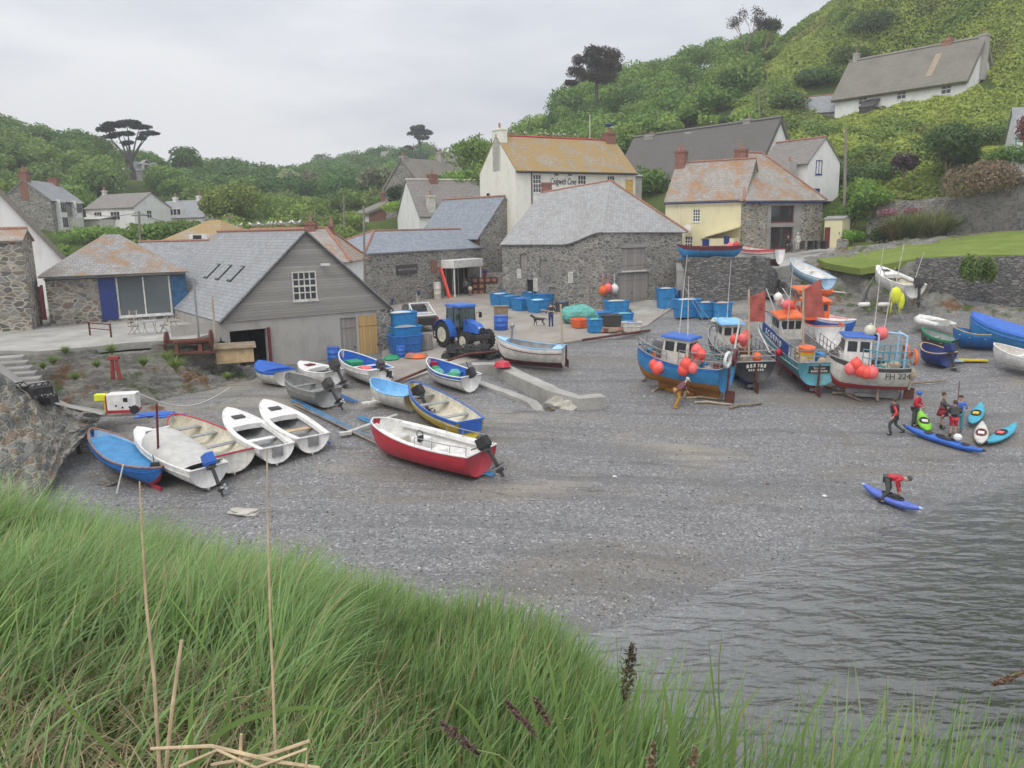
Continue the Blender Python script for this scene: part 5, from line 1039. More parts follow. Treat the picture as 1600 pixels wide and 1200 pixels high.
# inflatable
s_, e_ = D(1438, 484, 54), D(1474, 504, 51.5); d = (s_-e_).xy; L = d.length; r = empty('inflatable_dinghy', (e_.x, e_.y, e_.z-.35), math.atan2(d.y, d.x), 'pale grey inflatable dinghy on the rocks right of the fishing boats', 'dinghy')
b = MB(); b.tube([(-.3, -.6, .25), (L*.6, -.62, .27), (L*.85, -.4, .33), (L, 0, .4), (L*.85, .4, .33), (L*.6, .62, .27), (-.3, .6, .25)], [.12, .24, .24, .24, .24, .24, .12], 10); b.build('tube', M['white'], r, smooth=True); b = MB(); b.b3(.1, -.5, .1, L*.85, .5, .16); b.build('floor', M['grey'], r); b = MB(); b.b3(0.0, -.5, .12, .06, .5, .5); b.build('transom', M['offwhite'], r)
b = MB(); b.b3(L*.4, -.5, .35, L*.5, .5, .39); b.build('seat', M['grey'], r)
# covered blue launch
r, L, h = boat('long pale blue launch under a bright blue tarpaulin at the right edge', (1510, 489, 50), (1640, 533, 45.5), 2.4, 1.3, 'hullblue', None, None, 'offwhite', 'blue', name='launch', group='boats at the right of the beach', thw=(), hb=1.7, hs=1.3, bowr=.25)
b = MB(); rr = []
for i in range(15):
    t = .0+.985*i/14; w_ = h[0](t)+.03; rr.append([(t*L, w_*q/5, h[1](t)-(.22 if abs(q) == 5 else 0)+.42*(1-(abs(q)/5)**1.3)*(.6+.4*math.sin(t*3.1))) for q in range(-5, 6)])
b.grid(rr); b.build('tarpaulin', M['blue'], r)
r, L, h = boat('open blue wooden boat with tan rail and black bin inside near the right edge', (1488, 530), (1560, 552), 2.1, .95, 'royal', 'royal', 'hullblue', 'hullblue', 'palewood', group='boats at the right of the beach', thw=(.3, .55, .78), thm='lblue', wt=.7, hb=1.3, hs=1.05, vband=.85); b = MB(); b.lathe([(.22, .4), (.26, 1.15), (.2, 1.2)], (L*.4, -.1, 0), 12); b.build('bin', M['dark'], r); outboard(r, -.1, 1.0, 'grey', tilt=30, s=1.1)
r, L, h = boat('white rowing boat with pinkish floor cut by the right edge', (1550, 537, 45), (1650, 566, 42), 2.0, .8, 'white', None, None, paint and 'offwhite', 'white', group='boats at the right of the beach', thw=(.35, .6), thm='white')
b = MB(); b.b3(L*.1, -.6, .25, L*.7, .6, .29); b.build('bottom_boards', paint((.55, .36, .28), .7), r)
r, L, h = boat('dark green open boat lying behind the white fishing boat stern', (1436, 513, 50), (1490, 533, 48.5), 1.8, .7, 'dark', None, 'green', 'grey', 'green', thw=(.3, .6), group='boats at the right of the beach')
r, L, h = boat('dark navy dinghy with silver motor half hidden behind the white fishing boat', (1440, 545), (1480, 560), 1.8, .8, 'navy', None, None, 'navy', 'palewood', thw=(.5,), group='boats at the right of the beach'); outboard(r, 0, .9, 'navy', tilt=20, s=1.2)
# ------------------------------------------------------------- fishing boats
def wheelhouse(root, x, w_, l_, h_, z, wall='white', roof='blue', y=0, nwin=2, over=.12):
    b = MB(); b.box((x, y, z+h_/2), (l_, w_, h_), taper=.92); o = b.build('wheelhouse', M[wall], root, bevel=.04)
    g = MB(); zz = z+h_*.68; hh = h_*.36
    for i in range(nwin):
        f = (i+.5)/nwin-.5
        for sg in (-1, 1):
            g.box((x+f*l_*.86, y+sg*w_*.478, zz), (l_*.86/nwin*.76, .05, hh)); g.box((x+sg*l_*.478, y+f*w_*.86, zz), (.05, w_*.86/nwin*.76, hh))
    for q in range(nwin*4): pass
    g.build('window', M['glass'], o)
    b = MB(); b.box((x, y, z+h_+.05), (l_+over*2, w_+over*2, .14), taper=.9); b.build('roof', M[roof], root, bevel=.05); return o
def rails(root, pt, t0, t1, h_, n=6, m='metal', sides=(-1, 1), across=True, rows=2):
    b = MB()
    for s_ in sides:
        base = [Vector(pt(t0+(t1-t0)*i/n, s_)) for i in range(n+1)]
        for k in range(1, rows+1): b.tube([p+V3(0, -s_*.05, h_*k/rows) for p in base], .025, 5)
        for p in base: b.tube([p+V3(0, -s_*.05, 0), p+V3(0, -s_*.05, h_)], .025, 5)
    if across:
        for k in range(1, rows+1): b.tube([Vector(pt(t0, -1))+V3(0, .05, h_*k/rows), Vector(pt(t0, 1))+V3(0, -.05, h_*k/rows)], .025, 5)
    return b.build('rail', M[m], root)
def lifering(root, c, n_, m='buoy', r=.33):
    T = Matrix.Translation(c) @ Vector(n_).to_track_quat('Z', 'Y').to_matrix().to_4x4(); b = MB(); b.tube([T @ Vector((r*math.cos(a), r*math.sin(a), 0)) for a in np.linspace(0, 2*math.pi, 17)[:-1]], .085, 8, closed=True); return b.build('lifering', M[m], root, smooth=True)
def clutter(root, L, pt, t0, t1, z, n, seed, mats=('potm', 'rope', 'tubblue', 'orange', 'net', 'grey', 'rust'), w_=.8):
    R = random.Random(seed)
    for i in range(n):
        x = L*(t0+(t1-t0)*R.random()); y = R.uniform(-w_, w_); m = R.choice(mats); b = MB(); k = R.random()
        if k < .4: b.box((x, y, z+.2), (R.uniform(.3, .6), R.uniform(.3, .5), R.uniform(.3, .55)), rz=R.random()*3); b.build('fish_box', M[m], root, bevel=.03)
        elif k < .7: b.ball((x, y, z+.2), (.35, .3, R.uniform(.18, .3)), 9); b.build('rope_coil', M['rope' if m in ('grey', 'potm') else m], root)
        else: b.lathe([(.2, 0), (.24, .5), (.18, .52)], (x, y, z), 10); b.build('tub', M[m], root)
def antenna(root, x, y, z, h_, m='offwhite', n='aerial', lean=0): b = MB(); b.tube([(x, y, z), (x+lean, y, z+h_)], [.03, .012], 5); b.build(n, M[m], root)
def lines(root, segs, m='grey', r=.012, n='rigging'):
    b = MB()
    for a, c in segs: b.tube([a, c], r, 4)
    b.build(n, M[m], root)
FG = 'fishing boats hauled out at the top of the beach'
def fbelly(root, L, D, m, wheel=True):
    b = MB(); b.b3(.25, -.09, -.4, L*.72, .09, .25); b.b3(L*.3, -.3, -.38, L*.6, .3, -.2); b.build('keel_skeg', M[m], root)
    b = MB(); b.tube([(-.1, 0, D), (-.12, 0, -.3)], .06, 7); b.box((-.28, 0, -.1), (.5, .05, .6)); b.build('rudder', M['rust'], root)
    b = MB()
    for k in range(3): a = k*2.094; b.box((.12, .17*math.cos(a), -.15+.17*math.sin(a)), (.04, .3, .16), rx=a)
    b.build('propeller', M['metal'], root)
    for sg in (-1, 1): b = MB(); b.tube([(L*.35, sg*.55, .35), (L*.35, sg*.95, -.42)], .07, 6); b.build('leg_prop', M['wood'], root)
# blue boat
r, L, h = boat('blue hulled fishing boat with mustard bottom, blue roofed wheelhouse and white lifering on its stern', (993, 525), (1134, 563), 2.8, 1.35, 'hullblue', 'tan', 'royal', 'grey', 'grey', name='fishing_boat', cat='fishing boat', group=FG, thw=(), wt=.85, vb=.5, vband=.85, hb=2.35, hs=1.8, floor=.62, bowr=.35, lift=.36, full=.5, keel=False, vee=.6)
fbelly(r, L, 1.35, 'tan'); wheelhouse(r, L*.5, 1.35, 1.5, 1.35, 1.25, 'offwhite', 'blue', y=.25); rails(r, h[3], .0, .42, .75); rails(r, h[3], .55, .95, .5, across=False)
lifering(r, (-.1, .45, 1.85), (1, 0, 0), 'white', .36); lifering(r, (-.08, -.65, 1.8), (1, .2, 0), 'maroon', .38)
for x, y, z, k, m in ((.62, 1.22, 1.05, .3, 'pink'), (.69, 1.2, 1.1, .27, 'buoy'), (.64, 1.3, .95, .3, 'buoy'), (.35, 1.38, 1.15, .3, 'buoy'), (.33, 1.35, 1.45, .32, 'buoy'), (.26, 1.3, 1.3, .28, 'pink'), (.3, .6, 2.1, .3, 'pink'), (.27, .5, 1.6, .28, 'buoy'), (.22, .9, 2.0, .25, 'buoy')): fender(r, (L*x, y, z), k, m)
clutter(r, L, h[3], .05, .3, 1.0, 8, 1); clutter(r, L, h[3], .65, .9, 1.15, 5, 2, w_=.45); antenna(r, L*.55, 0, 2.6, 4.2); antenna(r, L*.42, .4, 2.6, 3.2, lean=.3); antenna(r, L*.2, -.6, 1.2, 2.9, 'metal', 'gallows')
b = MB(); b.lathe([(.05, -.1), (.35, -.1), (.35, -.06), (.2, 0), (.35, .06), (.35, .1), (.05, .1)], M=Matrix.Translation((L*.72, .5, 2.0)) @ Matrix.Rotation(rad(80), 4, 'X'), n=16); b.tube([(L*.72, .5, 1.2), (L*.72, .5, 2)], .07, 6); b.build('pot_hauler', M['metal'], r)
lines(r, [((L*.55, 0, 5.5), (L*.95, 0, 1.9)), ((L*.55, 0, 5.2), (0, .8, 2.0)), ((L*.55, 0, 5.2), (0, -.8, 2.0))])
b = MB(); 
for i in range(26): a = Vector((L*random.uniform(.1, .38), random.uniform(-.9, .3), random.uniform(1.6, 2.3))); b.tube([a, a+Vector((random.uniform(-.5, .5), random.uniform(-.4, .4), random.uniform(-.3, .3)))], .02, 4)
b.build('dan_flags_bundle', M['net'], r)
# black hulled boat
r, L, h = boat('black hulled fishing boat with white lettered transom and brown mizzen sail', (1112, 508), (1181, 552), 2.3, 1.15, 'black', 'black', 'dark', 'grey', 'grey', name='fishing_boat', cat='fishing boat', group=FG, thw=(), wt=.9, vb=.5, hb=1.9, hs=1.7, floor=.6, lift=.36, keel=False, vee=.6)
fbelly(r, L, 1.15, 'navy'); rails(r, h[3], 0, .5, .6); wheelhouse(r, L*.62, 1.2, 1.3, 1.25, 1.1, 'offwhite', 'skyblue'); clutter(r, L, h[3], .08, .45, .9, 7, 5)
TT = Matrix(((0, 0, -1, -.02), (-1, 0, 0, 0), (0, 1, 0, .98), (0, 0, 0, 1)))
text('MANDEY', 'transom_name', r, TT, .3, M['offwhite']) if 0 else None
b = MB()
for k, (z, n_, s_) in enumerate(((.98, 6, .14), (.78, 7, .09))):
    for i in range(n_): b.box((-.03, (i-(n_-1)/2)*s_*1.35, z+(.05*(1-abs(i-(n_-1)/2)/3) if k == 0 else 0)), (.015, s_, s_*1.35), rx=random.uniform(-.25, .25), taper=.7)
b.build('transom_lettering', M['offwhite'], r)
def sail(root, corners, mast, m='sail', num=None):
    b = MB(); c = [loc(root, D(px, py, d)) for px, py, d in corners]; b.add([c[0].lerp(c[1], i/6).lerp(c[3].lerp(c[2], i/6), j/6)+Vector((.08*math.sin(i*1.1)*math.sin(j), 0, 0)) for j in range(7) for i in range(7)], [(j*7+i, j*7+i+1, (j+1)*7+i+1, (j+1)*7+i) for j in range(6) for i in range(6)])
    o = b.build('mizzen_sail', M[m], root, solid=.03); b = MB(); a0_, a1_ = [loc(root, D(*q)) for q in mast]; b.tube([a0_, a1_], .06, 7); b.build('mizzen_mast', M['maroon' if 0 else 'rope'], root); return o
dd = r.location.y+.6
sail(r, [(1172, 464, dd), (1196, 454, dd+.5), (1195, 503, dd+.5), (1171, 502, dd)], [(1170, 560, dd), (1170, 452, dd)])
for x, y, z in ((.25, .6, 2.0), (.2, .2, 1.95), (.3, -.2, 2.1), (.15, .4, 2.25)): fender(r, (L*x, y, z), .27, 'buoy' if x > .2 else 'pink')
fender(r, (L*.1, -.3, 1.25), .26, 'orange'); lines(r, [((L*.1, 1, 1.5), (L*.25, .4, 3.0)), ((L*.1, -1, 1.5), (L*.25, -.4, 3.0)), ((L*.25, -.4, 3.0), (L*.25, .4, 3.0))], 'offwhite', .05, 'gantry'); antenna(r, L*.6, .2, 2.4, 3.6)
# teal boat with blue dodger
r, L, h = boat('teal hulled fishing boat with blue lettered dodger, orange roofed wheelhouse and brown sail', (1190, 512), (1279, 556), 2.6, 1.3, 'teal', 'redpaint', None, 'grey', 'grey', name='fishing_boat', cat='fishing boat', group=FG, thw=(), wt=.88, vb=.52, hb=2.2, hs=1.75, floor=.6, lift=.36, keel=False, vee=.6, spray='offwhite')
fbelly(r, L, 1.3, 'redpaint'); wheelhouse(r, L*.52, 1.4, 1.5, 1.3, 1.35, 'offwhite', 'orange', nwin=3, y=.1); rails(r, h[3], 0, .35, .7); clutter(r, L, h[3], .05, .3, 1.0, 7, 8)
pa, pb = Vector(h[3](.62, 1)), Vector(h[3](.14, 1)); b = MB(); b.slab([pa+V3(0, .03, .02), pb+V3(0, .03, .02), pb+V3(0, .03, .62), pa+V3(0, .03, .62)], .05); o = b.build('dodger', paint((.015, .06, .25), .6), r)
dx = (pb-pa).normalized(); Td = Matrix(((dx.x, 0, -dx.y*-1, 0), (dx.y, 0, dx.x, 0), (dx.z, 1, 0, 0), (0, 0, 0, 1)))
mid = (pa+pb)/2+V3(0, .045, .33); nrm = Vector((dx.y, -dx.x, 0)); nrm = nrm if nrm.y > 0 else -nrm
Td = Matrix(((dx.x, 0, nrm.x, mid.x+nrm.x*.06), (dx.y, 0, nrm.y, mid.y+nrm.y*.06), (dx.z, 1, 0, mid.z), (0, 0, 0, 1)))
text('S C O R P I O', 'dodger_lettering', o, Td, .5, M['white'])
b = MB(); b.box((-.04, .35 if 0 else 0, 1.02), (.03, 1.1, .36)); o = b.build('name_board', M['black'], r); TT = Matrix(((0, 0, -1, -.06), (-1, 0, 0, 0), (0, 1, 0, 1.09), (0, 0, 0, 1))); text('Scorpio', 'lettering', o, TT, .2, M['offwhite'])
b = MB()
for i in range(9): b.box((-.062, (i-4)*.1, .92), (.01, .07, .09))
b.build('port_name', M['offwhite'], o)
dd = r.location.y+1.2
sail(r, [(1257, 452, dd), (1282, 436, dd+.4), (1288, 496, dd+.4), (1257, 496, dd)], [(1255, 550, dd), (1255, 448, dd)])
b = MB(); b.lathe([(.38, 0), (.42, .35), (.4, .36)], (L*.12, .3, 1.3), 14); b.build('tub', M['yellow'], r); b = MB(); b.lathe([(.4, 0), (.45, .3), (.42, .31)], (L*.12, .3, 1.6), 14); b.build('tub', M['orange'], r)
fender(r, (L*.22, 1.45, 1.3), .2, 'red')
for x, y, z, m in ((.65, .2, 3.1, 'white'), (.6, .5, 3.5, 'white'), (.55, .1, 3.2, 'pink'), (.5, .3, 3.3, 'pink'), (.62, -.3, 3.0, 'buoy')): fender(r, (L*x, y, z), .26, m)
antenna(r, L*.4, .5, 2.6, 3.6); lines(r, [((L*.35, .8, 2.0), (L*.8, .6, 3.6)), ((L*.35, -.8, 2), (L*.8, -.4, 3.6))], 'metal', .04, 'gantry')
# white boat with red waterline, FH 224
r, L, h = boat('white fishing boat with red waterline, registration number and two orange liferings at its stern', (1290, 540), (1415, 560), 2.8, 1.35, 'offwhite', 'redpaint', 'dark', 'grey', 'grey', name='fishing_boat', cat='fishing boat', group=FG, thw=(), wt=.88, vb=.42, vband=.9, hb=2.25, hs=1.85, floor=.62, lift=.36, keel=False, full=.5, vee=.6)
fbelly(r, L, 1.35, 'grey'); wheelhouse(r, L*.64, 1.5, 1.4, 1.5, 1.3, 'white', 'blue', nwin=2); rails(r, h[3], .0, .6, .85, 8, 'teal'); clutter(r, L, h[3], .08, .55, 1.05, 14, 12)
b = MB(); b.b3(L*.72, -.5, 1.1, L*.85, .5, 1.9); b.build('deckhouse', M['offwhite'], r, bevel=.04)
for x, y, z, m in ((.74, 1.42, 1.25, 'pink'), (.68, 1.46, 1.5, 'buoy'), (.62, 1.52, 1.2, 'buoy'), (.55, 1.55, 1.12, 'buoy'), (.48, 1.55, 1.15, 'pink'), (.35, .2, 3.0, 'pink'), (.38, -.1, 2.9, 'buoy'), (.5, .2, 3.1, 'cream')): fender(r, (L*x, y, z), .31, m)
for y in (.85, -.95): lifering(r, (-.12, y, 1.95), (1, .15, 0), 'orange', .36)
pa, pb = Vector(h[3](.3, .85)), Vector(h[3](.03, .85)); dx = (pb-pa).normalized(); nrm = Vector((dx.y, -dx.x, 0)); nrm = nrm if nrm.y > 0 else -nrm; mid = (pa+pb)/2+nrm*.12; text('FH 224', 'registration', r, Matrix(((dx.x, 0, nrm.x, mid.x), (dx.y, 0, nrm.y, mid.y), (dx.z, 1, 0, mid.z-.15), (0, 0, 0, 1))), .42, M['black'])
b = MB()
for x in (L*.08, L*.42):
    for y in (-.95, .95): b.tube([(x, y, 1.2), (x, y, 3.0)], .05, 6)
    b.tube([(x, -1, 3), (x, 1, 3)], .05, 6)
b.tube([(L*.08, 0, 3), (L*.42, 0, 3.1)], .05, 6); b.build('gantry', M['lblue'], r)
b = MB(); b.ball((-.2, 0, .95), (.3, .65, .4), 12); b.build('net_bag', M['rope'], r); b = MB(); b.tube([(-.1, .55, .7), (-.25, .3, .6), (-.2, .2, .15)], .05, 6); b.build('hose', M['cream'], r)
b = MB(); b.ball((-.03, -.75, .5), (.04, .09, .09), 8); b.build('outlet', M['black'], r)
antenna(r, L*.45, .1, 3, 4.4); antenna(r, L*.3, -.5, 2.8, 3.6, lean=-.2); lines(r, [((L*.45, .1, 6.5), (L*.98, 0, 2.1)), ((L*.45, .1, 6.5), (0, 1, 2.6)), ((L*.45, .1, 6.5), (0, -1, 2.6))])
# boats behind
r, L, h = boat('tall white boat with orange bottom and orange canopy behind the brown sails', (1245, 464, 56), (1296, 505, 49.5), 2.4, 1.6, 'white', 'orange', None, 'orange', 'orange', name='fishing_boat', cat='fishing boat', group=FG, thw=(), vb=.6, hb=2.4, hs=1.9, lift=.4, keel=False, full=.5); wheelhouse(r, L*.45, 1.5, 1.4, 1.2, 1.6, 'orange', 'orange')
b = MB(); b.tube([(L*.8, .6, 2), (L*.8, .6, 3.2)], .05, 6); b.tube([(L*.8, -.6, 2), (L*.8, -.6, 3.2)], .05, 6); b.box((L*.75, 0, 3.3), (1.6, 1.6, .12), taper=.85); b.build('canopy', M['orange'], r)
r, L, h = boat('white, red and blue banded boat with covered bow pointing right behind the fishing boats', (1332, 497, 51), (1262, 482, 53), 2.0, 1.1, 'blue', 'blue', 'lblue', 'white', 'white', name='covered_boat', cat='boat', group=FG, thw=(), fore=.3, forem='white', hb=1.6, hs=1.4, lift=.3, vband=.9); b = MB()
for i in range(5): t0, t1 = .42+.1*i, .5+.1*i; b.add([(t0*L, -.05, h[1](t0)+.075), (t1*L, -.05, h[1](t1)+.075), (t1*L, h[0](t1)-.08, h[1](t1)+.03), (t0*L, h[0](t0)-.08, h[1](t0)+.03)], [(0, 1, 2, 3)])
b.build('red_stripe', M['pink'], r)
# ------------------------------------------------------------- kayaks
def kayak(label, bow, stern, m, B=.62, D=.33, seat='dark', inner='black', tip=None, group='kayaks on the water’s edge'.replace('’', ''), cock=True, lean=0):
    b1, s1 = GH(*bow, .25), GH(*stern, .25); d = b1.xy-s1.xy; L = d.length; g0, g1 = gz(*s1.xy), gz(*b1.xy)
    r = empty('kayak', (s1.x, s1.y, g0+.02), 0, label, 'kayak', group); r.rotation_euler = (rad(lean), -math.atan2(g1-g0, L), math.atan2(d.y, d.x)); b = MB(); rows = []
    for i in range(29):
        t = i/28; w_ = B/2*max(.02, math.sin(math.pi*min(max(t, .004), .996))**.62); zc = .17+.12*abs(2*t-1)**3; hh = D/2*(.35+.65*math.sin(math.pi*t)**.5)
        rows.append([(t*L, w_*math.cos(a)*(1 if math.sin(a) > 0 else .92), zc+hh*math.sin(a)*(.85 if math.sin(a) > 0 else 1.0)) for a in np.linspace(0, 2*math.pi, 17)[:-1]])
    b.grid(rows, closed=True); b.build('hull', M[m], r, smooth=True); ct = .47*L; zt = .17+D*.42
    c = MB(); c.tube([(ct+.42*math.cos(a), .21*math.sin(a), zt+.02) for a in np.linspace(0, 2*math.pi, 17)[:-1]], .022, 5, closed=True); c.lathe([(.99, 0), (.99, .004)], (0, 0, 0), 16, M=Matrix.Translation((ct, 0, zt-.0)) @ Matrix.Diagonal((.42, .21, 1, 1))); o = c.build('cockpit', M[inner], r)
    s_ = MB(); s_.box((ct-.1, 0, zt+.04), (.3, .26, .06)); s_.build('seat', M[seat], o, bevel=.02)
    if tip: t_ = MB(); t_.ball((.04, 0, .3), (.14, .05, .05), 8); t_.ball((L-.04, 0, .3), (.14, .05, .05), 8); t_.build('end_toggle', M[tip], r)
    return r, L, zt
r, L, z = kayak('long bright blue sea kayak lying in front of the standing paddlers', (1410, 666), (1536, 706), 'blue', .62, .36, tip='black')
for x, m in ((L*.22, 'black'), (L*.68, 'black')): b = MB(); b.lathe([(.2, 0), (.2, .03), (.15, .05)], (x, 0, z-.02), 14); b.build('hatch', M[m], r)
b = MB(); b.ball((L*.33, .0, z+.2), (.19, .19, .17), 10); o = b.build('white_helmet', M['white'], None); o.matrix_world = Matrix.Translation(r.location) @ r.rotation_euler.to_matrix().to_4x4(); tag(o, 'white helmet resting on the long blue kayak', 'helmet'); o.name = 'helmet'
kayak('lime green kayak standing behind the long blue one by the blue helmeted man', (1438, 643), (1450, 674), 'lime', .62, .3, seat='white')
kayak('teal kayak with yellow bag in its cockpit at the back right', (1534, 630), (1517, 663), 'turq', .64, .3, seat='yellow')
kayak('creamy white kayak between the two teal ones', (1535, 660), (1531, 694), 'offwhite', .62, .3, seat='white', inner='maroon')
kayak('teal kayak with pink seat, rightmost on the beach', (1588, 663), (1543, 692), 'turq', .64, .32, seat='pink')
kayak('violet blue kayak by the water edge under the bending paddler', (1346, 758), (1436, 796), 'hullblue' if 0 else 'kayakv', .64, .34, seat='black', tip='lblue') if 'kayakv' in M else (M.__setitem__('kayakv', paint((.1, .16, .55), .35)), kayak('violet blue kayak by the water edge under the bending paddler', (1346, 758), (1436, 796), 'kayakv', .64, .34, seat='black', tip='lblue'))
# ================================================================ YARD, TRACTOR, TUBS, SLIP, WINCH
def at(q, z=None, rz=0): return (q.x, q.y, q.z if z is None else z)
def tubbox(label, q, w_, l_, h_, m='tubblue', rz=0, group='blue fish tubs', fill=None, name='fish_tub', cat='fish tub', rim=True, z=None, thick=.05, taperv=1.12):
    r = empty(name, at(q, z), rz, label, cat, group); b = MB(); zz = [0, h_, h_, .08]; sc_ = [1/taperv, 1, 1, 1/taperv]; k = [0, 0, thick, thick]; rows = []
    for i in range(4):
        x, y = w_/2*sc_[i]-k[i], l_/2*sc_[i]-k[i]; c = .14*min(w_, l_); rows.append([(x-c, -y, zz[i]), (x, -y+c, zz[i]), (x, y-c, zz[i]), (x-c, y, zz[i]), (-x+c, y, zz[i]), (-x, y-c, zz[i]), (-x, -y+c, zz[i]), (-x+c, -y, zz[i])])
    b.grid(rows, closed=True); b.f += [tuple(range(8))[::-1], tuple(range(24, 32))]; b.m += [0, 0]; o = b.build('body', M[m], r, bevel=.015)
    if rim: e = MB(); e.tube([(p[0]*1.02, p[1]*1.02, h_) for p in rows[1]], .035, 5, closed=True); e.tube([(p[0]*.99, p[1]*.99, h_*.55) for p in rows[1]], .02, 4, closed=True); e.build('rim', M[m], r)
    if fill: f = MB(); f.ball((0, 0, h_-.08), (w_*.42, l_*.42, .16), 10); f.build('contents', M[fill], r)
    return r
def tubrun(label, px, py, w_, l_, h_, **k): return tubbox(label, G(px, py, .1), w_, l_, h_, **k)
# tubs in front of the loft
tl = ['first', 'second', 'third', 'fourth']
n = 0
names = ['covered blue fish tub at the left end of the row before the net loft', 'blue fish tub with sagging lid, second from the left before the loft', 'blue fish tub, third from the left in the row before the loft', 'large rounded blue fish tub nearest the dark coated walker',
         'back row blue tub nearest the cellar doorway', 'back row blue tub beside the loft door', 'back row blue tub with pale lid in the middle', 'back row blue tub at the right end']
for i, (px, py, m, f) in enumerate(((781, 476, 'tubblue', 'lblue'), (797, 480, 'tubblue', 'tubblue'), (815, 484, 'tubblue', 'blue'), (840, 487, 'tubblue', 'lblue'), (798, 468, 'tubblue', 'blue'), (815, 470, 'tubblue', 'tubblue'), (832, 473, 'tubblue', 'lblue'), (849, 477, 'tubblue', 'blue'))):
    tubrun(names[i], px, py+2, 1.5, 1.45, 1.0, m=m, fill=f, rz=.6)
tubrun('open blue fish tub with pale sacking piled on top by the loft ramp', 963, 490, 2.0, 1.2, .95, fill='cream', rz=.1)
tubrun('blue bin full of pale green rope on the yard edge', 929, 521, 1.0, .9, .9, fill='net', rz=.2)
tubrun('dark grey tub behind the green rope bin', 955, 511, 1.4, 1.0, .75, m='dark', fill='potm', rz=.1)
tubrun('low blue tub with a turquoise net heap right of the sacking tub', 975, 503, 1.4, 1.0, .55, fill='net', rz=-.1)
tubrun('bright blue topped clear tub by the shingle edge', 987, 520, 1.3, .9, .65, m='offwhite', rim=True, fill='blue', rz=.05)
tubrun('blue tarpaulined tub left of the dark grey one', 936, 502, 1.7, 1.1, .6, fill='blue', rz=.3)
tubrun('round orange tub holding a green net mound', 907, 513, 1.2, 1.2, .55, m='orange', rz=.4)
q = G(903, 506, .1); b = MB(); v_ = [(q.x, q.y)]; b.ball((0, 0, .6), (1.35, 1.1, .75), 16); b.ball((.9, .3, .35), (.7, .6, .4), 12)
b.v = [(x+random.uniform(-.06, .06), y+random.uniform(-.06, .06), max(0, z+random.uniform(-.06, .06))) for x, y, z in b.v]
o = b.build('net_heap', M['net']); o.location = at(q); tag(o, 'mound of sea green fishing net beside the orange tub', 'fishing net')
tubrun('blue sack covered barrow behind the walker and the net mound', 878, 489, 1.1, .8, .8, m='dark', fill='hullblue')
# right of the loft ramp
tubrun('tall stack of blue tubs against the right corner of the loft', 1040, 483, 1.4, 1.2, 1.6, fill='cream', rz=.1)
tubrun('blue tub draped with pale cloth below the platform wall', 1073, 497, 1.9, 1.3, 1.3, fill='canvas', rz=.2)
tubrun('blue tub with cream rope, third along the platform wall', 1102, 498, 1.1, 1.1, 1.1, fill='rope', rz=.1)
tubrun('blue tub with dark plank leaning out, farthest along the wall', 1128, 500, 1.3, 1.1, 1.15, fill='rope', rz=-.1)
tubrun('dark blue tub tucked behind the cloth draped one', 1052, 478, 1.0, 1.0, 1.2, m='royal')
# beside the boathouse
r_ = tubrun('large dark blue tub at the bottom of the stack beside the boathouse', 634, 553, 2.0, 1.5, 1.1, rz=.5, m='royal')
q = r_.location; tubbox('middle blue tub of the boathouse stack with grey fish boxes on it', V3(q.x-.1, q.y+1.2, q.z), 1.9, 1.4, 1.5, rz=.5, fill='grey'); tubbox('topmost tall blue tub by the boathouse corner', V3(q.x-.5, q.y+2.2, q.z), 1.9, 1.4, 2.3, rz=.5, fill='offwhite')
tubrun('grey wooden crate at the end of the boathouse tubs', 664, 548, .9, .8, .95, m='vboards', rim=False, rz=.4, taperv=1, group=None, name='crate', cat='crate')
def barrel(label, px, py, r, h_, m, z=.05, name='barrel', lid=True, q=None):
    q = q or G(px, py, z); o = empty(name, at(q), 0, label, name.replace('_', ' ')); b = MB(); b.lathe([(r*.92, 0), (r, .05), (r, h_*.33), (r*1.05, h_*.35), (r, h_*.37), (r, h_*.65), (r*1.05, h_*.67), (r, h_*.69), (r, h_*.97), (r*.95, h_)], n=18); b.build('body', M[m], o, smooth=True)
    if lid: c = MB(); c.lathe([(r*1.04, h_), (r*1.04, h_+.05), (r*.9, h_+.07)], n=18); c.build('lid', M[m], o)
    return o
barrel('tall blue plastic barrel against the boathouse wall', 454, 560, .36, 1.15, 'royal'); barrel('squat green tub with lid against the boathouse wall', 486, 562, .5, .75, 'green', name='tub')
barrel('blue drum half hidden behind the white clinker boat', 522, 566, .36, .8, 'blue'); barrel('small blue and white pail by the boathouse corner', 627, 560, .28, .65, 'blue', name='pail'); barrel('blue barrel in front of the tractor wheel', 783, 517, .5, 1.0, 'blue')
barrel('white churn at the end of the bench by the doorway', 684, 469, .35, 1.6, 'offwhite', name='churn')
q = G(783, 500, .1); b = MB(); b.box((0, 0, .5), (1.1, .8, .95)); b.box((0, 0, .99), (1.2, .9, .06)); o = b.build('crate', M['wood'], bevel=.02); o.location = at(q); tag(o, 'brown wooden crate behind the blue barrel near the tractor', 'crate')
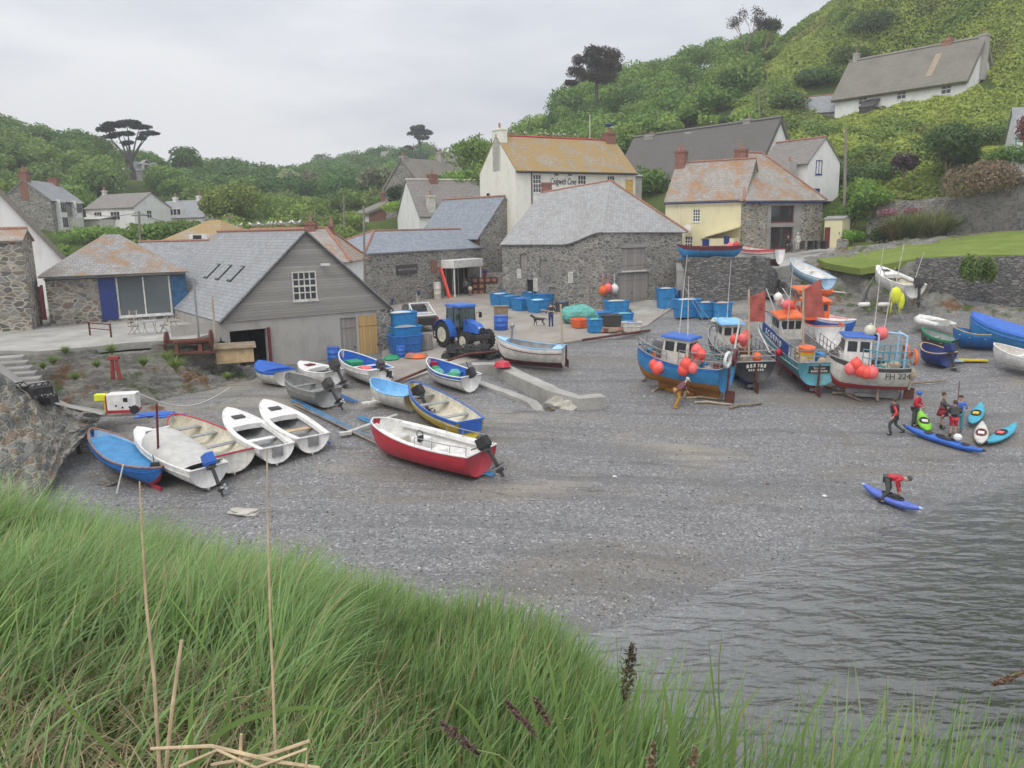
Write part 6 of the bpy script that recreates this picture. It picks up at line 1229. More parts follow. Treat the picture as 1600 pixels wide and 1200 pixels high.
# rope and nets heaps, pots
def heap(name, label, cat, px, py, mats, R_, n, seed, h_=.5, kind='pot'):
    q = G(px, py, .03); root = empty(name, at(q), 0, label, cat); rr = random.Random(seed)
    for i in range(n):
        x, y = rr.uniform(-R_, R_), rr.uniform(-R_*.6, R_*.6); z = rr.choice((0, 0, h_)); b = MB()
        if kind == 'pot':
            w_, l_, hh = .5, .7, .4; T = Matrix.Translation((x, y, z)) @ Matrix.Rotation(rr.random()*3, 4, 'Z')
            for k in range(4): u = -l_/2+l_*k/3; b.tube([T @ Vector((-w_/2, u, 0)), T @ Vector((-w_/2, u, hh*.6)), T @ Vector((0, u, hh)), T @ Vector((w_/2, u, hh*.6)), T @ Vector((w_/2, u, 0))], .025, 5)
            for xx, zz in ((-w_/2, 0), (w_/2, 0), (0, hh), (-w_/2, hh*.6), (w_/2, hh*.6)): b.tube([T @ Vector((xx, -l_/2, zz)), T @ Vector((xx, l_/2, zz))], .022, 5)
            b.add([T @ Vector(p) for p in ((-w_/2*.9, -l_/2, 0), (w_/2*.9, -l_/2, 0), (w_/2*.9, l_/2, 0), (-w_/2*.9, l_/2, 0), (-w_/2*.9, -l_/2, hh*.6), (w_/2*.9, -l_/2, hh*.6), (w_/2*.9, l_/2, hh*.6), (-w_/2*.9, l_/2, hh*.6))], [(0, 1, 5, 4), (1, 2, 6, 5), (2, 3, 7, 6), (3, 0, 4, 7), (4, 5, 6, 7)])
            b.build('pot', M[mats[i % len(mats)]], root)
        else: b.ball((x, y, .1), (.5, .4, .2), 9); b.build('coil', M[mats[i % len(mats)]], root)
    return root
heap('lobster_pots', 'heap of dark netted lobster pots by the head of the slipway', 'lobster pots', 738, 560, ('potm', 'dark', 'potm'), 1.5, 22, 3, .38)
heap('lobster_pots', 'two black lobster pots on the steps left of the generator', 'lobster pots', 52, 625, ('potm',), .6, 4, 4) if 0 else None
heap('rope_heap', 'rusty orange rope heap beside the small pail', 'rope', 645, 560, ('terra', 'orange'), .7, 5, 6, kind='c'); heap('rope_heap', 'brown nets and ropes on the yard edge by the tubs', 'rope', 960, 518, ('rust', 'terra', 'wood'), 1.2, 8, 7, kind='c'); heap('net_bundle', 'green net bundle at the boathouse corner', 'fishing net', 617, 563, ('green',), .35, 3, 8, kind='c')
heap('rope_heap', 'cream rope and sacks along the foot of the platform wall', 'rope', 1150, 503, ('rope', 'cream', 'wood'), 1.5, 8, 9, kind='c')
# buoys hung on the loft
c0, c1, c2 = LOFT; u_ = (c2.xy-c1.xy).normalized(); nn = Vector((u_.y, -u_.x))
for px, py, m, lab in ((942, 454, 'orange', 'orange buoy hanging on the loft wall, left of the bunch'), (950, 450, 'pink', 'pink buoy hanging in the middle of the bunch on the loft wall'), (960, 451, 'white', 'white buoy hanging nearest the loft doors')):
    a_ = along(c1, c2, px) if px > 944 else 0; w_ = D(px, py, c1.y+u_.y*a_-.5); b = MB(); b.ball((0, 0, 0), (.36, .36, .4), 14); b.lathe([(.08, .38), (.05, .5)], n=8); b.tube([(0, 0, .45), (0, .25, 1.2)], .02, 4); o = b.build('buoy', M[m], smooth=True); o.location = w_; tag(o, lab, 'buoy', 'buoys on the loft wall')
# loft ramp slab
a, b_, c, d = D(1012, 466, 66.5), D(965, 468, 66), P(1000, 503, 3.65), P(1060, 500, 3.7)
mb = MB(); mb.slab([P(968, 468, 4.35), P(1016, 466, 4.45), P(1064, 503, 3.62), P(1010, 508, 3.55)], .5); o = mb.build('ramp', M['concL'], bevel=.02); tag(o, 'sloping concrete slab ramp leading up to the plank doors of the net loft', 'ramp')
# slipway walls
def wallpts(label, pts, th, mat, h_, name='slipway_wall'):
    return wallrun(name, label, [(p.x, p.y, p.z-h_, p.z) for p in pts], th, mat, 'wall', rough=.012)
wallpts('long concrete slipway wall running down the shingle with flat top', [P(738, 569, 3.35), P(772, 569, 3.3), P(858, 609, 2.8), P(905, 622, 2.5), P(945, 619, 2.5)], .65, M['concL'], 2.2)
wallpts('low curved concrete kerb in front of the slipway channel', [P(690, 588, 2.95), P(745, 597, 2.75), P(790, 612, 2.5), P(828, 627, 2.3), P(842, 642, 2.0), P(838, 655, 1.75)], .4, M['concL'], .9, 'slipway_kerb')
b = MB(); b.lathe([(.5, 0), (.35, .25), (.05, .32)], n=14); o = b.build('buoy', M['red']); o.location = P(785, 572, 3.33); tag(o, 'flattened red buoy lying on the slipway wall', 'buoy')
# steel rail on slipway head
b = MB(); b.tube([P(610, 600, 3.1), P(690, 567, 3.5), P(730, 553, 3.65), P(790, 548, 3.6), P(880, 540, 3.5)], .07, 6); o = b.build('steel_rail', M['rust']); tag(o, 'rusty winch cable and rail along the edge of the yard concrete', 'rail')
b = MB(); b.tube([P(910, 531, 3.4), P(960, 524, 3.5), P(1015, 516, 3.55)], .08, 6); o = b.build('driftwood_beam', M['rust']); tag(o, 'dark rusty beam edging the concrete beside the work boat', 'beam')
# pale rocks at slip end
def rock(label, px, py, s_, m='rock', seed=0, name='boulder', q=None):
    rr = np.random.default_rng(seed); b = MB(); b.ball((0, 0, 0), (1, 1, 1), 14); V_ = []
    for x, y, z in b.v: k = 1+.28*math.sin(3*x+seed)*math.cos(2.5*y+seed*2)+.15*math.sin(6*z+x*4+seed); V_.append((x*k*s_[0], y*k*s_[1], max(-.3, z)*k*s_[2]))
    b.v = V_; o = b.build(name, M[m] if isinstance(m, str) else m); o.location = q or G(px, py, .0); return tag(o, label, 'rock')
M['palerock'] = concrete('pale_rock', (.5, .47, .41)); rock('pale whitish boulder at the seaward foot of the slipway wall', 882, 634, (.95, .7, .5), 'palerock', 3); rock('darker grey boulder left of the pale one by the slipway', 858, 640, (.4, .35, .3), 'rock', 5)
rock('flat grey slab of stone lying on the shingle above the grass', 382, 800, (.55, .3, .12), M['palerock'], 7); rock('brown stone beside the stern of the blue clinker boat', 167, 756, (.35, .25, .2), 'rock', 9)
# driftwood
for i, (a, c, lab) in enumerate((((1288, 606), (1345, 628), 'driftwood pole in the bundle, steepest one'), ((1292, 606), (1400, 612), 'driftwood pole lying level at the top of the bundle'), ((1300, 616), (1352, 622), 'short driftwood pole at the left of the bundle'), ((1312, 608), (1388, 618), 'driftwood pole crossing the middle of the bundle'), ((1405, 606), (1478, 596), 'long driftwood pole right of the white fishing boat keel'),
    ((1072, 624), (1140, 626), 'straight driftwood pole beside the orange trousered man'), ((1140, 640), (1190, 632), 'crooked driftwood branch right of the fisherman'), ((1085, 631), (1143, 634), 'thin driftwood stick below the straight pole'), ((1004, 597), (1024, 590), 'short forked branch under the blue boat'), ((1020, 613), (1052, 603), 'thin forked branch left of the fisherman'))):
    p0, p1 = G(*a, .07), G(*c, .07); b = MB(); b.tube([p0, p0.lerp(p1, .35)+V3(0, .12, .06), p0.lerp(p1, .7)+V3(0, -.08, .03), p1], [.07, .06, .055, .04], 6); o = b.build('driftwood', M['rope' if i % 2 else 'wood']); tag(o, lab, 'driftwood', 'driftwood on the shingle')
# blue launching poles among the boats
for a, c, m, lab in (((458, 628), (600, 700), 'hullblue', 'long blue launching rail left of the red motor boat'), ((462, 634), (612, 706), 'wood', 'long wooden rail beside the blue launching rail'), ((562, 655), (582, 664), 'hullblue', 'short blue rail end under the red boat bow'), ((735, 738), (772, 747), 'hullblue', 'blue rail end sticking out under the red boat stern'), ((520, 616), (556, 632), 'royal', 'blue plastic skid below the aluminium boat'), ((500, 690), (512, 698), 'blue', 'thin blue skid under the white dinghy stern')):
    p0, p1 = G(*a, .12), G(*c, .12); d = (p1-p0).normalized(); nrm = Vector((-d.y, d.x, 0)); b = MB()
    for k in (-.1, .1): b.tube([p0+nrm*k, p1+nrm*k], .05, 4)
    o = b.build('launching_rail', M[m]); tag(o, lab, 'rail', 'launching rails on the shingle')
p = G(596, 636, .3); b = MB(); b.box((0, 0, 0), (1.9, .25, .08), rz=.5); b.box((0, 0, .02), (1.6, .1, .1), rz=.9); b.box((-.3, .2, .25), (.2, .1, .6), ry=.3); o = b.build('boat_trolley', M['white']); o.location = p; tag(o, 'small white painted trolley frame between the pale blue and red boats', 'trolley')
b = MB(); p0 = G(540, 682, .15); b.tube([p0, G(620, 655, .2)], .07, 6); b.box(p0, (.5, .25, .12), rz=.4); o = b.build('oar', M['offwhite']); tag(o, 'white topped wooden oar across the launching rails', 'oar')
# --- tractor
q = G(727, 545, .1); TR = empty('tractor', at(q), rad(-52), 'bright blue farm tractor with cream wheels parked in the yard', 'tractor')   # +x is forward
def wheel(root, x, y, r, w_, tm='tyre', hm='cream', z=None, treads=20):
    T = Matrix.Translation((x, y, r if z is None else z)) @ Matrix.Rotation(rad(90), 4, 'X'); b = MB(); b.lathe([(r*.55, -w_/2), (r*.9, -w_/2), (r*.95, -w_*.3), (r*.95, w_*.3), (r*.9, w_/2), (r*.55, w_/2)], n=28, M=T)
    for k in range(treads):
        a = 2*math.pi*k/treads
        for sg in (-1, 1): b.box((r*.965*math.cos(a+sg*.07), r*.965*math.sin(a+sg*.07), sg*w_*.24), (.07, .09, w_*.5), rz=a, M=T)
    o = b.build('wheel', M[tm], root); b = MB(); b.lathe([(.08, -w_*.51), (r*.5, -w_*.5), (r*.57, -w_*.53), (r*.57, w_*.53), (r*.5, w_*.5), (.08, w_*.51)], n=20, M=T); b.build('rim', M[hm], o)
    return o
for y in (-.85, .85): wheel(TR, -1.0, y, .85, .5); wheel(TR, 1.25, y*1.0, .6, .42, treads=16)
b = MB(); b.box((.1, 0, .95), (2.6, .5, .5)); b.box((1.75, 0, .8), (.5, .7, .35)); b.tube([(1.25, -.8, .6), (1.25, .8, .6)], .1, 8); b.tube([(-1, -.8, .85), (-1, .8, .85)], .14, 8); b.box((1.98, 0, .85), (.12, 1.0, .3)); b.build('chassis', M['dark'], TR, bevel=.03)
b = MB(); b.add([(.35, -.38, 1.1), (1.85, -.34, 1.05), (1.85, .34, 1.05), (.35, .38, 1.1), (.35, -.36, 1.85), (1.55, -.26, 1.62), (1.55, .26, 1.62), (.35, .36, 1.85), (1.92, -.26, 1.3), (1.92, .26, 1.3)], [(0, 4, 5, 8, 1), (3, 2, 9, 6, 7), (4, 7, 6, 5), (5, 6, 9, 8), (8, 9, 2, 1), (0, 3, 7, 4)]); bo = b.build('bonnet', M['royalb'] if 'royalb' in M else M['blue'], TR, bevel=.05)
b = MB(); b.box((1.93, 0, 1.2), (.03, .36, .4), ry=0); b.build('grille', M['black'], bo); 
for y in (-.2, .2): b = MB(); b.box((1.9, y, 1.42), (.05, .12, .12)); b.build('headlight', M['white'], bo)
for y in (-.85, .85):
    b = MB(); rr = [[(-1+.95*math.cos(a), y-.27, .85+.95*math.sin(a)), (-1+.95*math.cos(a), y+.27, .85+.95*math.sin(a))] for a in np.linspace(rad(-5), rad(150), 14)]; b.grid(rr); b.build('mudguard', M['blue'], TR, solid=.05)
cb = MB()
for x in (-1.15, -.35, .35):
    for y in (-.62, .62): cb.tube([(x, y, 1.15), (x*.92-.02, y*.92, 2.6)], .045, 6)
for y in (-.6, .6): cb.tube([(-1.1, y, 1.25), (.33, y, 1.25)], .04, 6)
cab = cb.build('cab_frame', M['black'], TR); g = MB()
for y in (-.6, .6): g.box((-.4, y*.97, 1.95), (1.35, .02, 1.2))
g.box((.33, 0, 1.95), (.02, 1.15, 1.2)); g.box((-1.08, 0, 1.95), (.02, 1.1, 1.1)); t = NT('cab_glass', .05, 0, .6); t.b.inputs['Base Color'].default_value = (.12, .17, .16, 1); t.b.inputs['Alpha'].default_value = .55; g.build('glass', t.m, TR)
b = MB(); b.box((-.4, 0, 2.68), (1.75, 1.4, .18), taper=.9); b.build('roof', M['blue'], TR, bevel=.06); b = MB(); b.box((-.5, 0, 1.35), (.5, .5, .15)); b.box((-.75, 0, 1.65), (.12, .5, .55)); b.build('seat', M['black'], TR)
for y in (-.75, .75): b = MB(); b.tube([(.4, y*.85, 2.2), (.55, y*1.1, 2.25)], .02, 5); b.box((.55, y*1.15, 2.05), (.05, .2, .35)); b.build('mirror', M['black'], TR)
b = MB(); b.tube([(.75, -.42, 1.6), (.75, -.42, 2.5)], .05, 8); b.build('exhaust', M['dark'], TR)
b = MB()
for y in (-.7, .7): b.tube([(-1.6, y, .5), (-2.6, y, .5), (-2.6, y, 1.3), (-1.9, y, 1.4)], .04, 5)
b.tube([(-2.6, -.7, .5), (-2.6, .7, .5)], .04, 5); b.tube([(-2.6, -.7, 1.3), (-2.6, .7, 1.3)], .04, 5); b.b3(-2.6, -.7, .42, -1.7, .7, .48); b.build('carrier', M['rust'], TR)
q2 = wpt(TR, -2.1, -.2, .5); tubbox('blue tub carried on the back of the tractor', q2, .9, 1.0, .8, rz=rad(-52), m='hullblue', fill='potm')
# --- pickup
q = G(652, 515, .08); PK = empty('pickup_truck', at(q), rad(115), 'dark pickup with white roll bars and blue bins in its bed beside the boathouse', 'pickup')
b = MB(); b.box((0, 0, .75), (4.6, 1.8, .6)); b.box((1.5, 0, 1.1), (1.4, 1.7, .2)); b.build('body', M['black'], PK, bevel=.12); b = MB(); b.box((.5, 0, 1.4), (1.5, 1.6, .75), taper=.8); cb_ = b.build('cab', M['dark'], PK, bevel=.08)
g = MB(); g.box((.5, 0, 1.45), (1.4, 1.56, .42), taper=.9); g.build('window', M['glass'], cb_)
b = MB()
for y in (-.8, .8): b.tube([(-.3, y*.8, 1.85), (-.6, y*.9, 1.9), (-1.9, y, 1.15)], .045, 6); b.tube([(-.6, y*.9, 1.05), (-.6, y*.9, 1.9)], .045, 6)
b.tube([(-.6, -.72, 1.9), (-.6, .72, 1.9)], .045, 6); b.tube([(-2.1, -.8, 1.15), (-2.1, .8, 1.15)], .06, 6); b.build('roll_bar', M['white'], PK)
for x in (-1.4, 1.45):
    for y in (-.85, .85): wheel(PK, x, y, .38, .24, hm='metal', treads=2)
for x, m in ((-1.1, 'blue'), (-1.7, 'offwhite')): b = MB(); b.box((x, 0, 1.15), (.5, 1.1, .35)); b.build('bin', M[m], PK, bevel=.03)
for y in (-.75, .75): b = MB(); b.box((-2.31, y, .85), (.03, .15, .25)); b.build('tail_light', M['red'], PK)
# --- winch
q = D(292, 548, 41.5); q.z = 4.7; W = empty('rusty_winch', at(q), rad(12), 'rusty old hand winch with spoked drum ends on the terrace edge', 'winch'); W.scale = (.78, .78, .78)
b = MB(); b.tube([(-1.2, 0, .7), (1.6, 0, .75)], [.2, .2], 12); b.build('drum', M['rust'], W)
for x in (-1.2, 1.6): b = MB(); b.lathe([(.55, -.06), (.72, -.06), (.72, .06), (.55, .06)], n=20, M=Matrix.Translation((x, 0, .75)) @ Matrix.Rotation(rad(90), 4, 'Y')); b.build('drum_end', M['rust'], W)
for x in (-.6, .9): b = MB(); b.box((x, 0, .25), (.35, .9, .6), taper=.6); b.build('bracket', M['rust'], W)
b = MB(); b.box((.2, 0, 0), (3.4, 1.1, .12)); b.build('base', M['rust'], W)
for lab, px, py, w_ in (('pale plywood locker with flat lid beside the black boathouse doorway', 367, 553, 0),):
    q = D(px, py, 42.8); q.z = 3.95; L_ = empty('locker', at(q), rad(20), lab, 'locker'); b = MB(); b.b3(-.95, -.5, 0, .95, .5, .75); b.build('body', M['palewood'], L_, bevel=.01); b = MB(); b.slab([(-1.1, -.65, .82), (1.1, -.65, .82), (1.1, .6, .98), (-1.1, .6, .98)], .05); b.build('lid', M['wood'], L_)
for i, (px, lab) in enumerate(((312, 'thin pole standing behind the winch'), (338, 'rope wound post between the winch and the locker'))): q = D(px, 545, 42.5); b = MB(); b.tube([(0, 0, -.3), (0.02, 0, 2.9 if i else 3.9)], .06, 6); o = b.build('post', M['rope' if i else 'metal']); o.location = (q.x, q.y, 4.6); tag(o, lab, 'post')
# red small winch / bollard
q = D(181, 590, 38); b = MB(); b.tube([(-.15, 0, 0), (-.08, 0, 1.05)], [.1, .07], 6); b.tube([(.2, 0, 0), (.1, 0, 1.05)], [.1, .07], 6); b.box((0, 0, 1.05), (.5, .25, .15)); b.box((0, 0, .5), (.3, .08, .08)); o = b.build('iron_bollard', paint((.3, .05, .045), .8)); o.location = (q.x, q.y, q.z-.1); tag(o, 'small red painted iron bollard on the rocky bank', 'bollard')
# terrace furniture
def bistro(px, py, lab, tbl=False, rz=0):
    q = P(px, py, TZ); r = empty('folding_table' if tbl else 'folding_chair', at(q), rz, lab, 'table' if tbl else 'chair', None if tbl else 'folding chairs on the studio terrace'); b = MB()
    if tbl: b.lathe([(.45, .72), (.45, .75)], n=18); b.build('top', M['grey'], r); hs = .72; w_ = .3
    else: b.b3(-.2, -.2, .43, .2, .2, .46); b.build('seat', M['wood'], r); hs = .44; w_ = .2; c = MB(); c.b3(-.2, .18, .6, .2, .2, .68); c.b3(-.2, .2, .75, .2, .22, .85); c.build('backrest', M['wood'], r)
    for x in (-w_, w_):
        c = MB(); c.tube([(x, -.25, 0), (x, .2, .9 if not tbl else .72)], .018, 5); c.build('leg', M['metal'], r); c = MB(); c.tube([(x*.9, .25, 0), (x*.9, -.2, hs)], .018, 5); c.build('leg', M['metal'], r)
    return r
bistro(235, 522, 'round folding cafe table on the studio terrace', True); bistro(210, 522, 'folding slatted chair left of the cafe table', rz=1.2); bistro(258, 520, 'folding slatted chair right of the cafe table', rz=-1.3); bistro(209, 508, 'folding slatted chair behind the table near the glass doors', rz=.3) ; bistro(274, 514, 'folding chair farthest right below the teal shutter', rz=-.4)
b = MB(); q0, q1 = P(141, 524, TZ), P(174, 527, TZ)
for q in (q0, q1): b.tube([q, q+V3(0, 0, .75)], .05, 6)
b.tube([q0+V3(0, 0, .7), q1+V3(0, 0, .7)], .03, 5); b.tube([q0+V3(0, 0, .4), q1+V3(0, 0, .4)], .025, 5); o = b.build('handrail', M['rust']); tag(o, 'short rusty railing at the front of the terrace left of the chairs', 'railing')
q = P(12, 515, TZ); r = empty('handcart', at(q), .2, 'old green handcart against the stone corner building', 'cart'); b = MB(); b.box((0, 0, .8), (1.7, .9, .5)); b.build('body', paint((.16, .24, .2), .8, .3), r); 
for x in (-.5, .5): b = MB(); b.lathe([(.3, -.04), (.33, 0), (.3, .04)], n=16, M=Matrix.Translation((x, -.5, .33)) @ Matrix.Rotation(rad(90), 4, 'X')); b.build('wheel', M['grey'], r)
b = MB(); b.tube([(.8, -.3, .8), (1.6, -.3, .6), (1.65, -.3, 0)], .035, 5); b.build('handle', M['grey'], r)
b = MB(); q = P(63, 500, TZ); b.b3(-.4, 0, 0, -.25, .1, 2.3); b.b3(.25, 0, 0, .4, .1, 2.3); b.b3(-.25, .02, 0, .25, .08, 2.2); o = b.build('alley_gate', M['maroon']); o.location = at(q); tag(o, 'dark red plank gate in the narrow gap beside the studio', 'gate')
# generator
q = G(195, 645, .25); q = D(195, 643, 34.5); GN = empty('generator', at(q), rad(8), 'white boxed generator on small wheels below the rocky bank', 'generator'); b = MB(); b.b3(-.6, -.35, .12, .6, .35, .85); b.build('cabinet', M['white'], GN, bevel=.03)
b = MB(); b.b3(-.62, -.37, .02, .62, .37, .12); b.b3(-.64, -.37, .12, -.6, .37, .8); b.build('skid', M['red'], GN)
for x in (.55,): b = MB(); b.lathe([(.05, -.06), (.19, -.06), (.19, .06), (.05, .06)], n=14, M=Matrix.Translation((x, -.42, .15)) @ Matrix.Rotation(rad(90), 4, 'X')); b.build('wheel', M['tyre'], GN)
b = MB(); b.b3(.1, -.365, .5, .28, -.35, .68); b.b3(-.25, -.365, .3, -.19, -.35, .38); b.b3(.0, -.365, .22, .08, -.35, .3); b.b3(.3, -.365, .22, .38, -.35, .3); b.build('socket_panel', M['black'], GN)
b = MB(); b.b3(-1.15, -.2, .55, -.66, .15, .85); b.build('tank', M['hiviz'], GN, bevel=.04); b = MB(); b.tube([(-.75, -.1, .55), (-.75, -.1, -.1)], .035, 5); b.build('leg', M['hiviz'], GN)
p0 = wpt(GN, .6, -.1, .85); p1 = D(360, 605, 37); b = MB(); b.tube([p0.lerp(p1, i/14)-V3(0, 0, .75*math.sin(math.pi*i/14)) for i in range(15)], .03, 5); o = b.build('hose', M['canvas']); tag(o, 'pale hose sagging from the generator across the rocks', 'hose')
q = D(243, 652, 33.5); b = MB()
for i in range(9): a_ = Vector((random.uniform(-.9, .9), random.uniform(-.3, .3), random.uniform(.05, .3))); b.tube([a_-V3(.6, .1, .02), a_+V3(.6, .1*(i % 3), .03)], .05, 4)
o = b.build('plastic_skids', M['blue']); o.location = at(q); tag(o, 'pile of bright blue plastic skids behind the red rimmed boat', 'skids')
q = G(133, 690, .1); b = MB(); b.box((0, 0, .55), (.75, .65, .9), taper=1.08); b.box((0, 0, 1.02), (.85, .75, .06)); o = b.build('lidded_box', M['hullblue'], bevel=.02); o.location = at(q); tag(o, 'pale blue lidded box behind the bow of the blue clinker boat', 'box')
q = D(96, 672, 31.5); b = MB(); b.tube([(-.25, 0, .5), (-.05, 0, .15), (.12, 0, -.3), (.2, 0, -.5)], [.06, .17, .16, .03], 10); o = b.build('float', M['buoy'], smooth=True); o.location = at(q); tag(o, 'long orange float hanging on the stone revetment', 'float')
# --- stone revetment at far left with steps and pots
rv = []
A_ = [D(-160, 600, 27), D(-20, 566, 29), D(48, 618, 30), D(105, 636, 31.5), D(160, 648, 32.5)]; B_ = [D(-160, 800, 23), D(-20, 770, 25.5), D(60, 745, 27.5), D(100, 700, 29.8), D(152, 665, 32.0)]
U, V_ = np.meshgrid(np.linspace(0, 1, 90), np.linspace(0, 1.3, 40)); ta, tb_ = curve(A_, U), curve(B_, U); Q = ta*(1-V_[..., None])+tb_*V_[..., None]; nn = vnoise(U*26, V_*9, 1.3, 31, 4)
o = gridmesh('stone_revetment', Q[..., 0]+nn*.22, Q[..., 1]-nn*.3, Q[..., 2]+nn*.1, M['stoneBig'], False); tag(o, 'sloping revetment of large mortared stones at the left edge', 'wall')
T2_ = [D(-160, 560, 31), D(-20, 552, 34), D(60, 612, 34), D(110, 632, 34), D(170, 642, 35)]; Q2 = curve(A_, np.linspace(0, 1, 40)); Q3 = curve(T2_, np.linspace(0, 1, 40))
mb = MB(); mb.grid([[tuple(p+np.array([0, -.1, .02])) for p in Q2], [tuple(p) for p in (Q2+Q3)/2], [tuple(p) for p in Q3]]); o = mb.build('revetment_top', M['concL']); tag(o, kind='structure')
ST = empty('stone_steps', (0, 0, 0), 0, 'worn stone steps climbing to the terrace at the left', 'steps')
for i in range(9):
    px, py = 50-i*5.2, 628-i*8.6; d = 31.5+i*.55; q = D(px, py, d); b = MB(); b.box((q.x, q.y+.35, q.z-.35), (1.5-.05*i, .75, .75), rz=.35); b.build('step', M['conc'], ST, bevel=.04)
r_ = heap('lobster_pots', 'pair of black lobster pots stacked at the foot of the stone steps', 'lobster pots', 60, 640, ('potm',), .55, 5, 4); q = D(54, 632, 30.3); r_.location = at(q)
b = MB(); b.add([P(8, 757, 1.75), P(72, 722, 2.1), P(50, 755, 1.85), P(48, 770, 1.7), P(0, 775, 1.6), P(-60, 790, 1.6), P(-60, 760, 1.8)], [(0, 1, 2, 3, 4, 5, 6)]); b.v = [(x, y, z+.12) for x, y, z in b.v]; o = b.build('concrete_apron', M['cream'] if 0 else M['concL']); tag(o, kind='structure')
# bench, stones
a, c = D(622, 470, 77.5), D(680, 462, 81); b = MB(); r = empty('bench', at(a, 4.15), math.atan2(c.y-a.y, c.x-a.x), 'long low bench along the cellar wall between the seated and walking persons', 'bench'); Lq = (c.xy-a.xy).length
b.b3(0, -1.0, .5, Lq, -.55, .62); b.build('seat', M['rope'], r)
for i in range(4): b = MB(); x = Lq*(i+.05)/3.3; b.b3(x, -.95, -.3, x+.3, -.6, .5); b.build('leg', M['stoneM'], r)
q = P(757, 462, 4.0); r = empty('crate_stack', at(q), .1, 'stack of rusty red crates beside the white doorway', 'crates')
for i in range(4):
    for j in range(3): b = MB(); b.box((-.95+i*.65, 0, .4+j*.6), (.6, .9, .55)); b.box((-.95+i*.65, -.46, .4+j*.6), (.4, .03, .3), mat=1); b.build('crate', [M['rust'], M['terra']], r, bevel=.02)
q = P(722, 455, 4.1); b = MB(); b.tube([(-.6, 0, 0), (0, .1, 2.0), (.7, 0, 0)], .06, 6); o = b.build('a_frame_sign', M['white']); o.location = at(q); tag(o, 'white A frame stand in front of the doorway', 'stand')
b = MB(); q0 = P(698, 466, 4.1); b.tube([q0+V3(.4, -.8, 0), q0+V3(-.5, 0, 3.0)], .16, 5); o = b.build('red_banner', M['buoy']); tag(o, 'long red banner pole leaning by the doorway behind the tractor', 'banner')
q = P(800, 458, 4.2); b = MB(); b.box((0, 0, .5), (5.2, 1.6, 1.0)); b.box((-1.6, .3, 1.5), (1.8, 1, 1.1)); o = b.build('stone_stair', M['stoneM']); o.location = at(q); tag(o, 'stone stair block at the left foot of the net loft', 'steps')
# poles and lines
M['pole'] = paint((.24, .215, .18), .85, .2)
def pole(label, px, py0, py1, d, r=.11, arms=0, lean=0):
    a, c = D(px, py1, d), D(px+lean, py0, d); root = empty('telegraph_pole', at(a, a.z), 0, label, 'pole', 'telegraph poles'); b = MB(); b.tube([(0, 0, -2), (c.x-a.x, 0, c.z-a.z)], [r, r*.75], 8); b.build('shaft', M['pole'], root)
    if arms: b = MB(); b.box((c.x-a.x, 0, c.z-a.z-.4), (1.5, .1, .12)); b.build('cross_arm', M['wood'], root)
    return root
pole('tall wooden telegraph pole at the left end of the lawn', 1319, 200, 384, 80, .17, 0, 3)
pole('leaning telegraph pole with crossarm among the hillside bushes', 1189, 138, 175, 120, .12, 1, -4); pole('thin pale pole just right of the crossarm pole on the hillside', 1199, 110, 170, 122, .07)
pole('pole in the valley with white house behind it', 217, 330, 384, 80, .14, 1); pole('short pole among trees above the boathouse ridge', 357, 333, 365, 85, .12, 1); pole('valley pole right of the gulls on the boathouse', 537, 305, 348, 100, .14); pole('grey pole rising in front of the cellar roof', 568, 322, 410, 62, .1)
pole('pole against the sky left of the inn chimney', 749, 207, 240, 150, .16, 1); pole('thin pole beside the skyline pine', 679, 222, 240, 290, .14); pole('thin pole left of the skyline pine', 646, 224, 246, 290, .14)
for (a, c, lab) in (((220, 333, 80), (330, 341, 78), 'sagging overhead wire between the valley pole and the boathouse'), ((749, 209, 150), (680, 232, 200), 'overhead wire crossing the sky left of the inn'), ((100, 318, 90), (217, 332, 80), 'overhead wire left of the valley pole')):
    p0, p1 = D(*a), D(*c); b = MB(); b.tube([p0.lerp(p1, i/10)-V3(0, 0, .8*math.sin(math.pi*i/10)) for i in range(11)], .025, 4); o = b.build('overhead_wire', M['dark']); tag(o, lab, 'wire')
# dan buoys, oar rack: yellow jacketed thing on ramp
q = D(1398, 482, 55); b = MB(); b.ball((0, 0, .9), (.45, .25, .6), 10); b.ball((.4, 0, .5), (.25, .2, .6), 10); b.tube([(-.3, 0, -.4), (-.2, 0, .9)], .05, 5); b.tube([(.3, 0, -.4), (.3, 0, .9)], .05, 5); o = b.build('hanging_oilskin', M['hiviz'], smooth=True); o.location = at(q); tag(o, 'bright yellow oilskin hung up behind the white fishing boat', 'oilskin')
for px, py, lab in ((1350, 476, 'white fender lying on the rocks, left one'), (1381, 476, 'white fender lying on the rocks beside the yellow oilskin')): q = D(px, py, 56.5); b = MB(); b.tube([(-.42, 0, 0), (-.35, 0, 0), (.35, 0, .02), (.42, 0, .02)], [.05, .16, .16, .05], 10); o = b.build('fender', M['white'], smooth=True); o.location = at(q); tag(o, lab, 'fender')
b = MB(); b.tube([D(1346, 478, 57), D(1360, 442, 60)], [.14, .06], 6); o = b.build('dark_plank', M['dark']); tag(o, 'dark forked plank propped on the rocks of the ramp', 'plank')
b = MB(); b.tube([D(1128, 500, 57), D(1119, 470, 58)], [.1, .22], 6); o = b.build('dark_plank', M['dark']); tag(o, 'dark post leaning out of the last blue tub', 'post')
# paddleboard bags near blue boat
q = G(1502, 566, .08); b = MB(); b.box((-.5, 0, .03), (1.1, .35, .07), rz=-.4); o = b.build('bodyboard', M['lblue']); o.location = at(q); tag(o, 'pale blue board lying left of the open blue boat', 'board'); q = G(1512, 567, .1); b = MB(); b.box((.3, 0, .06), (1.5, .4, .08), rz=-.3); o = b.build('bodyboard', M['yellow']); o.location = at(q); tag(o, 'yellow board lying left of the open blue boat', 'board')
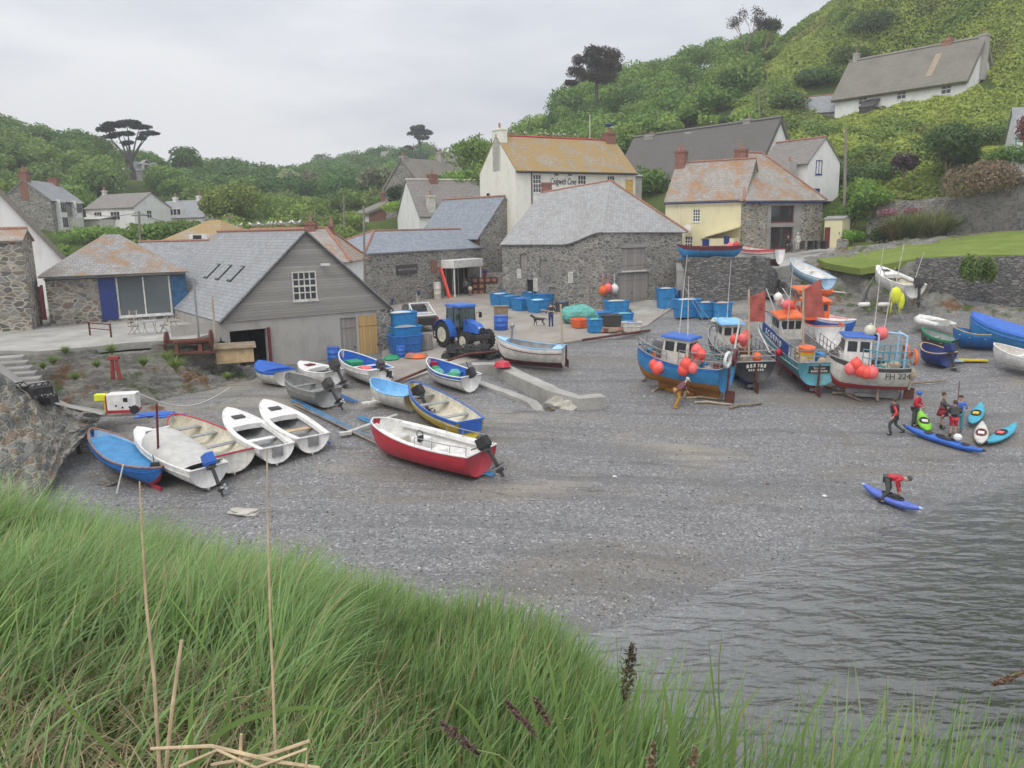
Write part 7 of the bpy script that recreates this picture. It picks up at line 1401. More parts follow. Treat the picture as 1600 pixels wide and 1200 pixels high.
# white litter / cuttle pieces
for px, py, lab in ((960, 745, 'white scrap on the shingle right of the red boat'), (1288, 775, 'white scrap on the shingle left of the bending paddler'), (1198, 757, 'dark red rag on the shingle')):
    rock(lab, px, py, (.09, .06, .05), 'white' if 'white' in lab else 'maroon', 2, 'shingle_scrap')['category'] = 'litter'
# picnic tables by barn
for px, lab in ((1262, 'dark picnic table by the barn wall'), (1277, 'dark picnic table nearest the cream shed')):
    q = XY(px, 73.5, 8.4); q.z = 8.3; r = empty('picnic_table', at(q), .2, lab, 'table'); b = MB(); b.b3(-.8, -.35, .72, .8, .35, .77); b.build('top', M['dark'], r)
    for x in (-.65, .65): b = MB(); b.b3(x-.05, -.5, 0, x+.05, .5, .72); b.build('leg', M['dark'], r)
# ================================================================ PEOPLE, DOG, GULLS
def skinned(name, verts, edges, rad_, mat, parent, root=0, sub=1):
    me = bpy.data.meshes.new(name); me.from_pydata([tuple(v) for v in verts], edges, []); me.materials.append(mat)
    o = bpy.data.objects.new(name, me); sc.collection.objects.link(o); o.parent = parent
    m = o.modifiers.new('skin', 'SKIN'); m.use_smooth_shade = True; m.branch_smoothing = .3
    for i, r in enumerate(rad_): d = me.skin_vertices[0].data[i]; d.radius = r if isinstance(r, tuple) else (r, r); d.use_root = (i == root)
    s_ = o.modifiers.new('sub', 'SUBSURF'); s_.levels = sub; s_.render_levels = sub; return o
def person(label, q, head, jacket, legs, hat=None, hatc=None, bend=0, arms=None, legpose=None, skinlegs=False, cat='person', scale=1, skirt=None, pack=None, sit=False, z=None, hairc='hair', bare_arms=False, boots='black'):
    root = empty('person', at(q, z), rad(head), label, cat); root.scale = (scale,)*3
    ba = rad(bend); rot = Matrix.Rotation(ba, 3, 'Y'); pel = Vector((0, 0, .93))
    U = lambda x, y, z_: pel + rot @ (Vector((x, y, z_))-pel)
    J = dict(pel=pel, waist=U(0, 0, 1.1), chest=U(0, 0, 1.3), neck=U(.0, 0, 1.47), head=U(.02, 0, 1.57), top=U(.02, 0, 1.68))
    for k, s_ in (('l', 1), ('r', -1)):
        J['sh'+k] = U(0, s_*.17, 1.4); a = (arms or {}).get(k, ((-.03, .24, 1.13), (.1, .25, .9)))
        if len(a) == 3: pts = [Vector(p) for p in a[:2]]     # absolute coordinates
        else: pts = [U(p[0], s_*abs(p[1]) if p[1] >= 0 else s_*p[1], p[2]) for p in a]
        J['el'+k], J['wr'+k] = pts; d = (pts[1]-pts[0]).normalized(); J['hd'+k] = pts[1]+d*.08; J['hdir'+k] = d
        lp = (legpose or {}).get(k, ((0, .1, .5), (-.02, .11, .09))); J['hip'+k] = Vector((0, s_*.09, .88)); J['kn'+k] = Vector((lp[0][0], s_*lp[0][1], lp[0][2])); J['an'+k] = Vector((lp[1][0], s_*lp[1][1], lp[1][2])); J['toe'+k] = J['an'+k]+Vector((.17, 0, -.05))
    names = ['pel', 'waist', 'chest', 'neck', 'head', 'top', 'shl', 'ell', 'wrl', 'hdl', 'shr', 'elr', 'wrr', 'hdr', 'hipl', 'knl', 'anl', 'toel', 'hipr', 'knr', 'anr', 'toer']
    R_ = [.13, .12, .14, .055, .09, .075, .062, .042, .03, .036, .062, .042, .03, .036, .085, .058, .042, .035, .085, .058, .042, .035]
    ix = {n: i for i, n in enumerate(names)}; E = [('pel', 'waist'), ('waist', 'chest'), ('chest', 'neck'), ('neck', 'head'), ('head', 'top')]
    for k in 'lr': E += [('chest', 'sh'+k), ('sh'+k, 'el'+k), ('el'+k, 'wr'+k), ('wr'+k, 'hd'+k), ('pel', 'hip'+k), ('hip'+k, 'kn'+k), ('kn'+k, 'an'+k), ('an'+k, 'toe'+k)]
    Vs = [J[n] for n in names]; Es = [(ix[a], ix[b]) for a, b in E]
    for k, s_ in (('l', 1), ('r', -1)):      # five fingers rooted in the palm
        d = J['hdir'+k]; side = d.cross(Vector((0, 1, 0))).normalized() if abs(d.y) < .9 else Vector((1, 0, 0)); b0 = J['hd'+k]
        for f, (o_, ln) in enumerate(((-.032, .07), (-.012, .085), (.01, .08), (.03, .06))):
            i0 = len(Vs); Vs += [b0+side*o_+d*.03, b0+side*o_*1.2+d*(.03+ln)+Vector((.0, -s_*.02, 0))]; R_ += [.011, .008]; Es += [(ix['hd'+k], i0), (i0, i0+1)]
        i0 = len(Vs); Vs += [J['wr'+k]+d*.05-side*.045, J['wr'+k]+d*.09-side*.06]; R_ += [.012, .009]; Es += [(ix['wr'+k], i0), (i0, i0+1)]
    body = skinned('body', Vs, Es, R_, M['skin'], root); up = rot @ Vector((0, 0, 1)); fw = rot @ Vector((1, 0, 0)); hc = J['head'].lerp(J['top'], .45)
    fb = MB()
    for s_ in (-1, 1): fb.ball(hc+fw*.092+Vector((0, s_*.033, 0))+up*.02, .013, 6)
    fb.build('eyes', M['black'], body); fb = MB(); fb.ball(hc+fw*.105-up*.012, (.02, .014, .024), 6); fb.build('nose', M['skin'], body); fb = MB(); fb.box(hc+fw*.093-up*.055, (.012, .045, .012)); fb.build('mouth', M['terra'], body)
    for s_ in (-1, 1): fb = MB(); fb.ball(hc+Vector((0, s_*.098, 0)), (.02, .012, .03), 6); fb.build('ear', M['skin'], body)
    T = Matrix.Translation(hc+up*.03-fw*.01) @ rot.to_4x4(); h = MB()
    if hat == 'helmet': h.ball((0, 0, .01), (.135, .125, .12), 12, M=T); h.build('helmet', M[hatc], root, smooth=True)
    elif hat == 'cap': h.ball((-.01, 0, .03), (.115, .105, .085), 12, M=T); h.box((.12, 0, .02), (.12, .14, .02), M=T); h.build('cap', M[hatc], root, smooth=True)
    else: h.ball((-.025, 0, .02), (.105, .1, .1), 12, M=T); h.build('hair', M[hairc], root, smooth=True)
    jn = ['waist', 'chest', 'neck', 'shl', 'ell', 'shr', 'elr', 'pel'] + ([] if bare_arms else ['wrl', 'wrr']); jr = dict(waist=.15, chest=.17, neck=.075, shl=.085, shr=.085, ell=.062, elr=.062, pel=.155, wrl=.048, wrr=.048)
    jx = {n: i for i, n in enumerate(jn)}; je = [('pel', 'waist'), ('waist', 'chest'), ('chest', 'neck'), ('chest', 'shl'), ('shl', 'ell'), ('chest', 'shr'), ('shr', 'elr')] + ([] if bare_arms else [('ell', 'wrl'), ('elr', 'wrr')])
    skinned('jacket', [J[n] for n in jn], [(jx[a], jx[b]) for a, b in je], [jr[n] for n in jn], M[jacket], root)
    if True:
        tn = ['pel', 'hipl', 'knl', 'hipr', 'knr'] + ([] if skinlegs else ['anl', 'anr']); tr_ = dict(pel=.15, hipl=.11, hipr=.11, knl=.082, knr=.082, anl=.062, anr=.062); tx = {n: i for i, n in enumerate(tn)}
        te = [('pel', 'hipl'), ('hipl', 'knl'), ('pel', 'hipr'), ('hipr', 'knr')] + ([] if skinlegs else [('knl', 'anl'), ('knr', 'anr')])
        skinned('shorts' if skinlegs else 'trousers', [J[n] for n in tn], [(tx[a], tx[b]) for a, b in te], [tr_[n] for n in tn], M[legs], root)
    if skirt: s = MB(); s.lathe([(.27, .62), (.24, .8), (.17, 1.0), (.15, 1.05)], n=14); s.build('spray_deck', M[skirt], root, smooth=True)
    for k in 'lr': s = MB(); a = J['an'+k]; s.ball((a.x+.06, a.y, a.z-.045), (.14, .05, .05), 8); s.tube([a-V3(0, 0, .03), a+V3(0, 0, .1)], .055, 7); s.build('boot', M[boots], root)
    if pack: s = MB(); s.box(U(.0, 0, 1.28), (.36, .38, .4), ry=ba); s.build('buoyancy_vest', M[pack], root, bevel=.05)
    return root, J
M['wet'] = paint((.07, .075, .07), .7); M['darkred'] = paint((.28, .02, .03), .6); M['mustard'] = paint((.5, .26, .03), .55, .2); M['maroonj'] = paint((.16, .06, .07), .8)
WALK = dict(l=((.22, .1, .52), (.15, .1, .09)), r=((-.02, .1, .5), (-.38, .1, .2)))
g = lambda px, py: G(px, py)
person('walking paddler in red and black cagoule with arms swung out, leftmost of the group', g(1397, 680), 150, 'red', 'wet', legpose=WALK, arms=dict(l=((-.1, .35, 1.15), (.05, .55, 1.0)), r=((.1, .35, 1.12), (-.05, .5, .95))), pack='black', bend=8)
person('paddler in a red jacket and blue helmet looking down at the green kayak', g(1428, 666), -50, 'red', 'wet', 'helmet', 'blue', bend=10, arms=dict(l=((.1, .22, 1.15), (.3, .08, 1.15)), r=((.1, .22, 1.12), (.3, .05, 1.05))))
person('bare legged paddler with dark top and red spray deck, facing the others', g(1471, 669), -20, 'wet', 'black', skinlegs=True, skirt='darkred', arms=dict(l=((.05, .25, 1.15), (.28, .15, 1.1)), r=((.05, .25, 1.15), (.3, .12, 1.15))))
person('paddler with long brown hair, black top and red shorts seen from behind', g(1488, 683), 80, 'black', 'red', skinlegs=True, pack='wet', arms=dict(l=((.05, .3, 1.15), (.15, .4, 1.0)), r=((.02, .3, 1.15), (.2, .3, 1.1))))
r_, J = person('paddler in a blue cagoule holding a paddle upright behind the long haired one', g(1497, 674), -120, 'blue', 'teal', arms=dict(l=((.05, .28, 1.15), (.3, .2, 1.25)), r=((.1, .3, 1.2), (.32, .15, 1.45))))
b = MB(); b.tube([(.34, -.12, .35), (.34, -.12, 2.1)], .018, 6); o = b.build('paddle', M['maroon']); o.matrix_world = Matrix.Translation(r_.location) @ Matrix.Rotation(r_.rotation_euler.z, 4, 'Z'); bl = MB(); bl.ball((.34, -.12, 2.25), (.09, .02, .24), 8); bl.ball((.34, -.12, .25), (.09, .02, .2), 8); bl.build('blade', M['maroon'], o); tag(o, 'dark red paddle held upright among the standing paddlers', 'paddle')
person('paddler in red top bending right down over the violet kayak', g(1384, 783), -25, 'red', 'wet', bend=88, hairc='wet', arms=dict(l=((.32, .2, .95), (.45, .12, .55), 0), r=((.3, -.22, .9), (.4, -.14, .45), 0)), legpose=dict(l=((.12, .2, .5), (-.05, .28, .09)), r=((.05, .2, .48), (-.2, .28, .09))), scale=1.02)
person('fisherman in mustard oilskin trousers and pale cap stooping on the shingle', g(1058, 637), 15, 'maroonj', 'mustard', 'cap', 'offwhite', bend=48, arms=dict(l=((.42, .22, 1.0), (.6, .15, .8), 0), r=((.05, -.25, 1.0), (-.12, -.2, .95), 0)), legpose=dict(l=((.1, .1, .5), (.0, .1, .09)), r=((.05, .12, .5), (-.2, .12, .09))), boots='mustard')
person('person in a dark coat and jeans walking the black dog across the yard', g(861, 512) + V3(0, 0, .1), 100, 'black', 'navy', arms=dict(l=((-.05, .3, 1.15), (.0, .38, .95)), r=((-.03, .3, 1.13), (.05, .4, .92))), hairc='wet')
q = P(613, 487, 4.1); person('person in a maroon jumper seated at the end of the long bench', D(613, 484, 73), -90, 'maroonj', 'navy', hairc='grey', bend=0, legpose=dict(l=((.42, .1, .9), (.42, .1, .45)), r=((.42, .1, .9), (.42, .1, .45))), arms=dict(l=((.05, .22, 1.13), (.28, .12, 1.0)), r=((.05, .22, 1.13), (.28, .1, 1.0))), z=3.75)
person('walker in a navy top and pale trousers striding past the cellar wall', P(655, 478, 3.95), 200, 'navy', 'canvas', legpose=WALK)
person('person in a dark coat standing under the white porch', P(708, 456, 4.2), -60, 'wet', 'black', z=4.15); person('person in a red jacket inside the porch doorway', P(716, 455, 4.2), 40, 'darkred', 'black', z=4.15); person('grey clothed visitor right of the porch post', P(728, 461, 4.15), -100, 'grey', 'wet', z=4.1)
person('child sized visitor by the red crates with bare arms', P(735, 463, 4.15), 90, 'cream', 'terra', scale=.7, z=4.1); person('worker in navy sitting up on the red crates', P(758, 458, 4.15) + V3(0, .6, 0), -90, 'navy', 'darkred', legpose=dict(l=((.4, .1, .9), (.4, .1, .45)), r=((.4, .1, .9), (.4, .1, .45))), z=5.15)
q = XY(1231, 73, 8.4); q.z = 8.2; person('person in black sitting outside the stone barn', q, -60, 'black', 'wet', z=7.9, legpose=dict(l=((.4, .1, .9), (.4, .1, .45)), r=((.4, .1, .9), (.4, .1, .45)))); b = MB(); b.box((0, 0, .4), (.5, .5, .08)); b.box((-.2, 0, .75), (.06, .5, .6)); 
for x in (-.2, .2):
    for y in (-.2, .2): b.box((x, y, .2), (.05, .05, .4))
o = b.build('garden_chair', M['dark']); o.location = (q.x, q.y, 8.25); o.rotation_euler.z = rad(-60); tag(o, 'dark chair under the person in black by the barn', 'chair')
q = XY(1246, 72, 8.4); person('pale clothed person standing beside the barn tables', q, -90, 'canvas', 'canvas', hairc='offwhite', z=8.25, scale=.9)
q = G(842, 511, .1); DG = empty('dog', at(q), rad(170), 'black dog with white chest walking left of the dark coated person', 'dog')
V_ = [(-.3, 0, .5), (0, 0, .5), (.28, 0, .52), (.42, 0, .66), (.52, 0, .74), (.66, 0, .7), (-.42, 0, .55), (-.6, 0, .42)]; R_ = [.11, .11, .14, .08, .08, .04, .035, .02]; E = [(0, 1), (1, 2), (2, 3), (3, 4), (4, 5), (0, 6), (6, 7)]
for s_ in (-1, 1):
    i = len(V_); V_ += [(.28, s_*.1, .42), (.24+.06*s_, s_*.1, .22), (.28+.08*s_, s_*.1, .03)]; R_ += [.06, .035, .028]; E += [(2, i), (i, i+1), (i+1, i+2)]
    i = len(V_); V_ += [(-.3, s_*.1, .42), (-.24, s_*.1, .28), (-.4-.04*s_, s_*.1, .17), (-.34-.06*s_, s_*.1, .03)]; R_ += [.075, .05, .03, .026]; E += [(0, i), (i, i+1), (i+1, i+2), (i+2, i+3)]
    i = len(V_); V_ += [(.5, s_*.07, .82)]; R_ += [.025]; E += [(4, i)]
skinned('body', V_, E, R_, M['black'], DG); b = MB(); b.ball((.4, 0, .5), (.06, .07, .1), 8); b.build('chest_patch', M['white'], DG)
# gulls
def gull(v, a, label=None, group=None, src=[None]):
    if src[0] is None:
        r = empty('gull', v, a); V_ = [(-.26, 0, .2), (-.1, 0, .22), (.06, 0, .25), (.14, 0, .34), (.17, 0, .42)]; skinned('body', V_, [(0, 1), (1, 2), (2, 3), (3, 4)], [.02, .07, .085, .045, .045], M['white'], r)
        for s_ in (-1, 1):
            b = MB(); b.ball((-.06, s_*.075, .25), (.19, .025, .055), 8); b.build('wing', M['grey'], r); b = MB(); b.tube([(.0, s_*.03, .16), (.0, s_*.03, 0)], .01, 4); b.build('leg', M['orange'], r)
        b = MB(); b.tube([(.2, 0, .42), (.27, 0, .405)], [.018, .006], 5); b.build('beak', M['yellow'], r); src[0] = r
    else: r = copy_tree(src[0]); r.location = v; r.rotation_euler.z = a
    return tag(r, label, 'gull', group)
for px, d in ((375, 59), (394, 56), (402, 55.5), (407, 55), (419, 53.5), (423, 53), (431, 52), (438, 51.5), (443, 51), (452, 50), (461, 49.2), (467, 48.7)):
    t_ = (px-341)/(474-341); zz = BH.location.z+hr_bh if 0 else None; u = BH.rotation_euler.z; Lb_ = 10.6
    yy = None; best = None
    for k in range(60):
        w_ = wpt(BH, Lb/2, k*.3, hr_B); pxx = None; v_ = w_-CPOS; X_, Z_ = v_.dot(CR), v_.dot(CF); pxx = 800+FP*X_/Z_
        if best is None or abs(pxx-px) < best[0]: best = (abs(pxx-px), w_)
    gull(best[1]+V3(random.uniform(-.04, .04), random.uniform(-.1, .1), .28), random.uniform(-1, 1)+random.choice((0, 3)), 'white gull standing in the row on the boathouse ridge', 'gulls on the boathouse ridge')
for px in (791, 798, 807, 824, 847, 856, 868, 875, 883, 900):
    x_ = along(Vector((INN.location.x-3.9*math.sin(INN.rotation_euler.z), INN.location.y+3.9*math.cos(INN.rotation_euler.z), 0)), Vector((INN.location.x-3.9*math.sin(INN.rotation_euler.z)+math.cos(INN.rotation_euler.z), INN.location.y+3.9*math.cos(INN.rotation_euler.z)+math.sin(INN.rotation_euler.z), 0)), px)
    gull(wpt(INN, x_, 3.9, zr_I-9+.26), random.uniform(2.4, 4), 'white gull perched on the red ridge of the inn', 'gulls on the inn ridge')
gull(D(1111, 194, 106), 1, 'gull perched on the long dark thatched ridge'); gull(D(1160, 190, 102), 3, 'gull on the thatched ridge near its white gable end'); gull(D(958, 203, 95)+V3(0, 0, 0), 2.5, 'gull standing on the brick chimney of the inn')
# ================================================================ PLANTS
LEAF = leafmat(); FB = 2.0
def leaves(C, size, N=None, seed=0, flat=.5, asp=1.0):
    """quads at centres C (n,3): returns V, F"""
    r = np.random.default_rng(seed); n = len(C); s = (size*(.6+.8*r.random(n)))[:, None] if np.ndim(size) == 0 else size[:, None]*(.7+.6*r.random(n))[:, None]
    d = r.normal(size=(n, 3)); 
    if N is not None: d = d*flat + N
    d /= np.linalg.norm(d, axis=1)[:, None]; u = np.cross(d, r.normal(size=(n, 3))); u /= np.linalg.norm(u, axis=1)[:, None]; v = np.cross(d, u)
    V = np.stack([C-u*s*asp, C-v*s*.6, C+u*s*asp, C+v*s*.6], 1).reshape(-1, 3); F = np.arange(4*n).reshape(n, 4); return V, F
def crownpts(n, c, rx, ry, rz, r, lumps=9, shell=.35):
    L_ = r.normal(size=(lumps, 3)); L_ /= np.linalg.norm(L_, axis=1)[:, None]; L_[:, 2] = np.abs(L_[:, 2])*.9-.15; ctr = L_*.55; rad_ = .42+.25*r.random(lumps)
    k = r.integers(0, lumps, n); d = r.normal(size=(n, 3)); d /= np.linalg.norm(d, axis=1)[:, None]; rr = rad_[k]*(1-shell*r.random(n)**1.5)
    p = ctr[k]+d*rr[:, None]; return np.array(c)+p*np.array([rx, ry, rz]), d, p, k
def wood(name, label, spots, pal, nleaf, leaf, seed, kind='stuff', cat='woodland', trunk=False):
    """spots: list of (x,y,z,rx,rz)"""
    r = np.random.default_rng(seed); Vs, Fs, Cs = [], [], []; o = 0
    for i, (x, y, z, rx, rz) in enumerate(spots):
        n = int(nleaf*(rx/3.5)**1.6); P_, Nn, p, k = crownpts(n, (x, y, z), rx, rx, rz, r, lumps=7+int(r.integers(5)))
        V, F = leaves(P_, leaf, Nn, int(r.integers(1e9)), .5); base = FB*np.array(pal[int(r.integers(len(pal)))])*(.85+.3*r.random()); lump = (.82+.36*r.random(16))[k % 16]
        c = base*lump[:, None]*(.86+.28*r.random(n))[:, None]; Vs.append(V); Fs.append(F+o); Cs.append(np.repeat(c, 4, 0)); o += len(V)
    ob = npmesh(name, np.concatenate(Vs), np.concatenate(Fs), LEAF, col=np.concatenate(Cs)); tag(ob, label, cat, None, kind); return ob
GREEN = [(.07, .12, .025), (.095, .15, .035), (.055, .1, .025), (.11, .155, .04), (.08, .115, .035)]
def scatter(poly_px, n, r_, seed, jit=0, rzf=.8, minr=.7, avoid=None):
    """trees over the hillside region seen inside boxes (px0, py0, px1, py1, d0, d1)"""
    R = random.Random(seed); out = []
    for (x0, x1, d0, d1, cnt, rr) in poly_px:
        for i in range(cnt):
            px = R.uniform(x0, x1); d = R.uniform(d0, d1); q = XY(px, d, 20); s = rr*R.uniform(minr, 1.25); z = hz(q.x, q.y)
            out.append((q.x, q.y, z+s*.55, s, s*rzf*R.uniform(.8, 1.15)))
    return out
# skyline woods: left hill, valley wood, right hill scrub wood
L1 = scatter([(-60, 175, 150, 190, 85, 4.2), (-60, 110, 120, 150, 28, 3.6), (110, 320, 150, 215, 60, 4.0)], 0, 0, 1)
H1 = [(v[0], v[1]) for v in [(D(225, 270, 182).x, D(225, 270, 182).y)]]
L1 = [s for s in L1 if not (120 < s[1] < 184 and 190 < 800+1250*s[0]/s[1] < 272)]
wood('woodland', 'dense green wood covering the left hillside', L1, GREEN, 900, .33, 2)
L2 = [s for s in scatter([(290, 560, 215, 260, 100, 4.6), (290, 620, 165, 215, 75, 4.0), (480, 680, 270, 330, 60, 5.0), (420, 640, 240, 300, 40, 4.4)], 0, 0, 3) if True]
wood('woodland', 'dense green wood filling the valley behind the roofs', L2, [(.05, .1, .025), (.065, .12, .03), (.045, .085, .025), (.08, .13, .035)], 800, .38, 4)
L3 = scatter([(330, 660, 120, 160, 55, 2.8), (620, 760, 135, 200, 40, 3.0), (60, 330, 104, 112, 8, 1.0), (60, 345, 76, 90, 40, 1.1), (330, 560, 85, 120, 40, 1.9)], 0, 0, 5)
L3 = [s for s in L3 if not any(abs(s[0]-a) < b and abs(s[1]-c) < d for a, b, c, d in ((-24.5, 7, 129, 9), (-14, 8, 128, 10), (-62, 7, 108, 9), (-61, 9, 120, 7), (-52, 9, 128, 7)))]
wood('scrub_trees', 'lighter bushes and small trees in the valley bottom', L3, [(.09, .14, .03), (.12, .165, .04), (.1, .12, .045)], 900, .24, 6)
L4 = scatter([(745, 900, 128, 165, 85, 3.6), (880, 1010, 130, 180, 90, 3.6), (1000, 1160, 134, 182, 110, 3.4), (1150, 1200, 150, 180, 16, 2.6), (1000, 1170, 108, 130, 16, 2.2)], 0, 0, 7)
L4 = [s for s in L4 if not (s[1] < 128 and s[0] < 38 and False)]
wood('woodland', 'bushy wood climbing the right hill behind the inn and thatched row', L4, [(.08, .135, .03), (.1, .155, .035), (.065, .11, .03), (.12, .17, .04)], 950, .27, 8)
# bracken hillside as ground cover
r = np.random.default_rng(11); n = 260000
px = r.uniform(1130, 1720, n); d = 76+ (r.random(n)**1.2)*92; X = (px-800)/1250*d*1.02; Y = d; Zg = hill(X, Y)+vnoise(X, Y, 9, 11)*.8-.1
cl = vnoise(X, Y, 7, 51, 4); cl2 = vnoise(X, Y, 2.2, 52, 4); keep = np.ones(n, bool)
bx = [(47, 60, 102, 127)]
keep &= ~((X > 46) & (X < 60.5) & (Y > 101+ (62-X)*.0) & (Y < 128) & (np.abs((Y-118)+(X-47.7)*1.27-4) < 4.6)); keep &= ~((X > 44.5) & (X < 51) & (Y > 116) & (Y < 127)); keep &= ~((X > 28) & (X < 39) & (Y < 96)); keep &= ~((X > 45) & (Y < 80) & (X < 60)); keep &= ~((X < 27) & (Y < 110)); keep &= ~((Y < 81) & (X < 36))
X, Y, Zg, cl, cl2 = X[keep], Y[keep], Zg[keep], cl[keep], cl2[keep]; hgt = np.clip(.35+cl2*1.1+np.maximum(0, cl)*1.5, .12, 2.2)
C = np.stack([X, Y, Zg+hgt*r.random(len(X))**.5], 1); N_ = np.tile(np.array([0, -.35, .9]), (len(X), 1)); V, F = leaves(C, (.105+.0011*Y), N_, 12, .8)
tone = np.clip(.5+cl*1.6, 0, 1)[:, None]; warm = np.clip(vnoise(X, Y, 5, 61, 3)*2.2-.35, 0, 1)[:, None]
c = np.array([.4, .47, .11])*(1-tone)+np.array([.2, .29, .075])*tone; c = c*(1-warm*.7)+np.array([.19, .17, .08])*warm*.7; c = c*(.85+.3*r.random(len(X)))[:, None]
o = npmesh('bracken', V, F, LEAF, col=np.repeat(c, 4, 0)); tag(o, 'bright green bracken and bramble covering the steep hillside on the right', 'bracken', None, 'stuff')
# hand placed bushes and trees
def bush(label, px, py, d, rx, rz, pal, leaf=.2, n=900, seed=0, name='bush', cat='bush', stems=True, z=None, lump=8, fl=.8, asp=1):
    if py is None: q = XY(px, d, 30); q.z = hz(q.x, q.y)-.4
    else: q = D(px, py, d)
    r = np.random.default_rng(seed+100); root = empty(name, (q.x, q.y, q.z), 0, label, cat); P_, Nn, p, k = crownpts(n, (0, 0, rz*.75), rx, rx*.85, rz, r, lump)
    V, F = leaves(P_, leaf, Nn, seed, fl, asp); c = FB*np.array(pal)*(.8+.4*r.random(16))[k % 16][:, None]*(.7+.6*r.random(n))[:, None]; npmesh('foliage', V, F, LEAF, root, col=np.repeat(c, 4, 0))
    if stems:
        b = MB()
        for i in range(5): a = i*1.3; b.tube([(0, 0, -.5), (.2*rx*math.cos(a), .2*rx*math.sin(a), rz*.4), (.5*rx*math.cos(a), .5*rx*math.sin(a), rz*.9)], [.06*rx**.5, .04, .015], 5)
        b.build('stems', M['wood'], root)
    return root
def tree(label, px, py, d, h_, crown, pal, leaf, n, seed, name='tree', trunk=.25, lumps=None, bark='wood', lean=0):
    """crown: list of (dx, dz, rx, rz) lobes in metres relative to the trunk foot"""
    q = D(px, py, d); R = np.random.default_rng(seed); root = empty(name, (q.x, q.y, q.z), 0, label, 'tree'); b = MB(); b.tube([(0, 0, -2), (lean*.3, 0, h_*.3), (lean*.6, .1, h_*.6), (lean, 0, h_*.9)], [trunk*1.2, trunk, trunk*.7, trunk*.25], 8)
    for dx, dz, rx, rz in crown: b.tube([(lean*.4, 0, h_*.38), (dx*.5+lean*.2, R.uniform(-.3, .3), (h_*.4+dz)*.5+.3), (dx, 0, dz)], [trunk*.5, trunk*.32, trunk*.12], 6)
    b.build('trunk', M[bark], root); Vs, Fs, Cs = [], [], []; o = 0; tot = sum(c[2]**2 for c in crown)
    for dx, dz, rx, rz in crown:
        m = int(n*rx**2/tot); P_, Nn, p, k = crownpts(m, (dx, 0, dz), rx, rx*.8, rz, R, 7, .5); V, F = leaves(P_, leaf, Nn, seed+int(dx*7)+50, .9); c = np.array(pal)*(.75+.5*R.random(16))[k % 16][:, None]*(.7+.6*R.random(m))[:, None]; Vs.append(V); Fs.append(F+o); o += len(V); Cs.append(np.repeat(c, 4, 0))
    npmesh('crown', np.concatenate(Vs), np.concatenate(Fs), LEAF, root, col=np.concatenate(Cs)); return root
DKG = (.03, .05, .03)
tree('wide flat topped cypress against the sky on the left', 208, 286, 180, 10.5, [(-5.2, 11.2, 2.2, .7), (-3, 12, 2.8, .9), (0, 12.4, 3.0, 1.0), (2.6, 11.6, 2.6, .8), (4.6, 10.2, 2.2, .7), (-1, 10.2, 2.6, .7), (3.2, 9.2, 1.6, .5), (-4, 9.7, 1.6, .4), (0, 8.3, 1.8, .6)], DKG, .28, 7000, 3, 'cypress', .45, bark='dark')
tree('round topped windswept pine alone on the skyline', 657, 244, 290, 8, [(0, 9, 3.2, 1.6), (2.2, 7.6, 2.6, 1.4), (-1.8, 7.6, 2.4, 1.3), (1.5, 5.9, 2.4, .9), (-.6, 6.3, 2.0, .8), (-4.2, 3.2, 1.4, .5), (-3.2, 2.6, 1.1, .4)], DKG, .35, 4200, 4, 'pine', .4, bark='dark')
tree('broad brown green pine at the skyline above the inn', 932, 142, 150, 6, [(-4.6, 1.2, 1.6, 1.0), (-3.4, 3.2, 1.9, 1.5), (-2.6, 5.0, 1.8, 1.6), (-.6, 6.2, 2.2, 1.9), (1.4, 6.2, 2.1, 1.8), (3.4, 5.4, 2.0, 1.9), (.2, 4, 3.0, 2.4), (2.6, 3.6, 2.6, 2.2), (-1.6, 2.4, 2.2, 1.8), (1.4, 2.0, 2.4, 1.6)], (.075, .062, .04), .17, 11000, 5, 'pine', .3, bark='dark')
def bare(label, px, py, d, h_, spread, seed, tint, n=900, leaf=.14):
    q = D(px, py, d); R = random.Random(seed); root = empty('bare_tree', (q.x, q.y, q.z), 0, label, 'tree'); b = MB(); tips = []
    def br(p, dr, l, r_, k):
        e = p+dr*l; b.tube([p, p.lerp(e, .5)+V3(R.uniform(-.1, .1)*l, 0, .03*l), e], [r_, r_*.8, r_*.6], 4 if k > 1 else 6)
        if k >= 5: tips.append(e); return
        for _ in range(3 if k < 3 else 2): v_ = (dr+Vector((R.uniform(-1, 1)*spread, R.uniform(-1, 1)*spread, R.uniform(-.1, .5)))).normalized(); br(e, v_, l*R.uniform(.62, .82), r_*.6, k+1)
    br(Vector((0, 0, -1)), Vector((0, 0, 1)), h_*.32, .17, 0); b.build('trunk', M['wood'], root); R2 = np.random.default_rng(seed); T_ = np.array([tuple(t) for t in tips]); C = T_[R2.integers(0, len(T_), n)]+R2.normal(size=(n, 3))*.3; V, F = leaves(C, leaf, None, seed); npmesh('crown', V, F, LEAF, root, col=np.repeat(np.array(tint)*(.7+.6*R2.random(n))[:, None], 4, 0)); return root
bare('nearly bare grey tree on the right skyline', 1165, 98, 150, 9.5, .55, 6, (.1, .095, .08), 1300); bare('thin tree with sparse green leaves right of the bare grey tree', 1196, 82, 150, 6.5, .6, 8, (.09, .12, .05), 1800, .2)
bush('rounded tree with golden top among the valley trees', 367, 352, 120, 5.2, 3.6, (.11, .14, .035), .26, 4200, 21, 'tree', 'tree'); bush('small golden crest on the rounded valley tree', 364, 322, 119, 1.7, .9, (.22, .19, .03), .2, 700, 22)
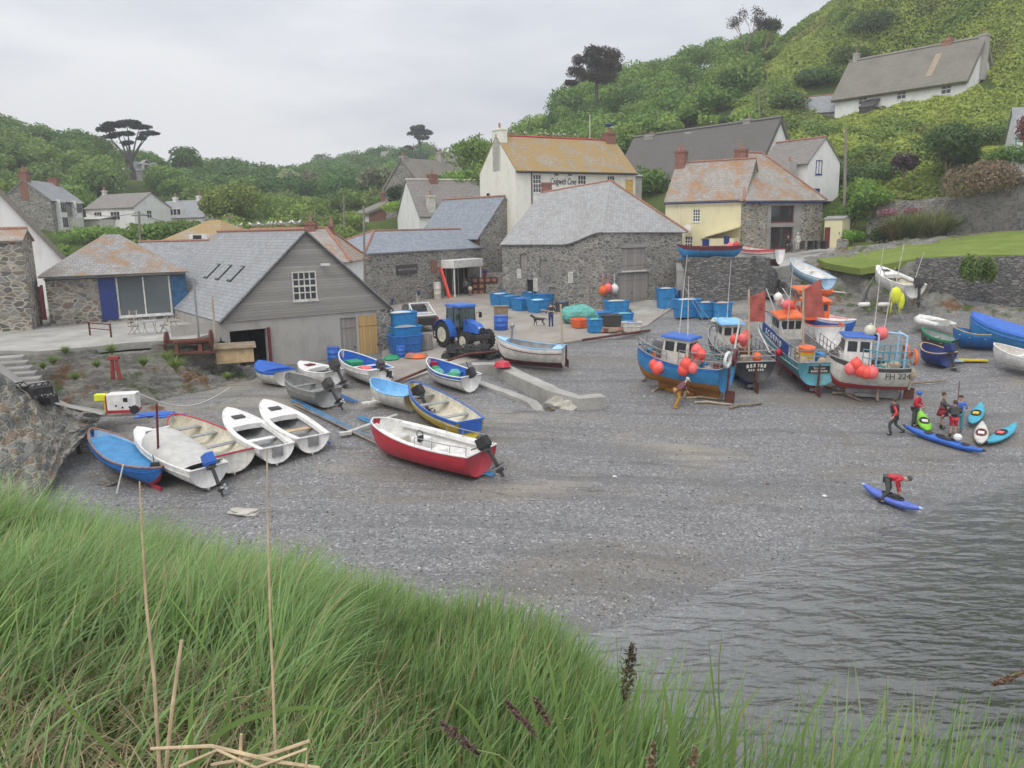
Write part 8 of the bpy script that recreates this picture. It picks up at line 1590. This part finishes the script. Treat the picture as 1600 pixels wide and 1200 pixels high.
bush('pale blossoming hawthorn in the valley wood', 452, 300, 190, 3.0, 3.0, (.2, .22, .12), .3, 1500, 23, 'tree', 'tree'); bush('grey brown leafless looking tree in the valley wood', 487, 305, 190, 3.0, 3.4, (.12, .115, .075), .3, 1500, 24, 'tree', 'tree'); bush('greyish thicket left of the farmhouse', 588, 295, 150, 3.2, 2.6, (.13, .14, .09), .25, 1800, 25)
bush('bright green hedge bush below the farmhouse', 640, 335, 112, 3.8, 1.3, (.13, .19, .03), .18, 2400, 26, lump=12); bush('dark holly bush beside the lane cottage', 622, 318, 118, 1.8, 1.6, (.035, .06, .03), .2, 1200, 27); bush('green hedge in front of the left slope houses', 160, 380, 96, 4.5, 1.2, (.1, .16, .035), .2, 2600, 28, lump=12); bush('green bush in front of the white house porch', 236, 378, 92, 3.0, 1.2, (.09, .14, .035), .2, 2200, 29)
bush('yellow green bush under the dormer cottage', 285, 372, 100, 4.5, 1.3, (.09, .14, .03), .2, 2400, 30, lump=12); bush('round green tree beside the stone house on the left hill', 292, 280, 186, 4.2, 4.2, (.06, .1, .03), .35, 2600, 31, 'tree', 'tree'); bush('bramble bank right of the farmhouse gable', 738, 262, 122, 3.6, 2.6, (.1, .15, .035), .22, 2600, 32); bush('leafy bank just left of the inn gable', 722, 305, 112, 3.4, 2.2, (.1, .16, .035), .2, 2600, 33)
bush('brown russet tamarisk bush leaning over the dark stone wall', 1535, 318, 72.5, 3.2, 2.4, (.13, .1, .065), .12, 5200, 34, lump=10); bush('dark purple leaved bush among the bramble slope', 1413, 272, 83, 1.5, 1.3, (.05, .03, .04), .12, 1600, 35); bush('dark green shrub right of the purple bush', 1480, 260, 82, 3.4, 2.6, (.055, .09, .03), .18, 4200, 36); bush('bright bush left of the garden wall behind the pole', 1345, 322, 84, 2.6, 1.6, (.11, .17, .035), .15, 3000, 37)
bush('green hanging bramble over the end of the garden wall', 1362, 330, 78.5, 2.2, 1.4, (.09, .15, .03), .14, 2600, 38); bush('clipped green mound at the lawn corner by the cream shed', 1330, 378, 76, 1.2, .7, (.09, .17, .03), .1, 1400, 39); bush('dark low bush between the mound and the flax', 1384, 380, 75, 1.6, .9, (.05, .08, .03), .12, 1500, 40)
bush('green shrub with small yellow flowers above the shed roof', 1330, 355, 80, 2.4, 1.5, (.08, .13, .03), .14, 2400, 41); bush('bush in front of the thatched row end gable', 1245, 262, 96, 1.8, 2.0, (.08, .13, .035), .16, 1600, 42)
bush('bush under the white edge house', 1592, 262, 76.5, 3.2, 1.3, (.07, .13, .03), .14, 2800, 43); bush('copper leaved tree cut by the right edge', 1602, 232, 72, 1.0, 1.8, (.12, .05, .04), .12, 1000, 44)
for i, (px, d, rx, lab) in enumerate(((1352, 131, 4.2, 'dark thicket at the top of the bracken slope, highest one'), (1325, 128, 3.6, 'dark thicket just below the highest thicket'), (1290, 126, 3.4, 'dark thicket left of the hill cottage chimney'), (1262, 127, 2.8, 'dark thicket above the slate outbuilding'), (1236, 122, 2.8, 'dark thicket left of the slate outbuilding'), (1400, 134, 3.6, 'dark thicket on the slope behind the hill cottage ridge'),
    (1150, 122, 2.6, 'rounded dark bush by the crossarm pole'), (1222, 114, 2.4, 'rounded bush above the thatched row gable'), (1390, 88, 2.6, 'dark bush in the lower bramble slope, left of the purple bush'), (1350, 90, 2.4, 'green bush right of the tall lawn pole'), (1560, 88, 2.6, 'bush in the upper bramble slope near the edge house'), (1520, 84, 2.2, 'bush left of the edge house above the dark wall'))):
    bush(lab, px, None, d, rx, rx*.55, ((.055, .08, .035), (.07, .1, .035), (.06, .095, .03))[i % 3], .2 if d > 100 else .14, 2600, 120+i, 'thicket', 'bush', stems=False, lump=11)
for i, (px, py, d) in enumerate(((1398, 178, 110), (1452, 172, 107), (1478, 168, 106), (1383, 339, 77), (1425, 338, 76.5))): bush('clump of pink valerian flowers, ' + ('leftmost below the hill cottage', 'middle one below the hill cottage', 'right one below the hill cottage', 'left one on the garden wall', 'right one on the garden wall')[i], px, py, d, 1.1, .5, (.2, .1, .12), .1, 500, 60+i, 'valerian', 'flowers', stems=False)
def spiky(label, px, py, d, n, h_, seed, col, w_=.05, name='flax_plant', spread=.8):
    q = D(px, py, d); r = np.random.default_rng(seed); root = empty(name, tuple(q), 0, label, 'plant'); k = 6; s = np.linspace(0, 1, k); a = r.random(n)*6.283; ln = h_*(.6+.6*r.random(n)); sp = spread*(.2+r.random(n)); dr = np.stack([np.cos(a), np.sin(a)], 1)
    P_ = np.zeros((n, k, 3)); P_[..., :2] = dr[:, None]*(sp*ln)[:, None, None]*(s**1.6)[None, :, None]; P_[..., 2] = ln[:, None]*(s-.35*(sp*.8)[:, None]*s**3); wv = np.stack([-dr[:, 1], dr[:, 0], np.zeros(n)], 1)[:, None]*(w_*(1-s)**.6)[None, :, None]
    V = np.stack([P_-wv, P_+wv], 2).reshape(-1, 3); b_ = np.arange(n)[:, None]*k*2+np.arange(k-1)[None]*2; F = np.stack([b_, b_+1, b_+3, b_+2], -1).reshape(-1, 4); c = np.array(col)*(.6+.8*r.random(n))[:, None]; npmesh('leaves', V, F, LEAF, root, col=np.repeat(c, 2*k, 0)); return root
for i, (px, py, n_, h_, cl_) in enumerate(((1405, 384, 260, 2.0, (.14, .16, .06)), (1428, 386, 240, 2.2, (.17, .18, .08)), (1455, 386, 300, 2.4, (.2, .21, .1)), (1478, 383, 260, 2.1, (.13, .17, .06)), (1392, 382, 160, 1.4, (.15, .13, .07)))): spiky('spiky flax clump along the back of the lawn, ' + ('second from the left', 'middle one', 'palest and largest one', 'right hand one', 'small brownish left one')[i], px, py, 73.5, n_*2, h_*1.45, 70+i, tuple(k*1.5 for k in cl_), .075)
for i, (px, lab) in enumerate(((1512, 'green ivy hanging over the lawn wall, left patch'), (1538, 'green ivy hanging over the lawn wall, right patch'))): bush(lab, px, 446+i*3, 55.2, .7, 1.3, (.075, .11, .03), .09, 1600, 90+i, 'ivy', 'plant', stems=False)
# bank plants
for i, (px, py, d, s_, lab) in enumerate(((103, 548, 38.5, .45, 'round leafy plant on the terrace edge'), (84, 565, 37.5, .5, 'grassy clump below the terrace slab'), (33, 572, 37, .45, 'green tuft at the head of the stone steps'), (68, 572, 37, .4, 'green tuft right of the stone steps'), (152, 570, 37.5, .45, 'green tuft in the middle of the rocky bank'), (175, 549, 39, .6, 'pale flowered clump at the terrace foot'), (225, 568, 38.5, .6, 'tall green clump by the broken rocks'), (275, 575, 38.5, .85, 'large green grass clump below the winch'), (262, 560, 39.5, .6, 'green clump just left of the winch'), (83, 512, 50, .6, 'green weeds growing against the studio wall'), (118, 590, 36.5, .45, 'low olive weeds on the rusty rocks'), (355, 588, 38, .4, 'small weed on the rocks right of the winch'))):
    spiky(lab, px, py+6, d, 300, s_*1.05, 80+i, (.2, .28, .08), .011, 'weed_clump', 1.1)
# ---------------------------------------------------------------- foreground grass bank
fg = [(-200, 830, 7), (0, 890, 6.2), (100, 912, 5.8), (200, 952, 5.4), (320, 978, 5.0), (440, 1000, 4.5), (600, 1025, 4.1), (760, 1050, 3.9), (860, 1090, 3.6), (920, 1140, 3.2), (980, 1225, 2.9), (1150, 1290, 2.6), (1400, 1310, 2.4), (1650, 1325, 2.3), (1900, 1320, 2.2),
 (-200, 965, 4.2), (0, 965, 4.0), (200, 1008, 3.7), (400, 1040, 3.3), (600, 1075, 3.0), (780, 1135, 2.7), (0, 1050, 2.6), (250, 1080, 2.5), (500, 1130, 2.4), (0, 1200, 1.9), (400, 1230, 1.85), (800, 1275, 1.9), (1200, 1360, 2.0), (-300, 1300, 1.6), (300, 1400, 1.3), (1000, 1400, 1.5), (1600, 1400, 1.7)]
fgp = [tuple(D(a, b, c)) for a, b, c in fg]
edge = fgp[:15]
for x, y, z in edge: fgp.append((x+.5, y+1.6, z-2.6)); fgp.append((x+1.0, y+4, z-7))
for x, y, z in ((-6, -2, 10), (0, -2, 9.6), (5, -2, 9.3), (0, .5, 9.6), (-3, .5, 9.8), (3, .5, 9.4)): fgp.append((x, y, z))
fgs = TPS(fgp, .0005); X, Y = np.meshgrid(np.linspace(-9, 7, 200), np.linspace(-3, 11, 180)); Z = fgs(X, Y)+vnoise(X, Y, 1.2, 71)*.06
t = NT('bank_soil', .95, 0, .1); v = t.co(); M['soil'] = t.col(t.ramp(t.noise(v, 5, 6, .7), [(.35, (.045, .06, .018)), (.6, (.1, .095, .04)), (.75, (.2, .17, .09))]))
tag(gridmesh('cliff_bank', X, Y, Z, M['soil']), kind='structure')
t = NT('grass_blade', .5, 0, .3); a_ = t.node('ShaderNodeAttribute', attribute_name='Col'); tr = t.node('ShaderNodeBsdfTranslucent'); t.l.new(a_.outputs[0], tr.inputs[0]); t.l.new(a_.outputs[0], t.b.inputs['Base Color']); ms = t.node('ShaderNodeMixShader', i_0=.38); t.l.new(t.b.outputs[0], ms.inputs[1]); t.l.new(tr.outputs[0], ms.inputs[2]); t.l.new(ms.outputs[0], t.n['Material Output'].inputs[0]); GRASS = t.m
def blades(X, Y, Z, ln, lean, az, w_, col, k=7, curl=1.0, seed=0):
    n = len(X); s = np.linspace(0, 1, k); dr = np.stack([np.cos(az), np.sin(az)], 1); P_ = np.zeros((n, k, 3)); ang = lean[:, None]*(.25+.75*s[None]**curl)*1.45
    dx = np.sin(ang)*ln[:, None]/k; dz = np.cos(ang)*ln[:, None]/k; hx = np.cumsum(dx, 1)-dx; hz_ = np.cumsum(dz, 1)-dz
    P_[..., 0] = X[:, None]+dr[:, :1]*hx; P_[..., 1] = Y[:, None]+dr[:, 1:]*hx; P_[..., 2] = Z[:, None]+hz_
    r = np.random.default_rng(seed+5); wa = az+1.57+r.uniform(-.9, .9, n); wv = np.stack([np.cos(wa), np.sin(wa), r.uniform(-.3, .3, n)], 1)[:, None]*(w_[:, None]*(1-s**2.2)[None]+.0003)[..., None]
    V = np.stack([P_-wv, P_+wv], 2).reshape(-1, 3); b_ = np.arange(n)[:, None]*k*2+np.arange(k-1)[None]*2; F = np.stack([b_, b_+1, b_+3, b_+2], -1).reshape(-1, 4)
    c = np.repeat(col, 2*k, 0).reshape(n, k, 2, 3)*(.8+.3*s)[None, :, None, None]; return V, F, c.reshape(-1, 3)  # shading painted into the blade colour: darker at the root, lighter at the tip
r = np.random.default_rng(77); n = 250000; px = r.uniform(-150, 1750, n); d = 1.15+r.random(n)**.8*6.2; X = (px-800)/1250*d*1.04; Y = d
ed = np.interp(X/Y*1250+800, [p[0] for p in fg[:15]], [p[2] for p in fg[:15]]); dens = np.clip((vnoise(X, Y, .9, 81)+.55)*1.6, .12, 1)*np.clip(Y/3.2, .3, 1)
hole = (X/Y*1250+800 < 340) & (Y < 2.55); dens = np.where(hole, dens*.22, dens); rt = X/Y*1250+800 > 960; dens = np.where(rt, dens*.13, dens)
kp = (Y < ed+.35) & (r.random(n) < dens); X, Y = X[kp], Y[kp]; m = len(X); Z = fgs(X, Y)-.02; cn = vnoise(X, Y, .7, 82)
ln = (.2+.28*r.random(m))*(1+.5*cn)*np.clip(.55+Y/7, .5, 1.15); lf = np.clip(.75-(X+1.2)*.12, .25, 1.1); lean = np.clip(r.normal(.6, .32, m)*lf*1.15, .03, 1.3); az = r.normal(.25, .75, m)+vnoise(X, Y, .8, 83)*2.2
ln = np.where(X/Y*1250+800 > 960, ln*1.5, ln); left = X/Y*1250+800 < 420; lean = np.where(left, np.clip(lean+.3, .3, 1.3), lean); ln = np.where(left, ln*1.45, ln)
g0 = np.array([.17, .3, .07]); g1 = np.array([.3, .42, .13]); g2 = np.array([.24, .34, .22]); u1_, u2_ = r.random((m, 1)), r.random((m, 1)); col = (g0*(1-u1_)+g1*u1_)*(1-.5*u2_)+g2*.5*u2_; col *= (.72+.5*r.random((m, 1)))*(1+.3*cn[:, None]); dry = r.random(m) < .06; col[dry] = np.array([.42, .34, .18])
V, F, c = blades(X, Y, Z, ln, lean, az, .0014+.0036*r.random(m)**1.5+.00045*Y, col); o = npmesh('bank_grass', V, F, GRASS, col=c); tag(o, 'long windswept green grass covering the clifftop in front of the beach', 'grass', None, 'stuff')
# dry straw thatch lying at the lower left
n = 2600; X = r.uniform(-1.6, -.35, n); Y = 1.35+r.random(n)*1.2; Z = fgs(X, Y)+.01+.03*r.random(n); V, F, c = blades(X, Y, Z, .12+.2*r.random(n), 1.05+.1*r.random(n), r.uniform(0, 6.28, n), .0016+.0015*r.random(n), np.array([.4, .32, .19])*(.5+.8*r.random((n, 1)))); o = npmesh('dry_grass', V, F, GRASS, col=c); tag(o, 'dead straw coloured grass lying among the green at the lower left', 'dry grass', None, 'stuff')
# broad tall blades
def bigblade(label, pts, w_, col, group='tall grass blades at the front'):
    Q = [D(*p) for p in pts]; s = np.linspace(0, 1, 14); xs = np.linspace(0, 1, len(Q)); A = np.array([tuple(q) for q in Q]); C = np.stack([np.interp(s, xs, A[:, i]) for i in range(3)], 1)
    for _ in range(3): C[1:-1] = (C[:-2]+C[2:]+2*C[1:-1])/4
    wv = np.array([1, .2, .15])*1.0; t_ = np.gradient(C, axis=0); wv = np.cross(t_, [0.1, 1, -.2]); wv /= np.linalg.norm(wv, axis=1)[:, None]; ww = (w_*(1-s**2.5)*(.6+.4*np.minimum(1, s*5))+.0004)[:, None]; V = np.stack([C-wv*ww, C+wv*ww], 1).reshape(-1, 3); F = np.array([[2*i, 2*i+1, 2*i+3, 2*i+2] for i in range(13)])
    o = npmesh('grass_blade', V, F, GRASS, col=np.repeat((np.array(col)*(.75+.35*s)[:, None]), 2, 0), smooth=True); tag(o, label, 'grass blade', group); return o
BB = [(((300, 1210, 1.5), (345, 1130, 1.5), (500, 1095, 1.55), (600, 1150, 1.6)), .006, 'broad blade arching over between the two tall straws'), (((300, 1240, 1.4), (297, 1130, 1.4), (302, 1070, 1.42)), .006, 'upright broad blade between the straw stubs'), (((355, 1230, 1.5), (430, 1120, 1.55), (505, 1020, 1.65)), .005, 'blade leaning right of the upright broad one'),
 (((480, 1180, 1.9), (510, 1090, 1.9), (560, 1025, 1.95)), .006, 'broad blade leaning right beside the long straw'), (((352, 1180, 1.8), (358, 1080, 1.8), (362, 1020, 1.85)), .005, 'short broad blade near the left straw'), (((200, 1200, 1.5), (120, 1120, 1.5), (60, 1050, 1.5)), .005, 'blade leaning left in the lower left corner'),
 (((850, 1230, 1.6), (830, 1080, 1.6), (808, 990, 1.65)), .004, 'pale blade pointing up in the middle bottom'), (((880, 1220, 1.6), (868, 1080, 1.6), (848, 990, 1.65)), .0035, 'second pale blade in the middle bottom'), (((878, 1180, 1.7), (879, 1080, 1.7), (878, 1018, 1.7)), .003, 'straight thin blade beside the pale pair'), (((790, 1220, 1.5), (740, 1120, 1.5), (706, 1090, 1.5)), .004, 'blade leaning left below the red boat'),
 (((955, 1230, 1.4), (935, 1110, 1.4), (902, 1060, 1.4)), .005, 'blade leaning left near the seed head'), (((1045, 1220, 1.5), (1058, 1120, 1.5), (1080, 1040, 1.55)), .005, 'light green blade right of the seed head'), (((1130, 1230, 1.4), (1115, 1080, 1.4), (1107, 1000, 1.4)), .002, 'dark thin stem rising over the water, left'), (((1128, 1220, 1.5), (1122, 1050, 1.5), (1128, 990, 1.5)), .0015, 'hair thin stem over the water'),
 (((1140, 1240, 1.4), (1150, 1120, 1.4), (1190, 1070, 1.45)), .003, 'stem bending right over the water'), (((1250, 1240, 1.4), (1255, 1130, 1.4), (1310, 1050, 1.45)), .003, 'thin blade bending right toward the shallows'), (((1060, 1240, 1.3), (1050, 1150, 1.3), (1035, 1060, 1.3)), .006, 'bright broad blade in front of the shallows'), (((1290, 1230, 1.5), (1330, 1180, 1.5), (1400, 1140, 1.5)), .003, 'low blade leaning far right')]
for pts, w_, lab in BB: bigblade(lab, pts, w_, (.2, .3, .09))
def stalk(label, pts, r_, name='dry_stalk', m='straw'):
    b = MB(); b.tube([D(*p) for p in pts], r_, 6); o = b.build(name, M[m]); tag(o, label, 'dry stalk', 'dry straw stalks'); return o
M['straw'] = paint((.5, .38, .24), .6, .25, scale=20)
stalk('tall dry straw stalk rising from the left foreground to the blue clinker boat', [(250, 1215, 1.5), (241, 1060, 1.52), (229, 950, 1.55), (222, 830, 1.58), (218, 752, 1.6)], [.0042, .0036, .003, .0024, .0016]); stalk('tall dry straw stalk standing in front of the white dinghies', [(431, 1190, 1.5), (427, 1080, 1.52), (422, 960, 1.55), (419, 840, 1.58), (417, 700, 1.6)], [.0036, .003, .0026, .002, .0014])
stalk('short thick straw stub beside the left tall stalk', [(258, 1215, 1.4), (270, 1100, 1.42), (284, 1000, 1.45)], [.004, .0038, .0034]); stalk('small straw stub between the tall stalks', [(374, 1215, 1.35), (377, 1147, 1.36)], [.0035, .003]); stalk('broken straw lying across the lower edge', [(235, 1170, 1.35), (330, 1166, 1.36), (430, 1190, 1.34), (500, 1200, 1.33)], [.003, .004, .004, .003]); stalk('bent straw rising to the right at the lower edge', [(330, 1195, 1.35), (420, 1180, 1.36), (484, 1158, 1.36)], [.003, .004, .004]); stalk('curled straw at the bottom edge', [(280, 1198, 1.33), (340, 1172, 1.34), (400, 1200, 1.33), (480, 1170, 1.34), (478, 1200, 1.33)], [.003, .003, .003, .003, .003])
def seedhead(label, pts, head, col=(.2, .16, .12), r_=.008):
    b = MB(); b.tube([D(*p) for p in pts], [.0016]*len(pts), 5); root = b.build('seed_grass', GRASS_ST); tag(root, label, 'seed head', 'grass seed heads'); a, c = D(*head[0]), D(*head[1]); rr = np.random.default_rng(int(pts[0][0])); n = 260; s = rr.random(n); C = np.array(a)[None]*(1-s[:, None])+np.array(c)[None]*s[:, None]+rr.normal(size=(n, 3))*(r_*.5*np.sin(np.pi*(s*.9+.05)))[:, None]; V, F = leaves(C, .0035, None, 5, asp=1.6); npmesh('seed_spike', V, F, LEAF, root, col=np.repeat(np.array(col)*(.6+.8*rr.random(n))[:, None], 4, 0)); return root
GRASS_ST = paint((.16, .2, .07), .6)
seedhead('upright brown green seed head over the water edge', [(968, 1240, 1.2), (976, 1150, 1.2), (978, 1090, 1.2)], [(976, 1092, 1.2), (988, 1006, 1.2)], (.13, .12, .075), .011); seedhead('mauve brown seed head leaning left at the bottom', [(850, 1240, 1.3), (780, 1180, 1.3), (745, 1172, 1.3)], [(748, 1178, 1.3), (688, 1128, 1.3)], (.19, .13, .12)); seedhead('slim reddish seed head in the middle of the front grass', [(860, 1220, 1.4), (840, 1150, 1.4), (822, 1130, 1.4)], [(838, 1150, 1.4), (790, 1095, 1.4)], (.22, .15, .13), .007); seedhead('second slim seed head beside the reddish one', [(900, 1220, 1.4), (870, 1160, 1.4), (855, 1125, 1.4)], [(858, 1130, 1.4), (834, 1090, 1.4)], (.2, .15, .11), .007)
seedhead('pale seed head at the bottom below the shallows', [(1018, 1260, 1.3), (1018, 1215, 1.3), (1018, 1200, 1.3)], [(1017, 1205, 1.3), (1021, 1160, 1.3)], (.3, .24, .15), .007); seedhead('pale seed head at the bottom right of centre', [(1080, 1260, 1.3), (1082, 1220, 1.3), (1083, 1205, 1.3)], [(1082, 1205, 1.3), (1086, 1168, 1.3)], (.3, .24, .15), .007); seedhead('thin reddish seed head cut by the right edge', [(1640, 1040, 1.5), (1590, 1052, 1.5), (1575, 1058, 1.5)], [(1552, 1070, 1.5), (1600, 1050, 1.5)], (.24, .16, .12), .006)
# ---------------------------------------------------------------- haze
hz_ = MB(); hz_.b3(-450, -60, -9, 450, 470, 140); hb = hz_.build('haze', [])
hm = bpy.data.materials.new('haze'); hm.use_nodes = True; hn = hm.node_tree; hn.nodes.remove(hn.nodes['Principled BSDF']); pv = hn.nodes.new('ShaderNodeVolumePrincipled'); pv.inputs['Color'].default_value = (.96, .975, 1, 1); pv.inputs['Density'].default_value = .00085; pv.inputs['Anisotropy'].default_value = .3
hn.links.new(pv.outputs[0], hn.nodes['Material Output'].inputs['Volume']); hb.data.materials.append(hm); tag(hb, 'thin pale sea haze over the cove', 'haze', None, 'stuff')
